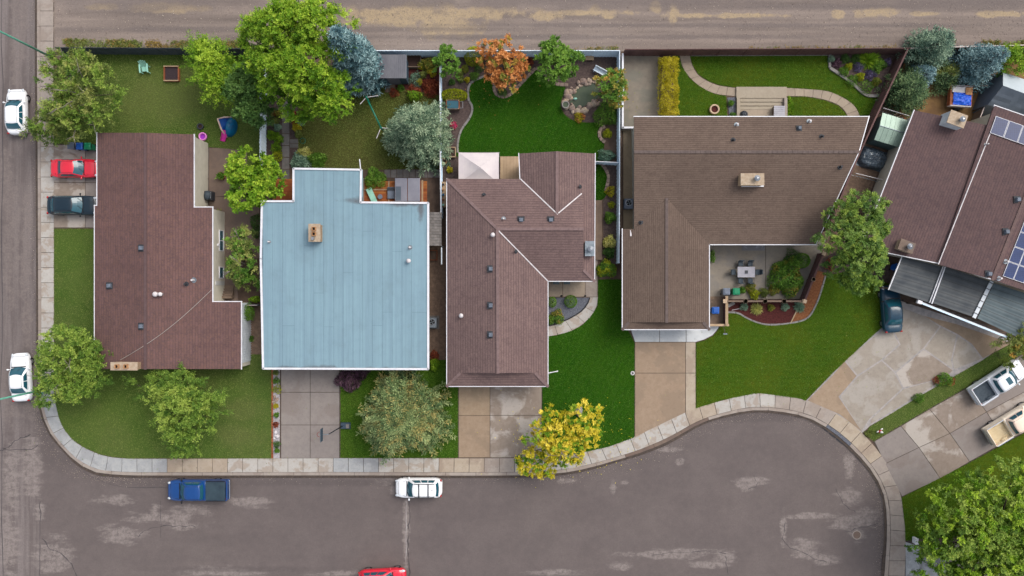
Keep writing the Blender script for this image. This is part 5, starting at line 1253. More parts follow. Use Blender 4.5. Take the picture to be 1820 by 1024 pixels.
# ---- trees
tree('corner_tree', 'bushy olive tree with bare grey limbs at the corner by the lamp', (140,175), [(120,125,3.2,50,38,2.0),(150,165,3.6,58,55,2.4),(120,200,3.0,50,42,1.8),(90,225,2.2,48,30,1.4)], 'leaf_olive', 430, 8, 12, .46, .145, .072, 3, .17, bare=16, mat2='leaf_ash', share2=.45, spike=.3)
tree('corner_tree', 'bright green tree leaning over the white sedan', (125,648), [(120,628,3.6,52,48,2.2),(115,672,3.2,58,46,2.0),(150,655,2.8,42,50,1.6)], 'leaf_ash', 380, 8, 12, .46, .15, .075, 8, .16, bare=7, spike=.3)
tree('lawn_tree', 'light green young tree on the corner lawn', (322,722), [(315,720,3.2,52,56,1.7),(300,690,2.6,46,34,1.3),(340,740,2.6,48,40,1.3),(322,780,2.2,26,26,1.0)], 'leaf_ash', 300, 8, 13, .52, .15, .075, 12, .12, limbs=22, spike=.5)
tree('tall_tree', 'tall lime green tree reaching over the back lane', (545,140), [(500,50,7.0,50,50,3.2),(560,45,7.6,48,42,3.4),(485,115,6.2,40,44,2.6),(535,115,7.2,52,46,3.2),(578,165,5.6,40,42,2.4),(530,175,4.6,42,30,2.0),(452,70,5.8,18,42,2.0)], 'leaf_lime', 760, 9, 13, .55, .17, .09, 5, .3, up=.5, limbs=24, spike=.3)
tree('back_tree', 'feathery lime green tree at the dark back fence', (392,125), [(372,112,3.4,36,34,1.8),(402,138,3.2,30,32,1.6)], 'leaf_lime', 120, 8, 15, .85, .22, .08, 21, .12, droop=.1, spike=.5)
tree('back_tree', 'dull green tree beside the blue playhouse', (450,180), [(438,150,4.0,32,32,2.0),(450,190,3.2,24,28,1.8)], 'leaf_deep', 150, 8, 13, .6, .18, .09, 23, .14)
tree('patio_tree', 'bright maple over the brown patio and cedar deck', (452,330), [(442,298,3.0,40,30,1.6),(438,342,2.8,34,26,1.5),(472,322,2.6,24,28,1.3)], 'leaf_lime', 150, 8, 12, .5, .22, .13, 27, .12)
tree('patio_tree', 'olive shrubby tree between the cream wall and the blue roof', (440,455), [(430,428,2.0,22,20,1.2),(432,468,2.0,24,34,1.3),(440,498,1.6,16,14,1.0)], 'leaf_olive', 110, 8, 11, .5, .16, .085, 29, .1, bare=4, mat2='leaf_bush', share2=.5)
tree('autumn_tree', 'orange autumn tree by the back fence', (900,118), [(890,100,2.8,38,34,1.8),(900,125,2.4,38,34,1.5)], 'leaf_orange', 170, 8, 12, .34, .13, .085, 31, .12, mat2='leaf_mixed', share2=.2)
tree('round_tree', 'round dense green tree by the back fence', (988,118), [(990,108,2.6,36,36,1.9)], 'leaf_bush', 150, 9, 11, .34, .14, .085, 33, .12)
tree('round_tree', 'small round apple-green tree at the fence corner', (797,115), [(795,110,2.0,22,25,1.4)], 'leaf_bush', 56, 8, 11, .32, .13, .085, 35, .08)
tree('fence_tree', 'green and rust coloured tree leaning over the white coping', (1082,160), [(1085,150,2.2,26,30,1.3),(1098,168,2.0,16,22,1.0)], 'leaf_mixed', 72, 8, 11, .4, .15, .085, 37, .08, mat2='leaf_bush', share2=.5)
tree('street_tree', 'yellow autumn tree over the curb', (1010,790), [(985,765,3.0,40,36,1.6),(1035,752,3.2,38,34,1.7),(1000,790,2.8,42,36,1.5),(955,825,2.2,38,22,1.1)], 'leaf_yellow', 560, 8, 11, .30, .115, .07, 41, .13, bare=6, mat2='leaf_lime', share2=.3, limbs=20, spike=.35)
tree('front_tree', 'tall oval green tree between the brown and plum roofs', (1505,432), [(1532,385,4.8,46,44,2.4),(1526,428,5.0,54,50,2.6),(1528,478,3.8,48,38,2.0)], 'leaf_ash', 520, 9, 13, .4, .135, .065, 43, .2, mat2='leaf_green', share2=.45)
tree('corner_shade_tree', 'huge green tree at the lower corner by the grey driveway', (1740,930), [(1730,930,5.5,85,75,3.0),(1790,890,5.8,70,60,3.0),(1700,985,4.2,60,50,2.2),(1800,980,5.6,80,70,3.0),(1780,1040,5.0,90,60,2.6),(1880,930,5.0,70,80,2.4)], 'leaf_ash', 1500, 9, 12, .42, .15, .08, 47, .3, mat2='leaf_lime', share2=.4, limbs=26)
tree('driveway_tree', 'small rust and green tree over the silver pickup', (1795,628), [(1800,622,2.2,26,26,1.2),(1825,610,2.4,24,30,1.2)], 'leaf_mixed', 60, 8, 11, .4, .15, .085, 49, .08, mat2='leaf_olive', share2=.5, spike=.3)
tree('yard_tree', 'spiky lime tree beside the grey tent', (1805,112), [(1808,105,2.0,30,26,1.2)], 'leaf_lime', 46, 7, 13, .6, .22, .07, 51, .08, droop=.15)
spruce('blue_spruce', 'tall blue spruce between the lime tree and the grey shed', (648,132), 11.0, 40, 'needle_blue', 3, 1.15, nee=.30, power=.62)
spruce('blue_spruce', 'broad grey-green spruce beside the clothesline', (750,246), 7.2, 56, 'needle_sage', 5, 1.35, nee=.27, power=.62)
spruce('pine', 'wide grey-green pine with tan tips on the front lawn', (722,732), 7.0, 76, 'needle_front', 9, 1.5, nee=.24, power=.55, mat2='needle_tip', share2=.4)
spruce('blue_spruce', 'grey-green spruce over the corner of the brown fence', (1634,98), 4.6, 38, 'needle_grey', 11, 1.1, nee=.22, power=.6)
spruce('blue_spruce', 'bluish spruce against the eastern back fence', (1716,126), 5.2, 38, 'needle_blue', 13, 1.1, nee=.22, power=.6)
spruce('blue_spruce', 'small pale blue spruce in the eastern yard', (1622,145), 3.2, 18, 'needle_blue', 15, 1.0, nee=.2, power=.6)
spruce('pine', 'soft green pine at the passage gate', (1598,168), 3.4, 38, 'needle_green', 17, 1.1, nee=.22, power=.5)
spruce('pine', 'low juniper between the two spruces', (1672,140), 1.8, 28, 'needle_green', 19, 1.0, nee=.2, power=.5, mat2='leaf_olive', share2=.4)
# ---- hedges and shrubs
bush('clipped golden hedge beside the parking pad', 1188, 156, 15, 1.5, 'leaf_gold', 2, 6500, .12, 'hedge', None, 50, box=True, cat='hedge')
bush('dense bright green hedge block between the houses', 1079, 478, 18, 1.2, 'leaf_chartreuse', 3, 1800, .12, 'hedge', None, 15, cat='hedge', mat2='leaf_bush', share2=.7)
bush('chartreuse clipped mound at the back fence', 842, 97, 17, 1.5, 'leaf_chartreuse', 5, 1600, .11, tight=True, rpy=16)
bush('long chartreuse hedge mound above the wooden planter', 806, 168, 24, .9, 'leaf_chartreuse', 7, 1900, .11, rpy=11, tight=True, name='hedge', group=None, cat='hedge')
bush('round green shrub below the rust coloured tree', 1077, 202, 21, 1.4, 'leaf_bush', 9, 1900, .12)
bush('purple smoke bush at the top of the grey driveway', 618, 676, 22, 1.3, 'leaf_purple', 11, 1500, .16, rpy=20)
bush('dark purple bush under the blue roof edge', 640, 662, 14, 1.0, 'leaf_purple', 13, 700, .15, val=.25)
bush('bright round shrub by the cedar deck', 665, 318, 19, 1.5, 'leaf_bush', 15, 1800, .15, val=.65)
bush('big green and rust shrub on the dark patio', 1402, 492, 30, 1.5, 'leaf_bush', 17, 3600, .17, rpy=34, mat2='leaf_mixed', share2=.25)
bush('clipped round shrub at the patio corner', 1429, 463, 13, 1.1, 'leaf_bush', 19, 1500, .09, tight=True, val=.45)
bush('dark shrub behind the clipped round one', 1412, 458, 16, .8, 'leaf_deep', 21, 900, .11, val=.3)
bush('leafy shrub at the corner of the garage wing', 1266, 456, 6, .8, 'leaf_bush', 23, 500, .10, rpy=11)
bush('clipped ball shrub in the slate chip bed', 1015, 536, 11, .9, 'leaf_bush', 25, 1500, .07, tight=True, val=.6)
bush('smaller ball shrub beside the rose roof', 982, 537, 7, .7, 'leaf_bush', 27, 800, .07, tight=True, rpy=9, val=.65)
bush('yellowing shrub inside the curved walk', 990, 564, 13, .8, 'leaf_mixed', 29, 1100, .11, mat2='leaf_bush', share2=.5)
bush('green shrub at the start of the curved walk', 979, 568, 6, .7, 'leaf_bush', 31, 500, .1, rpy=9)
bush('green shrub in the strip by the blue fence', 1085, 386, 10, .9, 'leaf_bush', 33, 900, .1)
bush('cream variegated shrub by the blue fence', 1084, 430, 11, .9, 'leaf_cream', 35, 900, .13)
bush('dark green shrub below the cream variegated one', 1083, 449, 10, .7, 'leaf_deep', 37, 700, .11)
bush('blue-green shrub below the side gate', 1078, 276, 15, .9, 'leaf_sage', 39, 1100, .12, rpy=11, val=.35)
bush('yellow-green shrub in the small stone ring', 1080, 237, 8, .6, 'leaf_chartreuse', 41, 500, .1)
bush('yellow flowering plant at the side lawn border', 1085, 340, 8, .5, 'leaf_gold', 43, 420, .1, rpy=10)
bush('small yellow plant north of the green strip shrub', 1087, 364, 6, .4, 'leaf_chartreuse', 44, 300, .09)
bush('yellowing plant at the foot of the pond', 1030, 208, 9, .5, 'leaf_gold', 45, 500, .1, mat2='leaf_orange', share2=.3)
bush('green shrub at the foot of the umber house siding', 440, 556, 9, 1.0, 'leaf_bush', 47, 900, .12, rpy=15, z0=.9)
bush('pale lime shrub at the narrow gate', 452, 532, 9, .8, 'leaf_lime', 49, 500, .13, rpy=5)
bush('small shrub in the bare passage', 446, 602, 4, .5, 'leaf_bush', 50, 250, .09, rpy=5)
bush('yellow-green shrub at the corner of the blue roof', 772, 648, 8, .9, 'leaf_lime', 51, 700, .11, rpy=12)
bush('red-leaved shrub above the yellow-green corner shrub', 772, 632, 8, .6, 'leaf_red', 53, 500, .11)
bush('large rust and green shrub by the shed', 758, 113, 15, .9, 'leaf_mixed', 55, 900, .13, rpy=11)
bush('reddish shrub mass beside the grey-green spruce', 766, 155, 16, .7, 'leaf_red', 57, 1100, .13, rpy=17)
bush('dark red shrub below the grey shed', 735, 160, 12, .6, 'leaf_red', 59, 600, .13, rpy=9, val=.35)
bush('bluish sprawling plant in the reddish bed', 738, 142, 11, .5, 'leaf_sage', 61, 600, .12, rpy=16, val=.3)
bush('lime shrub poking out above the grey-green spruce', 735, 168, 12, 1.6, 'leaf_lime', 63, 500, .14, rpy=8)
bush('hosta with pale flowers behind the blue roof', 533, 288, 17, .6, 'leaf_sage', 65, 900, .2, rpy=16, val=.55)
bush('cream flowering plant above the hosta', 540, 270, 13, .6, 'leaf_cream', 67, 600, .13, rpy=8)
bush('leafy green plant behind the blue roof corner', 563, 284, 15, .7, 'leaf_bush', 69, 900, .16, rpy=14, val=.6)
bush('agave-like rosette in the orange bark bed', 1423, 546, 11, .7, 'leaf_sage', 71, 260, .2, rpy=12, spiky=True, val=.4)
bush('pale grass fan in the red mulch bed', 1346, 549, 12, .6, 'leaf_cream', 73, 260, .2, spiky=True, val=.35)
for x, y, m, l, s in ((1323,545,'leaf_sage','blue-green tuft nearest the bin enclosure in the red mulch',7),(1371,547,'leaf_mixed','brownish tuft in the middle of the red mulch',6),(1396,546,'leaf_sage','blue-green tuft at the far end of the red mulch',7)):
    bush(l, x, y, s, .45, m, int(x), 400, .09)
for i, (x, y, s, m, l) in enumerate([(1335,512,9,'leaf_mixed','pale shrub next to the green bin'),(1342,523,9,'leaf_chartreuse','yellow shrub behind the patio fence'),(1359,520,8,'leaf_olive','olive shrub in the middle of the patio bed'),(1376,516,9,'leaf_mixed','rusty shrub in the patio bed'),(1320,516,5,'leaf_bush','small green shrub beside the green bin')]):
    bush(l, x, y, s, .6, m, 200+i, 550, .11)
bush('spiky yellow-green yucca at the back fence corner', 1546, 104, 24, 1.1, 'leaf_lime', 81, 420, .3, rpy=18, spiky=True, val=.55)
bush('broad green plant beside the yucca', 1560, 115, 14, .7, 'leaf_bush', 83, 700, .16)
for i, (x, y, s, m, l) in enumerate([(1509,118,6,'leaf_chartreuse','yellow mound nearest the concrete border corner'),(1530,136,7,'leaf_chartreuse','yellow mound at the middle of the corner planting'),(1527,118,9,'leaf_violet','bluish mound between the yellow ones'),(1548,133,10,'leaf_violet','lavender mound below the yucca'),(1503,104,8,'leaf_deep','dark plant at the fence in the corner planting'),(1488,112,8,'leaf_purple','purple plant at the fence in the corner planting'),(1500,127,9,'leaf_bush','green ground plant inside the corner border'),(1515,143,11,'leaf_bush','green ground plant along the angled border'),(1540,155,14,'leaf_bush','green ground plant at the tip of the corner planting'),(1558,145,8,'leaf_mixed','rust plant near the diagonal fence'),(1522,104,8,'leaf_deep','dark plant beside the yucca'),(1478,105,5,'leaf_sage','pale plant in the corner of the border'),(1578,110,6,'leaf_violet','bluish plant at the end of the brown fence')]):
    bush(l, x, y, s, .5, m, 300+i, 450, .11)
for i, (x, y, s, m, l) in enumerate([(484,200,6,'leaf_red','red flowering plant high in the flower bed'),(494,202,6,'leaf_mixed','rust plant opposite the slab walk'),(488,216,8,'leaf_olive','olive plant below the red flowers'),(493,226,6,'leaf_sage','blue-green plant in the flower bed'),(482,240,8,'leaf_lime','lime plant against the blue fence'),(494,246,9,'leaf_lime','broad lime plant by the walk'),(490,262,9,'leaf_lime','pale lime plant above the clipped mound'),(492,277,10,'leaf_chartreuse','clipped yellow mound in the flower bed'),(487,290,8,'leaf_olive','olive plant at the low end of the flower bed'),(524,215,6,'leaf_red','red plant in the narrow bed'),(526,226,7,'leaf_gold','yellow plant in the narrow bed'),(530,238,6,'leaf_olive','olive plant at the end of the narrow bed'),(522,205,6,'leaf_red','dark red plant at the top of the narrow bed'),(535,215,7,'leaf_sage','bluish plant under the lime tree')]):
    bush(l, x, y, s, .5, m, 400+i, 420, .12)
for i, (x, y, s, m, l) in enumerate([(817,130,6,'leaf_olive','olive clump below the apple-green tree'),(826,122,7,'leaf_mixed','gold and red clump beside the apple-green tree'),(830,141,4,'leaf_gold','small yellow ring plant in the dark mulch'),(843,135,8,'leaf_bush','green clump at the lawn edge'),(852,118,10,'leaf_deep','dark blue-green shrub beside the orange tree'),(803,145,5,'leaf_deep','dark green clump above the chartreuse hedge'),(893,163,8,'leaf_deep','low dark plant below the orange tree'),(942,110,6,'leaf_red','red leaved clump beside the orange tree'),(818,140,6,'leaf_olive','olive clump in the middle of the dark mulch')]):
    bush(l, x, y, s, .5, m, 500+i, 420, .1)
for i, (x, y, s, m, l) in enumerate([(747,118,5,'leaf_gold','yellow weed beside the shed planter'),(745,145,5,'leaf_gold','yellow weed under the rust shrub'),(768,128,8,'leaf_gold','yellow shrub by the white-topped fence'),(752,132,6,'leaf_olive','olive weed in the reddish bed'),(712,156,6,'leaf_bush','green weed in front of the shed'),(700,165,8,'leaf_red','reddish weed near the clothesline')]):
    bush(l, x, y, s, .45, m, 550+i, 350, .1)
for i, (x, y, s, m, l) in enumerate([(491,677,6,'leaf_bush','green plant at the top of the white gravel strip'),(492,692,8,'leaf_chartreuse','yellow plant in the white gravel strip'),(491,738,4,'leaf_bush','tiny green plant in the white gravel'),(490,755,5,'leaf_red','dark red plant in the white gravel'),(492,790,6,'leaf_deep','dark green tuft in the white gravel'),(490,722,4,'leaf_gold','tiny yellow plant in the white gravel'),(492,801,4,'leaf_bush','green tuft at the sidewalk end of the gravel'),(490,662,5,'leaf_olive','olive plant under the blue roof edge')]):
    bush(l, x, y, s, .35, m, 600+i, 300, .09)
bush('roses with red blooms on the grass strip', 1680, 676, 19, .7, 'leaf_bush', 91, 1000, .12, rpy=11, mat2='leaf_red', share2=.3)
bush('small shrub lower on the grass strip', 1634, 708, 10, .5, 'leaf_bush', 93, 500, .11, rpy=8)
bush('small green shrub in the chip strip by the steps', 1300, 183, 5, .5, 'leaf_bush', 95, 350, .09)
bush('low plants at the end of the chip strip', 1303, 204, 6, .3, 'leaf_bush', 96, 300, .09, rpy=4)
bush('lime ground cover beside the concrete steps', 1404, 190, 7, .35, 'leaf_lime', 97, 700, .1, rpy=16)
bush('rust and green shrub at the cream wall', 356, 352, 6, .6, 'leaf_mixed', 99, 400, .1, rpy=8)
bush('weeds along the cream wall', 358, 280, 7, .4, 'leaf_olive', 101, 400, .1, rpy=12)
bush('pale flowering vine on the blue fence', 470, 289, 7, 1.2, 'leaf_cream', 103, 450, .13, rpy=8)
bush('pink flowering plant by the grey-green spruce', 806, 222, 6, .5, 'flower_pink', 105, 300, .1)
bush('shaded plants along the blue roof wall', 455, 400, 10, .9, 'leaf_deep', 107, 800, .13, rpy=22, val=.3)
bush('yellow weed in the raised garden bed', 799, 302, 5, .4, 'leaf_gold', 109, 250, .12)
bush('dark foliage at the foot of the tall front tree', 1476, 470, 8, .6, 'leaf_red', 111, 400, .1, rpy=12)
bush('yellow shrub on the narrow strip at the sidewalk', 1545, 771, 8, .3, 'leaf_olive', 113, 300, .1, rpy=6)

# ---- grass blades on the lawns, weeds along the lane
def scatter(poly, n, r):
    P = np.array(poly); lo, hi = P.min(0), P.max(0); out = []
    while len(out) < n:
        q = r.uniform(lo, hi, (n, 2)); out += [p for p in q if inpoly(p[0], p[1], poly)]
    return np.array(out[:n])
rg = np.random.default_rng(77)
PP = {}
for poly, mat, z in LAWNS:
    a = abs(area(poly)); n = int(min(a, 260)*260*(.5 if a > 200 else 1)); q = scatter(poly, n, rg)
    PP.setdefault('grass_dull' if mat in ('lawn_dull', 'lawn_worn') else ('grass_emerald' if mat == 'lawn_bright' else 'grass_green'), []).append(np.c_[q, np.full(n, z-.005)])
for poly, mat, z in LAWNS:                 # tufts that break the clean lawn edges
    E_ = []
    for i in range(len(poly)):
        a_, b_ = Vector(poly[i-1]), Vector(poly[i]); k = int((b_-a_).length*22)
        for _ in range(min(k, 2500)): p = a_.lerp(b_, rg.uniform()); E_.append((p.x+rg.normal()*.05, p.y+rg.normal()*.05, z-.02))
    PP.setdefault('grass_dull' if mat in ('lawn_dull', 'lawn_worn') else ('grass_emerald' if mat == 'lawn_bright' else 'grass_green'), []).append(np.array(E_))
for mat, L_ in PP.items():
    P = np.concatenate(L_); n = len(P); a = rg.uniform(0, 6.2832, n); e = rg.uniform(.3, 1.2, n)
    D = np.stack([np.cos(a)*np.cos(e), np.sin(a)*np.cos(e), np.sin(e)], 1)
    leaf_mesh('grass', P, D, np.stack([-np.sin(a)*.2, np.cos(a)*.2, np.ones(n)], 1), rg.uniform(.06, .12, n), .035*np.ones(n), rg.normal(.45, .2, n), mat, None, kind='stuff', label='short grass blades of the ' + {'grass_dull': 'dull', 'grass_green': 'mown', 'grass_emerald': 'emerald'}[mat] + ' lawns')
def weeds(name, strip, n, mats, label):
    for i, m in enumerate(mats):
        q = scatter(GP(strip), n//len(mats), rg); f = np.array([noise.noise(Vector((p[0]*.35, p[1]*.5, i*7.7))) for p in q]); q = q[f > -.12]; k = len(q)
        rep = 5; P = np.repeat(np.c_[q, np.full(k, .03)], rep, 0)+rg.normal(size=(k*rep, 3))*np.array([.07, .07, .02]); a = rg.uniform(0, 6.2832, k*rep); e = rg.uniform(.2, 1.3, k*rep)
        D = np.stack([np.cos(a)*np.cos(e), np.sin(a)*np.cos(e), np.sin(e)], 1)
        leaf_mesh(name, P, D, np.stack([-np.sin(a)*.2, np.cos(a)*.2, np.ones(k*rep)], 1), rg.uniform(.12, .3, k*rep), .05*np.ones(k*rep), rg.normal(.5, .22, k*rep), m, None, kind='stuff', label=label)
weeds('verge_weeds', [(112,70),(150,71),(440,74),(440,92),(125,92)], 2600, ['grass_dry', 'leaf_olive', 'grass_dull'], 'dry weeds along the dark back fence')
weeds('verge_weeds', [(960,88),(1098,84),(1098,98),(960,98)], 260, ['grass_dry', 'leaf_olive'], 'sparse weeds behind the blue-grey fence')
weeds('verge_weeds', [(1690,74),(1850,72),(1850,88),(1690,90)], 500, ['grass_dry', 'grass_dull'], 'weeds behind the eastern fence')
weeds('verge_weeds', [(1330,84),(1600,82),(1600,90),(1330,92)], 300, ['grass_dry', 'grass_dull'], 'thin weeds behind the brown fence')

# leaves dropped by the autumn trees
def litter(px, py, rx, ry, n, mat, label):
    q = rg.normal(size=(n, 2))*np.array([rx, ry])/S*.5 + np.array(G(px, py)); a = rg.uniform(0, 6.2832, n)
    leaf_mesh('fallen_leaves', np.c_[q, np.full(n, .165)], np.stack([np.cos(a), np.sin(a), a*0+.05], 1), np.tile([0, 0, 1.], (n, 1)), rg.uniform(.07, .13, n), .07*np.ones(n), rg.normal(.5, .2, n), mat, None, kind='stuff', label=label)
litter(1010, 775, 110, 60, 260, 'leaf_yellow', 'yellow leaves fallen round the street tree'); litter(890, 140, 60, 50, 120, 'leaf_orange', 'orange leaves fallen below the autumn tree')
litter(1090, 170, 50, 60, 90, 'leaf_mixed', 'rust leaves fallen by the parking pad'); litter(1440, 640, 220, 90, 160, 'leaf_olive', 'stray leaves on the mown front lawn'); litter(300, 720, 260, 120, 200, 'leaf_olive', 'stray leaves on the corner lawn')

LM('pebble', (92,82,78), (140,126,116), (190,176,160), trans=0.0)
def pebbles(name, pts, lo, hi, mat, label):
    n = len(pts); c = np.array(pts); s = rg.uniform(lo, hi, (n, 1)); a = rg.uniform(0, 6.2832, n)
    ux = np.stack([np.cos(a), np.sin(a), a*0], 1)*s*rg.uniform(.8, 1.5, (n, 1)); uy = np.stack([-np.sin(a), np.cos(a), a*0], 1)*s; uz = np.array([0, 0, 1.])*s*.6
    V = np.stack([c+ux, c+uy, c-ux, c-uy, c+uz, c-uz], 1).reshape(-1, 3); F = np.array([[0,1,4],[1,2,4],[2,3,4],[3,0,4],[1,0,5],[2,1,5],[3,2,5],[0,3,5]])
    F = (F[None]+6*np.arange(n)[:, None, None]).reshape(-1, 3); m = len(F); lo_, hi_ = V.min(0), V.max(0); o = np.array([(lo_[0]+hi_[0])/2, (lo_[1]+hi_[1])/2, lo_[2]])
    me = bpy.data.meshes.new(name); me.vertices.add(len(V)); me.vertices.foreach_set('co', (V-o).astype(np.float32).ravel()); me.loops.add(3*m); me.polygons.add(m)
    me.loops.foreach_set('vertex_index', F.astype(np.int32).ravel()); me.polygons.foreach_set('loop_start', np.arange(0, 3*m, 3, dtype=np.int32)); me.polygons.foreach_set('loop_total', np.full(m, 3, np.int32)); me.update(calc_edges=True)
    at = me.attributes.new('val', 'FLOAT', 'FACE'); at.data.foreach_set('value', np.repeat(np.clip(rg.normal(.45, .28, n), 0, 1), 8).astype(np.float32)); me.materials.append(M[mat])
    place(name, me, o, None, kind='stuff', label=label)
k = 4500; q = np.c_[rg.uniform(100, 1840, k), np.clip(rg.normal(52, 30, k), -20, 88)]
pebbles('gravel', [(*G(x, y), .02) for x, y in q], .015, .05, 'pebble', 'loose stones scattered on the back lane')
grit = []
for p, r_ in zip(OUT, INN):
    d = Vector(p)-Vector(r_); d.normalize()
    for _ in range(16): w = abs(rg.normal())*.35+.05; e = rg.normal(size=2)*.9; grit.append((p[0]+d.x*w+e[0]*abs(d.y), p[1]+d.y*w+e[1]*abs(d.x), .012))
pebbles('gutter_grit', grit, .012, .032, 'pebble', 'grit and small stones along the gutter')
# ================================================================ yard furniture and small things
def T(name, label, cat, px, py, z=.145, rz=0.0, group=None):
    g = G(px, py); return thing(name, label, cat, (g[0], g[1], z), rz, group, local=True)
# street lamps
def lamp(px, py, h, label):
    r = T('street_lamp', label, 'street lamp', px, py, .1, 0, 'street lamps')
    MB().cyl(0, 0, 0, .35, .17, .15, 12).build('base', 'pole_green', r); MB().cyl(0, 0, .3, h, .11, .07, 10).build('pole', 'pole_green', r, True)
    d = Vector((-1, 0)) ; MB().tube([(0, 0, h-.3), (-.5, 0, h+.35), (-2.0, 0, h+.55)], [.06, .05, .04], 8).build('arm', 'pole_green', r, True)
    MB().ell(-2.3, 0, h+.5, .42, .16, .10, 12, 6).build('lamp_head', 'galv', r, True)
lamp(92, 102, 9.0, 'green street lamp pole rising by the bushy corner tree'); lamp(104, 687, 9.0, 'green street lamp pole rising beside the white sedan')
r = T('hydrant', 'teal hydrant on the curb behind the white sedan', 'hydrant', 76, 699, .13)
MB().cyl(0, 0, 0, .55, .13, .12, 12).build('barrel', 'pole_green', r); MB().ell(0, 0, .57, .14, .14, .12, 12, 6).build('bonnet', 'paint_green', r, True)
for s in (-1, 1): a = MB().cyl(0, 0, 0, .1, .06, n=8); a.xf(lambda p: Vector((s*(.1+p.z), p.x, .38+p.y))); a.build('nozzle', 'paint_green', r)
# mint garden chair
r = T('garden_chair', 'mint green slatted garden chair on the patchy lawn', 'chair', 262, 126, .145, math.radians(-85))
for k in range(5): MB().box(-.05+k*-.0-.28+k*.11, -.3, .33-.02*k*0, -.28+k*.11+.04, .3, .36).build('seat_slat', 'plastic_mint', r)
for k in range(5):
    y = -.24+k*.12; MB().beam((-.26, y, .34), (-.62-.05*math.cos(k-2), y*1.25, .98-.05*abs(k-2)), .10, .025).build('back_slat', 'plastic_mint', r)
for s in (-1, 1):
    MB().box(-.45, s*.36-.07, .56, .38, s*.36+.07, .59).build('arm', 'plastic_mint', r)
    for x in (-.3, .3): MB().box(x-.04, s*.33-.03, 0, x+.04, s*.33+.03, .56).build('leg', 'plastic_mint', r)
# sandbox
r = T('sandbox', 'square red timber sandbox with dark earth on the lawn', 'sandbox', 308, 133, .14)
h_ = .68
for a, b in (((-h_, -h_), (h_, -h_)), ((h_, -h_), (h_, h_)), ((h_, h_), (-h_, h_)), ((-h_, h_), (-h_, -h_))): MB().beam((*a, .15), (*b, .15), .09, .30).build('side_board', 'wood_red', r)
MB().box(-h_+.05, -h_+.05, .0, h_-.05, h_-.05, .16).build('earth', 'trampoline_dark', r)
for s in (-1, 1): MB().box(-h_-.04, s*h_-.05, .305, h_+.04, s*h_+.05, .33).build('top_board', 'wood_tan', r)
# toy climber
r = T('toy_climber', 'teal plastic toy dome with a cream arch and pink slide', 'climber', 409, 227, .145, math.radians(-12))
mb = MB(); nu, nv = 14, 7
def dm(i, j): a = -math.pi/2+math.pi*i/nu; e = math.pi/2*j/nv; return (.05+.72*math.cos(a)*math.cos(e), .95*math.sin(a)*math.cos(e), .95*math.sin(e))
for i in range(nu):
    for j in range(nv): mb.face([dm(i, j), dm(i+1, j), dm(i+1, j+1), dm(i, j+1)])
mb.build('dome', 'plastic_teal', r, True)
MB().tube([(.02, -.98, .06), (-.4, -.45, .72), (-.86, .42, .9), (-.4, .72, .72), (.02, .98, .06)], .085, 8).build('arch', 'plastic_cream', r, True)
mb = MB(); mb.face([(.04, -.95, .10), (.04, .95, .10), (-.42, .70, .66), (-.84, .40, .84), (-.42, -.43, .66)]); mb.build('basin', 'plastic_blue', r)
mb = MB()
for k in range(6):
    t0, t1 = k/6, (k+1)/6; z0, z1 = .62*(1-t0)**1.3+.05, .62*(1-t1)**1.3+.05
    mb.face([(-.3-.25*t0, -.45-1.0*t0, z0), (-.3-.25*t1, -.45-1.0*t1, z1), (.15-.25*t1, -.45-1.0*t1, z1), (.15-.25*t0, -.45-1.0*t0, z0)])
mb.build('slide', 'plastic_pink', r, True)
for s in (-.31, .16): MB().tube([(s, -.45, .70), (s-.12, -.95, .36), (s-.25, -1.45, .12)], .035, 6).build('slide_rail', 'plastic_pink', r, True)
r = T('paddling_tub', 'round pink and violet toy tub on the lawn', 'tub', 363, 244, .145)
MB().ring(0, 0, 0, .28, .27, .38, 20).build('rim', 'plastic_palepink', r, True); MB().cyl(0, 0, 0, .10, .28, n=20).build('bottom', 'plastic_violet', r)
r = T('fire_bowl', 'dark round bowl beside the pink tub', 'bowl', 358, 226, .145); MB().ring(0, 0, 0, .2, .2, .3, 16).build('bowl', 'plastic_dark', r, True); MB().cyl(0, 0, .02, .1, .21, n=14).build('ash', 'potting', r)
# wheelie bins
def bin_(px, py, mat, label, rz=0, z=.14, lid=None):
    r = T('wheelie_bin', label, 'bin', px, py, z, math.radians(rz), 'wheelie bins')
    MB().prism([(-.24, -.24), (.24, -.24), (.24, .24), (-.24, .24)], .06, .95, [(-.30, -.29), (.30, -.29), (.30, .29), (-.30, .29)]).build('body', mat, r, bevel=.03)
    mb = MB(); mb.box(-.33, -.32, .955, .33, .32, 1.0); mb.prism([(-.30, -.29), (.30, -.29), (.30, .29), (-.30, .29)], 1.002, 1.06, [(-.2, -.2), (.2, -.2), (.2, .2), (-.2, .2)]); mb.build('lid', lid or mat, r, bevel=.015)
    MB().tube([(-.25, -.36, .95), (.25, -.36, .95)], .025, 6).build('handle', 'trim_black', r)
    for s in (-1, 1): a = MB().cyl(0, 0, -.03, .03, .10, n=12); a.xf(lambda p: Vector((s*.27+p.z, -.27+p.x, .10+p.y))); a.build('wheel', 'rubber', r)
bin_(139, 263, 'plastic_grey', 'grey bin beside the blue one at the red sedan', 90); bin_(154, 264, 'plastic_blue', 'blue bin between the grey and green ones by the red sedan', 90); bin_(168, 264, 'plastic_green', 'green bin against the umber roof edge', 90)
bin_(1285, 518, 'plastic_grey', 'grey bin standing next to the green bin on the patio'); bin_(1302, 518, 'plastic_green', 'green bin behind the patio fence'); bin_(1266, 551, 'plastic_blue', 'blue bin inside the timber enclosure')
bin_(1585, 476, 'plastic_blue', 'blue bin half hidden between the tall tree and the carport', -20)
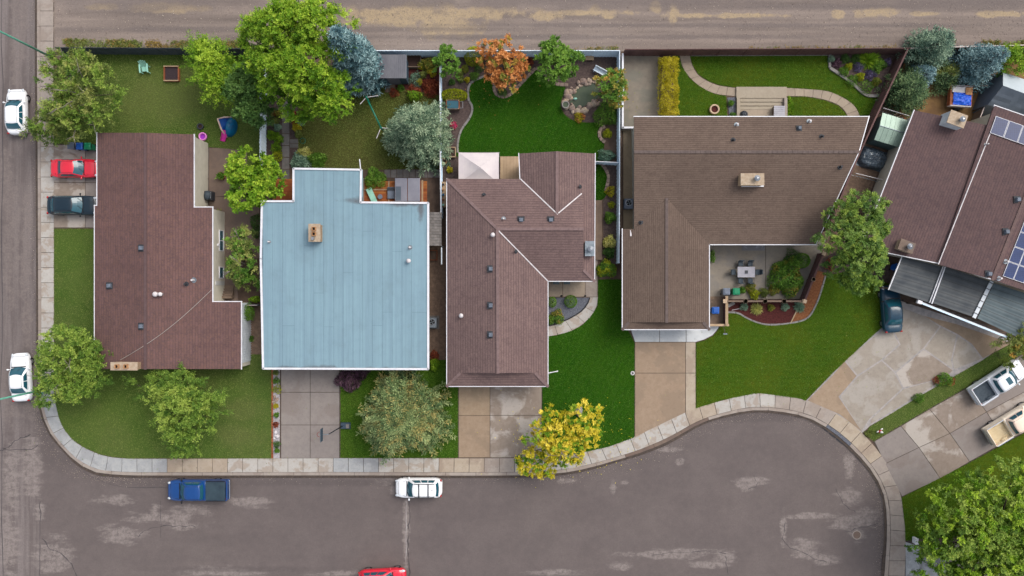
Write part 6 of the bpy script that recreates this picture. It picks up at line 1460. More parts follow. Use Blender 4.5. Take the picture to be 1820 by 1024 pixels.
# patio clutter at the cream wall
r = T('barbecue', 'dark covered barbecue at the corner of the umber roof', 'barbecue', 377, 350, .14)
MB().prism([(-.35, -.42), (.35, -.42), (.35, .42), (-.35, .42)], .0, .85).build('cabinet', 'plastic_dark', r, bevel=.03); a = MB().ell(0, 0, .88, .33, .45, .26, 14, 8); a.build('lid', 'bed_liner', r, True); MB().tube([(.34, -.3, 1.0), (.34, .3, 1.0)], .025, 6).build('handle', 'steel', r)
def pot(px, py, rr, label, mat='terracotta', plant='leaf_bush', h=.35):
    r = T('flower_pot', label, 'pot', px, py, .14, 0, 'flower pots'); MB().ring(0, 0, 0, h, rr*.8, rr, 16).build('pot', mat, r, True); MB().cyl(0, 0, .02, h-.05, rr*.82, n=14).build('earth', 'potting', r)
    if plant:
        q = np.random.default_rng(int(px)); n = 120; a = q.uniform(0, 6.28, n); e = q.uniform(.3, 1.4, n); D = np.stack([np.cos(a)*np.cos(e), np.sin(a)*np.cos(e), np.sin(e)], 1)
        leaf_mesh('plant', np.c_[q.normal(size=(n, 2))*rr*.4, np.full(n, h-.03)], D, unit(np.array([0, 0, 1.])+q.normal(size=(n, 3))*.5), rr*.9*np.ones(n), rr*.35*np.ones(n), q.normal(.5, .2, n), plant, r)
pot(396, 314, .36, 'brown pot on the patio under the maple'); pot(392, 381, .32, 'orange-brown pot at the corner of the cream wall', plant='leaf_mixed'); pot(541, 290, .27, 'white pot behind the blue roof corner', 'flash_white', None); pot(790, 288, .27, 'orange pot at the fence by the canopy', 'clay', None)
def rocks(label, pts, mat='stone', name='rock_pile', cat='rocks', lo=.10, hi=.24, base=.13, seed=5, piece='stone'):
    R_ = random.Random(seed); g = G(*pts[0][:2]); r = thing(name, label, cat, (g[0], g[1], base))
    for p in pts:
        x, y = G(*p[:2]); s = (p[2]/S if len(p) > 2 else R_.uniform(lo, hi)); a = R_.uniform(.7, 1.2)
        mb = MB().ell(x, y, base+s*.25, s*a, s/a, s*.6, 8, 5, .16, R_.randint(0, 9999)); mb.build(piece, mat, r, True)
R_ = random.Random(4)
rocks('heap of tan rocks by the cream wall', [(353+R_.uniform(0, 16), 296+R_.uniform(0, 26)) for _ in range(22)], hi=.28)
rocks('white boulders in the upper gravel strip', [(489,706),(494,709),(491,712),(488,714)], 'stone', seed=9, lo=.14, hi=.22)
rocks('pale boulders in the lower gravel strip', [(491,768),(490,774),(494,775),(488,779)], 'flash_white', seed=10, lo=.12, hi=.22)
rocks('grey boulder under the yellow tree', [(1028,728,10)], 'edging_grey', 'boulder', 'rock', seed=3)
# back steps of the umber house
r = T('wooden_steps', 'short timber steps between the cream wall and the olive tree', 'steps', 409, 519, .1)
for k in range(5): MB().box(-.55, .5-.25*k-.11, 0, .45, .5-.25*k+.11, .12+.14*k).build('step', 'wood_grey', r)
# decks of the blue-roofed house
def deck(label, x0, y0, x1, y1, mat, z, horizontal=True, w=.14, name='deck'):
    a, b = W(x0, y1, z), W(x1, y0, z); r = thing(name, label, 'deck', (a.x, a.y, .1))
    MB().box(a.x+.05, a.y+.05, .1, b.x-.05, b.y-.05, z-.05).build('frame', 'wood_grey', r)
    n = int(((b.y-a.y) if horizontal else (b.x-a.x))/w)
    for k in range(n):
        if horizontal: q = (a.x, a.y+(b.y-a.y)*k/n+.006, z-.045, b.x, a.y+(b.y-a.y)*(k+1)/n-.006, z)
        else: q = (a.x+(b.x-a.x)*k/n+.006, a.y, z-.045, a.x+(b.x-a.x)*(k+1)/n-.006, b.y, z)
        MB().box(*q).build('plank', mat, r)
    return r
deck('small cedar deck at the western notch of the blue roof', 484, 318, 528, 366, 'wood_deck', .6)
d2 = deck('cedar deck with a hot tub at the eastern notch of the blue roof', 640, 322, 759, 372, 'wood_deck', .6)
for px0, py0, px1, py1 in ((640,336,692,338),(690,322,692,372),(749,320,752,372)):
    a, b = W(px0, py1, .66), W(px1, py0, .66); MB().box(a.x, a.y, .605, b.x, b.y, .65).build('trim_board', 'wood_tan', d2)
r = T('hot_tub', 'square hot tub under a grey two-part cover', 'hot tub', 728, 341, .6)
MB().box(-1.15, -1.05, 0, 1.15, 1.05, .72).build('cabinet', 'wood_red', r, bevel=.04)
for s in (-1, 1): MB().prism([(s*.02, -1.12), (s*1.2, -1.12), (s*1.2, 1.12), (s*.02, 1.12)], .725, .82, [(s*.03, -1.08), (s*1.16, -1.08), (s*1.16, 1.08), (s*.03, 1.08)]).build('cover', 'canvas_grey', r, bevel=.04)
MB().box(-1.1, -1.0, .822, -.6, .3, .835).build('cover_flap', 'canvas_dark', r); 
r = T('tub_step', 'grey step beside the hot tub', 'step', 698, 345, .6); MB().box(-.35, -.55, 0, .35, .55, .3).build('tread', 'plastic_grey', r, bevel=.03); MB().box(-.36, .2, .302, .36, .5, .34).build('pad', 'plastic_dark', r)
r = T('lounge_chair', 'pale lounge chair lying on the cedar deck', 'chair', 664, 350, .6, math.radians(-65))
MB().box(-.75, -.27, .24, .35, .27, .29).build('seat', 'plastic_mint', r); MB().beam((.35, 0, .27), (.85, 0, .6), .54, .05).build('backrest', 'plastic_mint', r)
for x in (-.65, .3):
    for y in (-.24, .24): MB().box(x-.03, y-.03, 0, x+.03, y+.03, .24).build('leg', 'steel', r)
r = T('deck_stool', 'round grey stool beside the lounge chair', 'stool', 679, 352, .6); MB().cyl(0, 0, .36, .42, .23, n=16).build('seat', 'plastic_grey', r)
for a in (0, 2.1, 4.2): MB().tube([(.12*math.cos(a), .12*math.sin(a), .37), (.2*math.cos(a), .2*math.sin(a), 0)], .02, 5).build('leg', 'steel', r)
r = T('hose_ring', 'green hose ring lying on the worn lawn', 'hose', 539, 251, .15); MB().ring(0, 0, 0, .04, .24, .28, 24).build('loop', 'paint_green', r, True); MB().ring(0, 0, .042, .07, .235, .265, 24).build('loop', 'paint_green', r, True)
# clothesline: two white-armed posts joined by a green pipe
a, b = W(651, 173, 1.9), W(677, 227, 1.9)
r = thing('clothesline', 'green pipe clothesline with white arms on the worn lawn', 'clothesline', (b.x, b.y, .14))
MB().tube([tuple(a), tuple(b)], .075, 8).build('pipe', 'paint_green', r, True)
for p, arms in ((a, ((672,170),(640,185))), (b, ((694,229),(669,246)))):
    MB().cyl(p.x, p.y, .1, 1.95, .06, n=8).build('post', 'paint_green', r, True); MB().ell(p.x, p.y, 1.93, .12, .12, .1, 10, 6).build('joint', 'paint_green', r, True)
    for q in arms: MB().tube([tuple(p), tuple(W(*q, 1.95))], .04, 6).build('arm', 'flash_white', r)
# grey shed
r = thing('garden_shed', 'grey ribbed shed against the blue-grey fence', 'shed', (*G(700,120), .1))
zt_ = 2.35; q0, q1 = W(672, 139, zt_), W(722, 97, zt_)
MB().box(q0.x+.12, q0.y+.1, .1, q1.x-.1, q1.y-.12, zt_-.1).build('wall', 'shed_wall', r)
n = 14
for k in range(n):
    xa, xb = q0.x+(q1.x-q0.x)*k/n, q0.x+(q1.x-q0.x)*(k+1)/n
    MB().prism([(xa+.008, q0.y), (xb-.008, q0.y), (xb-.008, q1.y), (xa+.008, q1.y)], zt_-.1, zt_+.02*(k % 2)).build('roof_panel', 'shed_grey', r)
MB().box((q0.x+q1.x)/2-.55, q0.y+.06, .12, (q0.x+q1.x)/2+.55, q0.y+.098, 2.0).build('door', 'shed_grey', r)
MB().box(q1.x-.09, q0.y+.05, zt_-.14, q1.x+.02, q1.y, zt_-.0).build('verge_trim', 'galv', r)
r = T('compost_box', 'wooden compost box beside the grey shed', 'box', 737, 112, .12)
for s in (-1, 1): MB().box(-.65, s*.55-.04, 0, .65, s*.55+.04, .5).build('side_board', 'wood_grey', r); MB().box(s*.65-.04, -.5, 0, s*.65+.04, .5, .48).build('end_board', 'wood_grey', r)
MB().box(-.6, -.5, 0, .6, .5, .3).build('compost', 'potting', r)
deck('grey boardwalk in front of the grey shed', 684, 150, 702, 164, 'wood_grey', .2, False, .14, 'boardwalk')
# planter cart
r = T('garden_cart', 'wooden cart with a glazed top under the chartreuse hedge', 'cart', 806, 190, .13)
for s in (-1, 1): MB().box(-.6, s*.42-.03, .25, .6, s*.42+.03, .75).build('side_board', 'wood_grey', r); MB().box(s*.6-.03, -.39, .25, s*.6+.03, .39, .75).build('end_board', 'wood_red', r)
MB().box(-.55, -.38, .3, .55, .38, .68).build('glazed_top', 'window_glass', r)
for x in (-.55, .55):
    for y in (-.38, .38): MB().box(x-.03, y-.03, 0, x+.03, y+.03, .78).build('leg', 'wood_tan', r)
MB().tube([(.63, -.3, .6), (.95, -.3, .62), (.95, .3, .62), (.63, .3, .6)], .025, 6).build('handle', 'steel', r)
# raised bed by the canopy
r = T('raised_bed', 'timber framed raised bed beside the canopy', 'planter', 799, 272, .12)
for s in (-1, 1): MB().box(-.6, s*.45-.04, 0, .6, s*.45+.04, .4).build('side_board', 'wood_tan', r); MB().box(s*.6-.04, -.41, 0, s*.6+.04, .41, .39).build('end_board', 'wood_tan', r)
MB().box(-.56, -.41, 0, .56, .41, .32).build('earth', 'potting', r)
r = T('storage_shelf', 'narrow shelf of odds and ends along the fence by the rose roof', 'shelf', 790, 348, .12)
MB().box(-.25, -1.2, .0, .2, 1.2, .05).build('bottom_board', 'wood_tan', r); MB().box(-.25, -1.2, .8, .2, 1.2, .84).build('top_board', 'wood_tan', r)
for y in (-1.15, 1.1): MB().box(-.25, y, .05, .2, y+.05, .8).build('end_board', 'wood_tan', r)
for k, m in enumerate(('plastic_mint', 'terracotta', 'plastic_teal', 'clay', 'plastic_dark')): MB().cyl(-.02, -1.0+k*.48, .842, 1.05, .12, .1, 10).build('container', m, r)
# canopy tent
r = thing('canopy_tent', 'white pop-up canopy behind the rose roof', 'canopy', (*G(851,298), .13))
c4 = [W(815,271,2.1), W(887,271,2.1), W(887,326,2.1), W(815,326,2.1)]; pk = W(853,297,2.85)
for i in range(4):
    a, b = c4[i], c4[(i+1) % 4]; mb = MB(); m = 8
    for j in range(m):
        for k in range(m):
            def q(j, k):
                e = a.lerp(b, j/m); p = e.lerp(pk, k/m); p.z -= .22*math.sin(math.pi*k/m)*.8 + .05*math.sin(math.pi*j/m)*(1-k/m); return p
            mb.face([q(j, k), q(j+1, k), q(j+1, k+1), q(j, k+1)])
    mb.build('canopy_panel', 'canvas_white', r, True)
    mb = MB(); mb.face([a, b, b-Vector((0, 0, .25)), a-Vector((0, 0, .25))]); mb.build('valance', 'canvas_white', r)
    MB().cyl(a.x, a.y, .12, 2.1, .03, n=6).build('leg', 'steel', r)
deck('tan plank landing between the canopy and the rose roof', 889, 278, 924, 326, 'wood_tan', .3, False, .3, 'landing')
deck('long brown side deck between the rose roof and the blue fence', 1052, 356, 1070, 462, 'wood_grey', .35, False, .18, 'side_deck')
# pond
r = thing('garden_pond', 'small garden pond ringed with tan stones', 'pond', (*G(1035,180), .13))
pw = spl(GP([(1018,166),(1030,157),(1045,150),(1060,150),(1064,165),(1058,180),(1040,188),(1028,193),(1016,188),(1012,176)]), 5)
MB().prism(pw, .06, .145).build('water', 'pond_water', r)
R_ = random.Random(11)
ringpts = spl([(1016,164),(1030,153),(1045,146),(1060,147)], 5, False)+spl([(1060,183),(1048,188),(1036,194),(1025,197),(1013,191),(1008,178),(1013,168)], 5, False)
for p in ringpts:
    for _ in range(2):
        x, y = G(p[0]+R_.uniform(-6, 6), p[1]+R_.uniform(-5, 5)); s = R_.choice([.09, .12, .16, .24, .32])*R_.uniform(.8, 1.1)
        MB().ell(x, y, .17, s*R_.uniform(.8, 1.3), s, s*.6, 8, 5, .15, R_.randint(0, 9999)).build('stone', 'stone', r, True)
r = T('bird_bath', 'grey round bird bath beside the pond', 'bird bath', 1004, 190, .13); MB().cyl(0, 0, 0, .6, .12, .09, 12).build('pedestal', 'edging_grey', r); MB().ring(0, 0, .55, .72, .26, .36, 20).build('basin', 'edging_grey', r, True); MB().cyl(0, 0, .56, .66, .27, n=18).build('water', 'pond_water', r)
r = T('garden_ornament', 'small pale teal frog-like ornament in the pond', 'ornament', 1022, 177, .14); MB().ell(0, 0, .14, .2, .12, .14, 10, 6).build('figure', 'leaf_sage' if False else 'plastic_mint', r, True); MB().cyl(0, 0, 0, .06, .16, n=10).build('plinth', 'edging_grey', r)
r = T('garden_bench', 'pale blue bench near the fence corner', 'bench', 1065, 131, .13, math.radians(-28))
for k in range(3): MB().box(-.65, -.16+k*.13, .42, .65, -.05+k*.13, .46).build('seat_slat', 'fence_pale', r)
MB().box(-.65, .23, .5, .65, .27, .85).build('backrest', 'fence_pale', r)
for x in (-.55, .55): MB().box(x-.04, -.15, 0, x+.04, .25, .42).build('leg', 'fence_blue', r)
r = T('cold_frame', 'low tan bench top at the fence gap', 'frame', 1047, 106, .13); MB().box(-.4, -.2, .3, .4, .2, .36).build('top', 'wood_tan', r)
for x in (-.35, .3): MB().box(x, -.18, 0, x+.06, .18, .3).build('leg', 'wood_tan', r)
# steps behind the brown house
r = thing('concrete_steps', 'wide tan concrete steps leading down behind the brown roof', 'steps', (*G(1350,190), .1))
def gb(x0, y0, x1, y1, z0, z1, nm, m):
    a, b = G(x0, y1), G(x1, y0); MB().box(a[0], a[1], z0, b[0], b[1], z1).build(nm, m, r, bevel=.01)
gb(1307, 156, 1396, 176, .05, .32, 'landing', 'steps_tan')
for k, y in enumerate((176, 182.5, 189)): gb(1313, y+.3, 1390, y+6.3, .05, .26-.07*k, 'step', 'steps_tan')
gb(1313, 195.5, 1390, 222, .05, .105, 'lower_slab', 'path_tan'); gb(1307, 176.2, 1312.5, 222, .05, .5, 'side_wall', 'steps_tan'); gb(1390.5, 176.2, 1396, 222, .05, .5, 'side_wall', 'walk_old')
r = T('deck_box', 'pale plank storage box on the concrete steps', 'box', 1381, 202, .1); 
for k in range(6): MB().box(-.55, -.5+k*.18, .55, .5, -.335+k*.18, .6).build('lid_plank', 'wood_tan' if False else 'table_top', r)
MB().box(-.5, -.48, 0, .46, .56, .545).build('body', 'wood_grey', r)
r = T('ball_planter', 'dark round planter on the concrete steps', 'planter', 1319, 206, .1); MB().ell(0, 0, .36, .38, .38, .38, 16, 10).build('bowl', 'plastic_dark', r, True); MB().ring(0, 0, .66, .74, .16, .24, 14).build('rim', 'plastic_dark', r, True)
r = T('fire_pit', 'round fire pit with a tan stone rim on the back lawn', 'fire pit', 1268, 196, .14)
for k in range(14):
    a = 6.2832*k/14; q = []
    for rr, aa in ((.33, a), (.33, a+.42), (.47, a+.42), (.47, a)): q.append((rr*math.cos(aa), rr*math.sin(aa)))
    MB().prism(q, 0, .32).build('rim_stone', 'post_cap', r)
MB().cyl(0, 0, 0, .16, .33, n=18).build('ash', 'mulch_red', r)
# air conditioners
def ac(px, py, label, mat='grey_vent'):
    r = T('air_conditioner', label, 'air conditioner', px, py, .13, 0, 'air conditioners')
    MB().box(-.42, -.48, 0, .42, .48, .78).build('casing', mat, r, bevel=.05); MB().ring(0, .08, .785, .80, .26, .33, 20).build('grille_ring', 'steel', r); MB().cyl(0, .08, .78, .787, .26, n=18).build('fan_well', 'flue_dark', r)
    for k in range(4): a = k*1.571+.4; MB().prism([(.03*math.cos(a+1.5), .08+.03*math.sin(a+1.5)), (.23*math.cos(a-.25), .08+.23*math.sin(a-.25)), (.23*math.cos(a+.25), .08+.23*math.sin(a+.25))], .79, .797).build('fan_blade', 'galv', r)
ac(1115, 364, 'dark air conditioner in the brown passage by the long fence', 'plastic_grey'); ac(770, 573, 'pale air conditioner between the blue and rose roofs', 'galv')
MB().box(G(770,573)[0]-.6, G(770,573)[1]-.65, .1, G(770,573)[0]+.6, G(770,573)[1]+.65, .127).build('concrete_pad', 'paver', label='square pad under the pale air conditioner', cat='pad')
# lean-to with slate shingles between the houses
r = thing('lean_to_roof', 'small slate shingled lean-to beside the blue roof', 'roof', (*G(772,406), .1))
a, b = W(762, 437, 2.5), W(784, 377, 2.5)
rw, cn = 12, 5
for i in range(cn):
    for j in range(rw):
        off = .5 if i % 2 else 0
        x0, x1 = a.x+(b.x-a.x)*i/cn, a.x+(b.x-a.x)*(i+1.15)/cn; y0 = a.y+(b.y-a.y)*(j+off*.0)/rw+.012; y1 = a.y+(b.y-a.y)*(j+1)/rw-.012
        z = 2.62-.05*i; dz = R_.uniform(0, .02)
        mb = MB(); mb.add([(x0, y0, z+dz), (x1, y0, z-.06+dz+.03), (x1, y1, z-.06+dz+.03), (x0, y1, z+dz), (x0, y0, z-.08), (x1, y0, z-.12), (x1, y1, z-.12), (x0, y1, z-.08)], [[0,1,2,3],[0,4,5,1],[1,5,6,2],[2,6,7,3],[3,7,4,0]]); mb.build('shingle', 'paver', r)
for px, py in ((784,378),(784,436)): p = W(px, py, 2.3); MB().box(p.x-.1, p.y-.05, .1, p.x, p.y+.05, 2.35).build('post', 'white_siding', r)
p, q = W(785,440,2.3), W(785,470,2.3); MB().beam(p, q, .1, .2).build('side_rail', 'white_siding', r)
r = T('wooden_crate', 'brown crate below the slate lean-to', 'crate', 771, 454, .13); MB().box(-.35, -.45, 0, .35, .45, .06).build('bottom', 'wood_grey', r)
for s in (-1, 1): MB().box(-.38, s*.45-.03, 0, .38, s*.45+.03, .4).build('side_board', 'wood_red', r); MB().box(s*.35-.03, -.42, 0, s*.35+.03, .42, .39).build('end_board', 'wood_red', r)
# patio dining set
r = T('dining_table', 'grey rectangular patio table with a dark centre hole', 'table', 1321, 484, .14)
for k in range(5): MB().box(-.82, -.5+k*.2+.005, .70, .82, -.5+(k+1)*.2-.005, .74).build('top_plank', 'table_top', r)
MB().box(-.15, -.15, .742, .15, .15, .76).build('centre_plate', 'plastic_dark', r)
for x in (-.74, .74):
    for y in (-.42, .42): MB().box(x-.03, y-.03, 0, x+.03, y+.03, .70).build('leg', 'plastic_dark', r)
def chair(px, py, rz, label):
    r = T('patio_chair', label, 'chair', px, py, .14, math.radians(rz), 'chairs round the patio table')
    MB().box(-.24, -.24, .40, .24, .24, .45).build('seat', 'bed_liner', r, bevel=.02); MB().beam((0, -.22, .45), (0, -.30, .92), .46, .04).build('backrest', 'bed_liner', r)
    for x in (-.22, .22):
        for y in (-.21, .21): MB().tube([(x, y, .4), (x*1.1, y*1.15, 0)], .018, 5).build('leg', 'plastic_dark', r)
    for s in (-1, 1): MB().tube([(s*.26, -.25, .66), (s*.27, .2, .66), (s*.27, .22, .4)], .02, 5).build('armrest', 'plastic_dark', r)
for px, py, rz, l in ((1313,469,180,'patio chair north of the table nearest the garage wing'),(1330,469,180,'patio chair north of the table nearest the fence'),(1313,499,0,'patio chair south of the table nearest the garage wing'),(1330,499,0,'patio chair south of the table nearest the fence'),(1300,484,-90,'patio chair at the garage end of the table'),(1343,484,90,'patio chair at the fence end of the table')): chair(px, py, rz, l)
r = T('door_mat', 'pale mat at the patio door', 'mat', 1338, 438, .14); MB().box(-1.1, -.4, 0, 1.1, .4, .02).build('mat', 'drive_blue', r)
# timber bin enclosure
r = T('bin_enclosure', 'timber enclosure around the blue bin at the garage corner', 'enclosure', 1272, 552, .1)
MB().box(-.85, -1.35, 0, .95, 1.35, .06).build('floor_boards', 'wood_grey', r)
MB().box(.68, -1.35, .0, .78, 1.35, .95).build('side_wall', 'fence_brown', r); MB().box(.60, -1.4, .955, .86, 1.4, 1.0).build('top_rail', 'wood_tan', r)
MB().box(-.85, -1.40, .0, .66, -1.30, .8).build('front_wall', 'fence_brown', r); MB().box(-.85, -1.46, .805, 1.0, -1.24, .85).build('top_rail', 'wood_tan', r)
for k in range(3): MB().box(-.85, 1.0-.25*k, .06, .0, 1.2-.25*k, .16-.03*k).build('step', 'wood_grey', r)
r = T('lawn_rake', 'rake leaning out onto the lawn by the bin enclosure', 'rake', 1285, 583, .15); MB().tube([(-.25, .35, .7), (.15, -.5, .05)], .025, 6).build('handle', 'wood_grey', r); MB().box(-.02, -.62, .0, .36, -.5, .05).build('head', 'galv', r)
r = T('stone_bench', 'small grey stone seat in the red mulch', 'bench', 1297, 541, .15, .5); MB().box(-.35, -.15, .25, .35, .15, .33).build('top', 'edging_grey', r, bevel=.02); MB().box(-.28, -.12, 0, -.16, .12, .25).build('leg', 'edging_grey', r); MB().box(.16, -.12, 0, .28, .12, .25).build('leg', 'edging_grey', r)
r = T('garden_stake', 'white stake lying in the red mulch', 'stake', 1306, 550, .16, .2); MB().tube([(-.35, 0, .03), (.35, 0, .03)], .03, 6).build('rod', 'flash_white', r); MB().ell(.36, 0, .03, .05, .05, .04, 8, 5).build('tip', 'flash_white', r, True)
# eastern yard
def RB(mb, px, py, ang, z0, z1, lx, ly, cx=0, cy=0):
    g = G(px, py); c, s = math.cos(ang), math.sin(ang); return mb.obox(g[0]+c*cx-s*cy, g[1]+s*cx+c*cy, z0, z1, lx, ly, ang)
an = math.radians(-17)
r = T('metal_shed', 'pale green ribbed metal shed in the passage by the plum roof', 'shed', 1567, 240, .12, an)
MB().box(-1.25, -1.25, 0, 1.25, 1.15, 1.75).build('wall', 'shed_green_wall', r)
for s in (-1, 1):
    for k in range(6):
        x0, x1 = -1.38+2.76*k/6, -1.38+2.76*(k+1)/6
        z0, z1 = 2.02, 1.76; mb = MB(); y1 = 1.32*s
        q = [(x0+.01, 0, z0), (x1-.01, 0, z0), (x1-.01, y1, z1), (x0+.01, y1, z1)]
        mb.face(q if s < 0 else q[::-1]); mb.face([(p[0], p[1], p[2]-.05) for p in (q if s > 0 else q[::-1])])
        for i in range(4): a_, b_ = q[i], q[(i+1) % 4]; mb.face([(a_[0], a_[1], a_[2]-.05), (b_[0], b_[1], b_[2]-.05), b_, a_])
        mb.build('roof_panel', 'shed_green', r)
MB().tube([(-1.4, 0, 2.03), (1.4, 0, 2.03)], .04, 6).build('ridge', 'galv', r)
r = T('tarp_heap', 'lumpy heap under a black tarp below the metal shed', 'heap', 1548, 283, .12, an)
mb = MB(); nu, nv = 26, 22
def th(i, j):
    u, v = -1+2*i/nu, -1+2*j/nv; x, y = u*1.35, v*1.0
    e = max(0, 1-(abs(u)**3+abs(v)**3)); z = (.75*e**.45 + .22*noise.noise(Vector((x*1.5, y*1.5, 3)))*e**.3 + .10*noise.noise(Vector((x*5, y*5, 8)))*e**.3)
    return (x+.1*noise.noise(Vector((x, y, 1))), y+.1*noise.noise(Vector((x, y, 5))), max(0, z))
for i in range(nu):
    for j in range(nv): mb.face([th(i, j), th(i+1, j), th(i+1, j+1), th(i, j+1)])
mb.build('tarp', 'tarp_black', r, False); MB().tube([(-1.2, -.1, .35), (-.3, .05, .95), (.5, 0, .95), (1.2, .1, .3)], .02, 5).build('rope', 'trim_black', r)
r = T('pallet_stack', 'leaning tan pallet frames beside the rail gate', 'pallet', 1594, 213, .12, math.radians(30))
for k in range(4): MB().box(-.6, -.45+k*.3, .0+.04*k, .6, -.33+k*.3, .05+.04*k).build('slat', 'wood_tan', r)
for x in (-.55, .45): MB().box(x, -.5, .18, x+.1, .62, .26).build('bearer', 'wood_deck', r)
# tarped trailer
r = T('cargo_trailer', 'small trailer loaded with junk under a blue tarp', 'trailer', 1696, 176, .12, math.radians(-4))
MB().box(-1.0, -.95, .35, 1.0, .95, .5).build('bed', 'wood_grey', r)
for s in (-1, 1): MB().box(-1.0, s*.95-.04, .5, 1.0, s*.95+.04, .95).build('side_board', 'flash_white', r); MB().box(s*1.0-.04, -.9, .5, s*1.0+.04, .9, .94).build('end_board', 'wood_red', r)
for s in (-1, 1): a = MB().ring(0, 0, -.1, .1, .18, .32, 16); a.xf(lambda p: Vector((p.x, s*1.1+p.z, .32+p.y))); a.build('wheel', 'rubber', r, True)
MB().box(-.9, .3, .5, .85, .85, 1.0).build('crate', 'cloth_white', r, bevel=.04); MB().box(.3, .1, .5, .9, .8, 1.12).build('load_box', 'clay', r, bevel=.03); MB().box(-.95, -.9, .5, -.5, .2, .9).build('load_box', 'terracotta', r, bevel=.03)
mb = MB(); nu = 18
def tb(i, j):
    u, v = i/nu, j/nu; x, y = -.75+1.7*u, -.85+1.15*v; return (x, y, .95+.18*math.sin(math.pi*u)*math.sin(math.pi*v)+.10*noise.noise(Vector((x*3, y*3, 2)))+.05*noise.noise(Vector((x*9, y*9, 4))))
for i in range(nu):
    for j in range(nu): mb.face([tb(i, j), tb(i+1, j), tb(i+1, j+1), tb(i, j+1)])
mb.build('tarp', 'tarp_blue', r)
# fabric garage
r = thing('fabric_garage', 'grey fabric garage tent north of the plum roof', 'tent', (*G(1790,170), .12))
za, zb = 1.9, 3.0
Rg0, Rg1 = W(1786,131,zb-.05), W(1880,163,zb); 
Ra, Rb = W(1783,152,zb), W(1880,188,zb)
wl = [W(1768,138,za), W(1752,180,za), W(1880,225,za), W(1890,140,za)]
nw, sw, se, ne = W(1783,128,2.2), W(1756,186,za), W(1885,232,za), W(1900,168,2.2)
mb = MB(); mb.face([Ra, Rb, ne, nw][::-1]); mb.build('roof_panel', 'canvas_pale', r)
mb = MB(); m = 12
for i in range(m):
    for j in range(6):
        def q(i, j): p = Ra.lerp(Rb, i/m).lerp(sw.lerp(se, i/m), j/6); p.z += .06*noise.noise(Vector((i*.9, j*.9, 3)))*math.sin(math.pi*j/6)*2; return p
        mb.face([q(i, j+1), q(i+1, j+1), q(i+1, j), q(i, j)])
mb.build('roof_panel', 'canvas_dark', r, True)
mb = MB(); f0, f1 = W(1758,140,.1), W(1742,190,.1)
mb.face([nw, Ra, sw, Vector((sw.x-.3, sw.y-.1, .1)), Vector((nw.x-.3, nw.y, .1))]); mb.build('end_wall', 'canvas_dark', r)
mb = MB(); mb.face([sw, se, Vector((se.x, se.y-.3, .1)), Vector((sw.x-.3, sw.y-.3, .1))]); mb.build('side_wall', 'canvas_dark', r)
# basketball hoop
r = T('basketball_hoop', 'portable basketball hoop leaning over the grey driveway', 'basketball hoop', 614, 756, .145)
MB().prism([(-.45, -.33), (.55, -.33), (.55, .33), (-.45, .33)], 0, .22, [(-.35, -.26), (.48, -.26), (.48, .26), (-.35, .26)]).build('base', 'shed_wall', r, bevel=.03); MB().box(.15, -.2, .222, .45, .18, .34).build('weight', 'edging_grey', r, bevel=.02)
MB().tube([(-.2, 0, .2), (-.75, -.2, 2.5), (-.85, -.25, 2.75)], .05, 8).build('pole', 'plastic_dark', r, True)
MB().tube([(-.85, -.25, 2.72), (-1.35, -.25, 2.9)], .04, 6).build('arm', 'galv', r)
MB().box(-1.42, -.85, 2.7, -1.38, .35, 3.45).build('backboard', 'shed_wall', r); MB().box(-1.425, -.5, 2.8, -1.421, 0, 3.1).build('target_square', 'flash_white', r)
MB().ring(-1.66, -.25, 2.8, 2.83, .205, .23, 18).build('rim', 'lamp_red', r, True)
for k in range(10): a = k*.628; MB().tube([(-1.66+.21*math.cos(a), -.25+.21*math.sin(a), 2.8), (-1.66+.12*math.cos(a+.3), -.25+.12*math.sin(a+.3), 2.4)], .008, 4).build('net_cord', 'cloth_white', r)
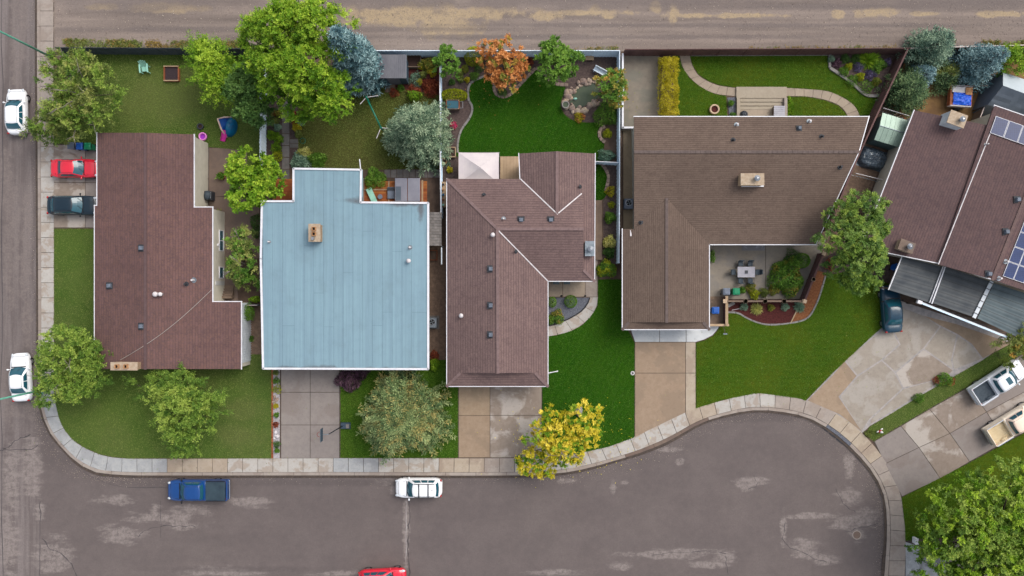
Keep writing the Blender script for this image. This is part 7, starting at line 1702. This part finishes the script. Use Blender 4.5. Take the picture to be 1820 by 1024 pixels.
# front porch
for px, l in ((988,'teal porch chair nearest the inner roof corner'), (1007,'teal porch chair farther from the inner roof corner')):
    r = T('porch_chair', l, 'chair', px, 500, .14, 0, 'porch chairs'); MB().box(-.3, -.3, .38, .3, .25, .43).build('seat', 'poly_sheet_pale', r, bevel=.02); MB().box(-.3, .22, .43, .3, .28, .95).build('backrest', 'poly_sheet_pale', r)
    for x in (-.26, .26):
        for y in (-.26, .22): MB().box(x-.02, y-.02, 0, x+.02, y+.02, .38).build('leg', 'plastic_teal', r)
for px, l in ((997,'short dark path light beside the ball shrub'), (1039,'short dark path light near the curved walk')):
    r = T('path_light', l, 'path light', px, 526, .14, 0, 'path lights'); MB().cyl(0, 0, 0, .45, .03, n=8).build('stem', 'trim_black', r); MB().cyl(0, 0, .45, .52, .11, .05, 10).build('cap', 'trim_black', r)
# odds and ends
r = T('garden_figurine', 'small red and white figurine on the grass strip', 'figurine', 1561, 766, .15, .6)
MB().ell(0, 0, .18, .17, .14, .18, 12, 8).build('body', 'cloth_red', r, True); MB().ell(.0, .0, .42, .11, .11, .11, 12, 8).build('head', 'cloth_white', r, True); MB().ell(.28, .05, .08, .16, .07, .08, 10, 6).build('leg', 'cloth_white', r, True); MB().ell(.18, -.2, .08, .07, .14, .08, 10, 6).build('leg', 'cloth_white', r, True); MB().ell(-.2, .14, .22, .13, .07, .07, 10, 6).build('arm', 'cloth_white', r, True)
r = T('utility_box', 'small white utility box at the lower corner lawn', 'box', 1622, 958, .14); MB().box(-.13, -.28, 0, .13, .28, .55).build('casing', 'white_trim', r, bevel=.03); MB().box(-.15, -.3, .552, .15, .3, .6).build('lid', 'white_trim', r, bevel=.02)
r = T('water_valve', 'white round valve cover at the edge of the tan driveway', 'valve cover', 1124, 663, .14); MB().ring(0, 0, 0, .03, .1, .2, 14).build('rim', 'flash_white', r); MB().cyl(0, 0, 0, .02, .1, n=12).build('lid', 'plastic_dark', r)
def spout(px0, py0, px1, py1, label, z=.3):
    a, b = W(px0, py0, z), W(px1, py1, z-.15); r = thing('downspout', label, 'downspout', (a.x, a.y, .14)); MB().beam(a, b, .08, .07).build('pipe', 'white_trim', r); MB().beam(a+Vector((0, 0, 2.4)), a, .08, .07).build('drop_pipe', 'white_trim', r); MB().beam(b, b+(b-a)*.08-Vector((0, 0, .02)), .11, .09).build('outlet', 'white_trim', r)
spout(970, 664, 990, 660, 'white downspout lying on the lawn east of the rose roof')
dr = MB(); D_ = thing('storm_drain', 'row of dark curb drain slots where the cul-de-sac bends', 'drain', (*G(1480,770), .0))
for k in range(3):
    g = G(1467+k*13, 762+k*10.5); MB().obox(g[0], g[1], .0, .05, .75, .28, math.radians(-39)).build('grate', 'plastic_dark', D_)
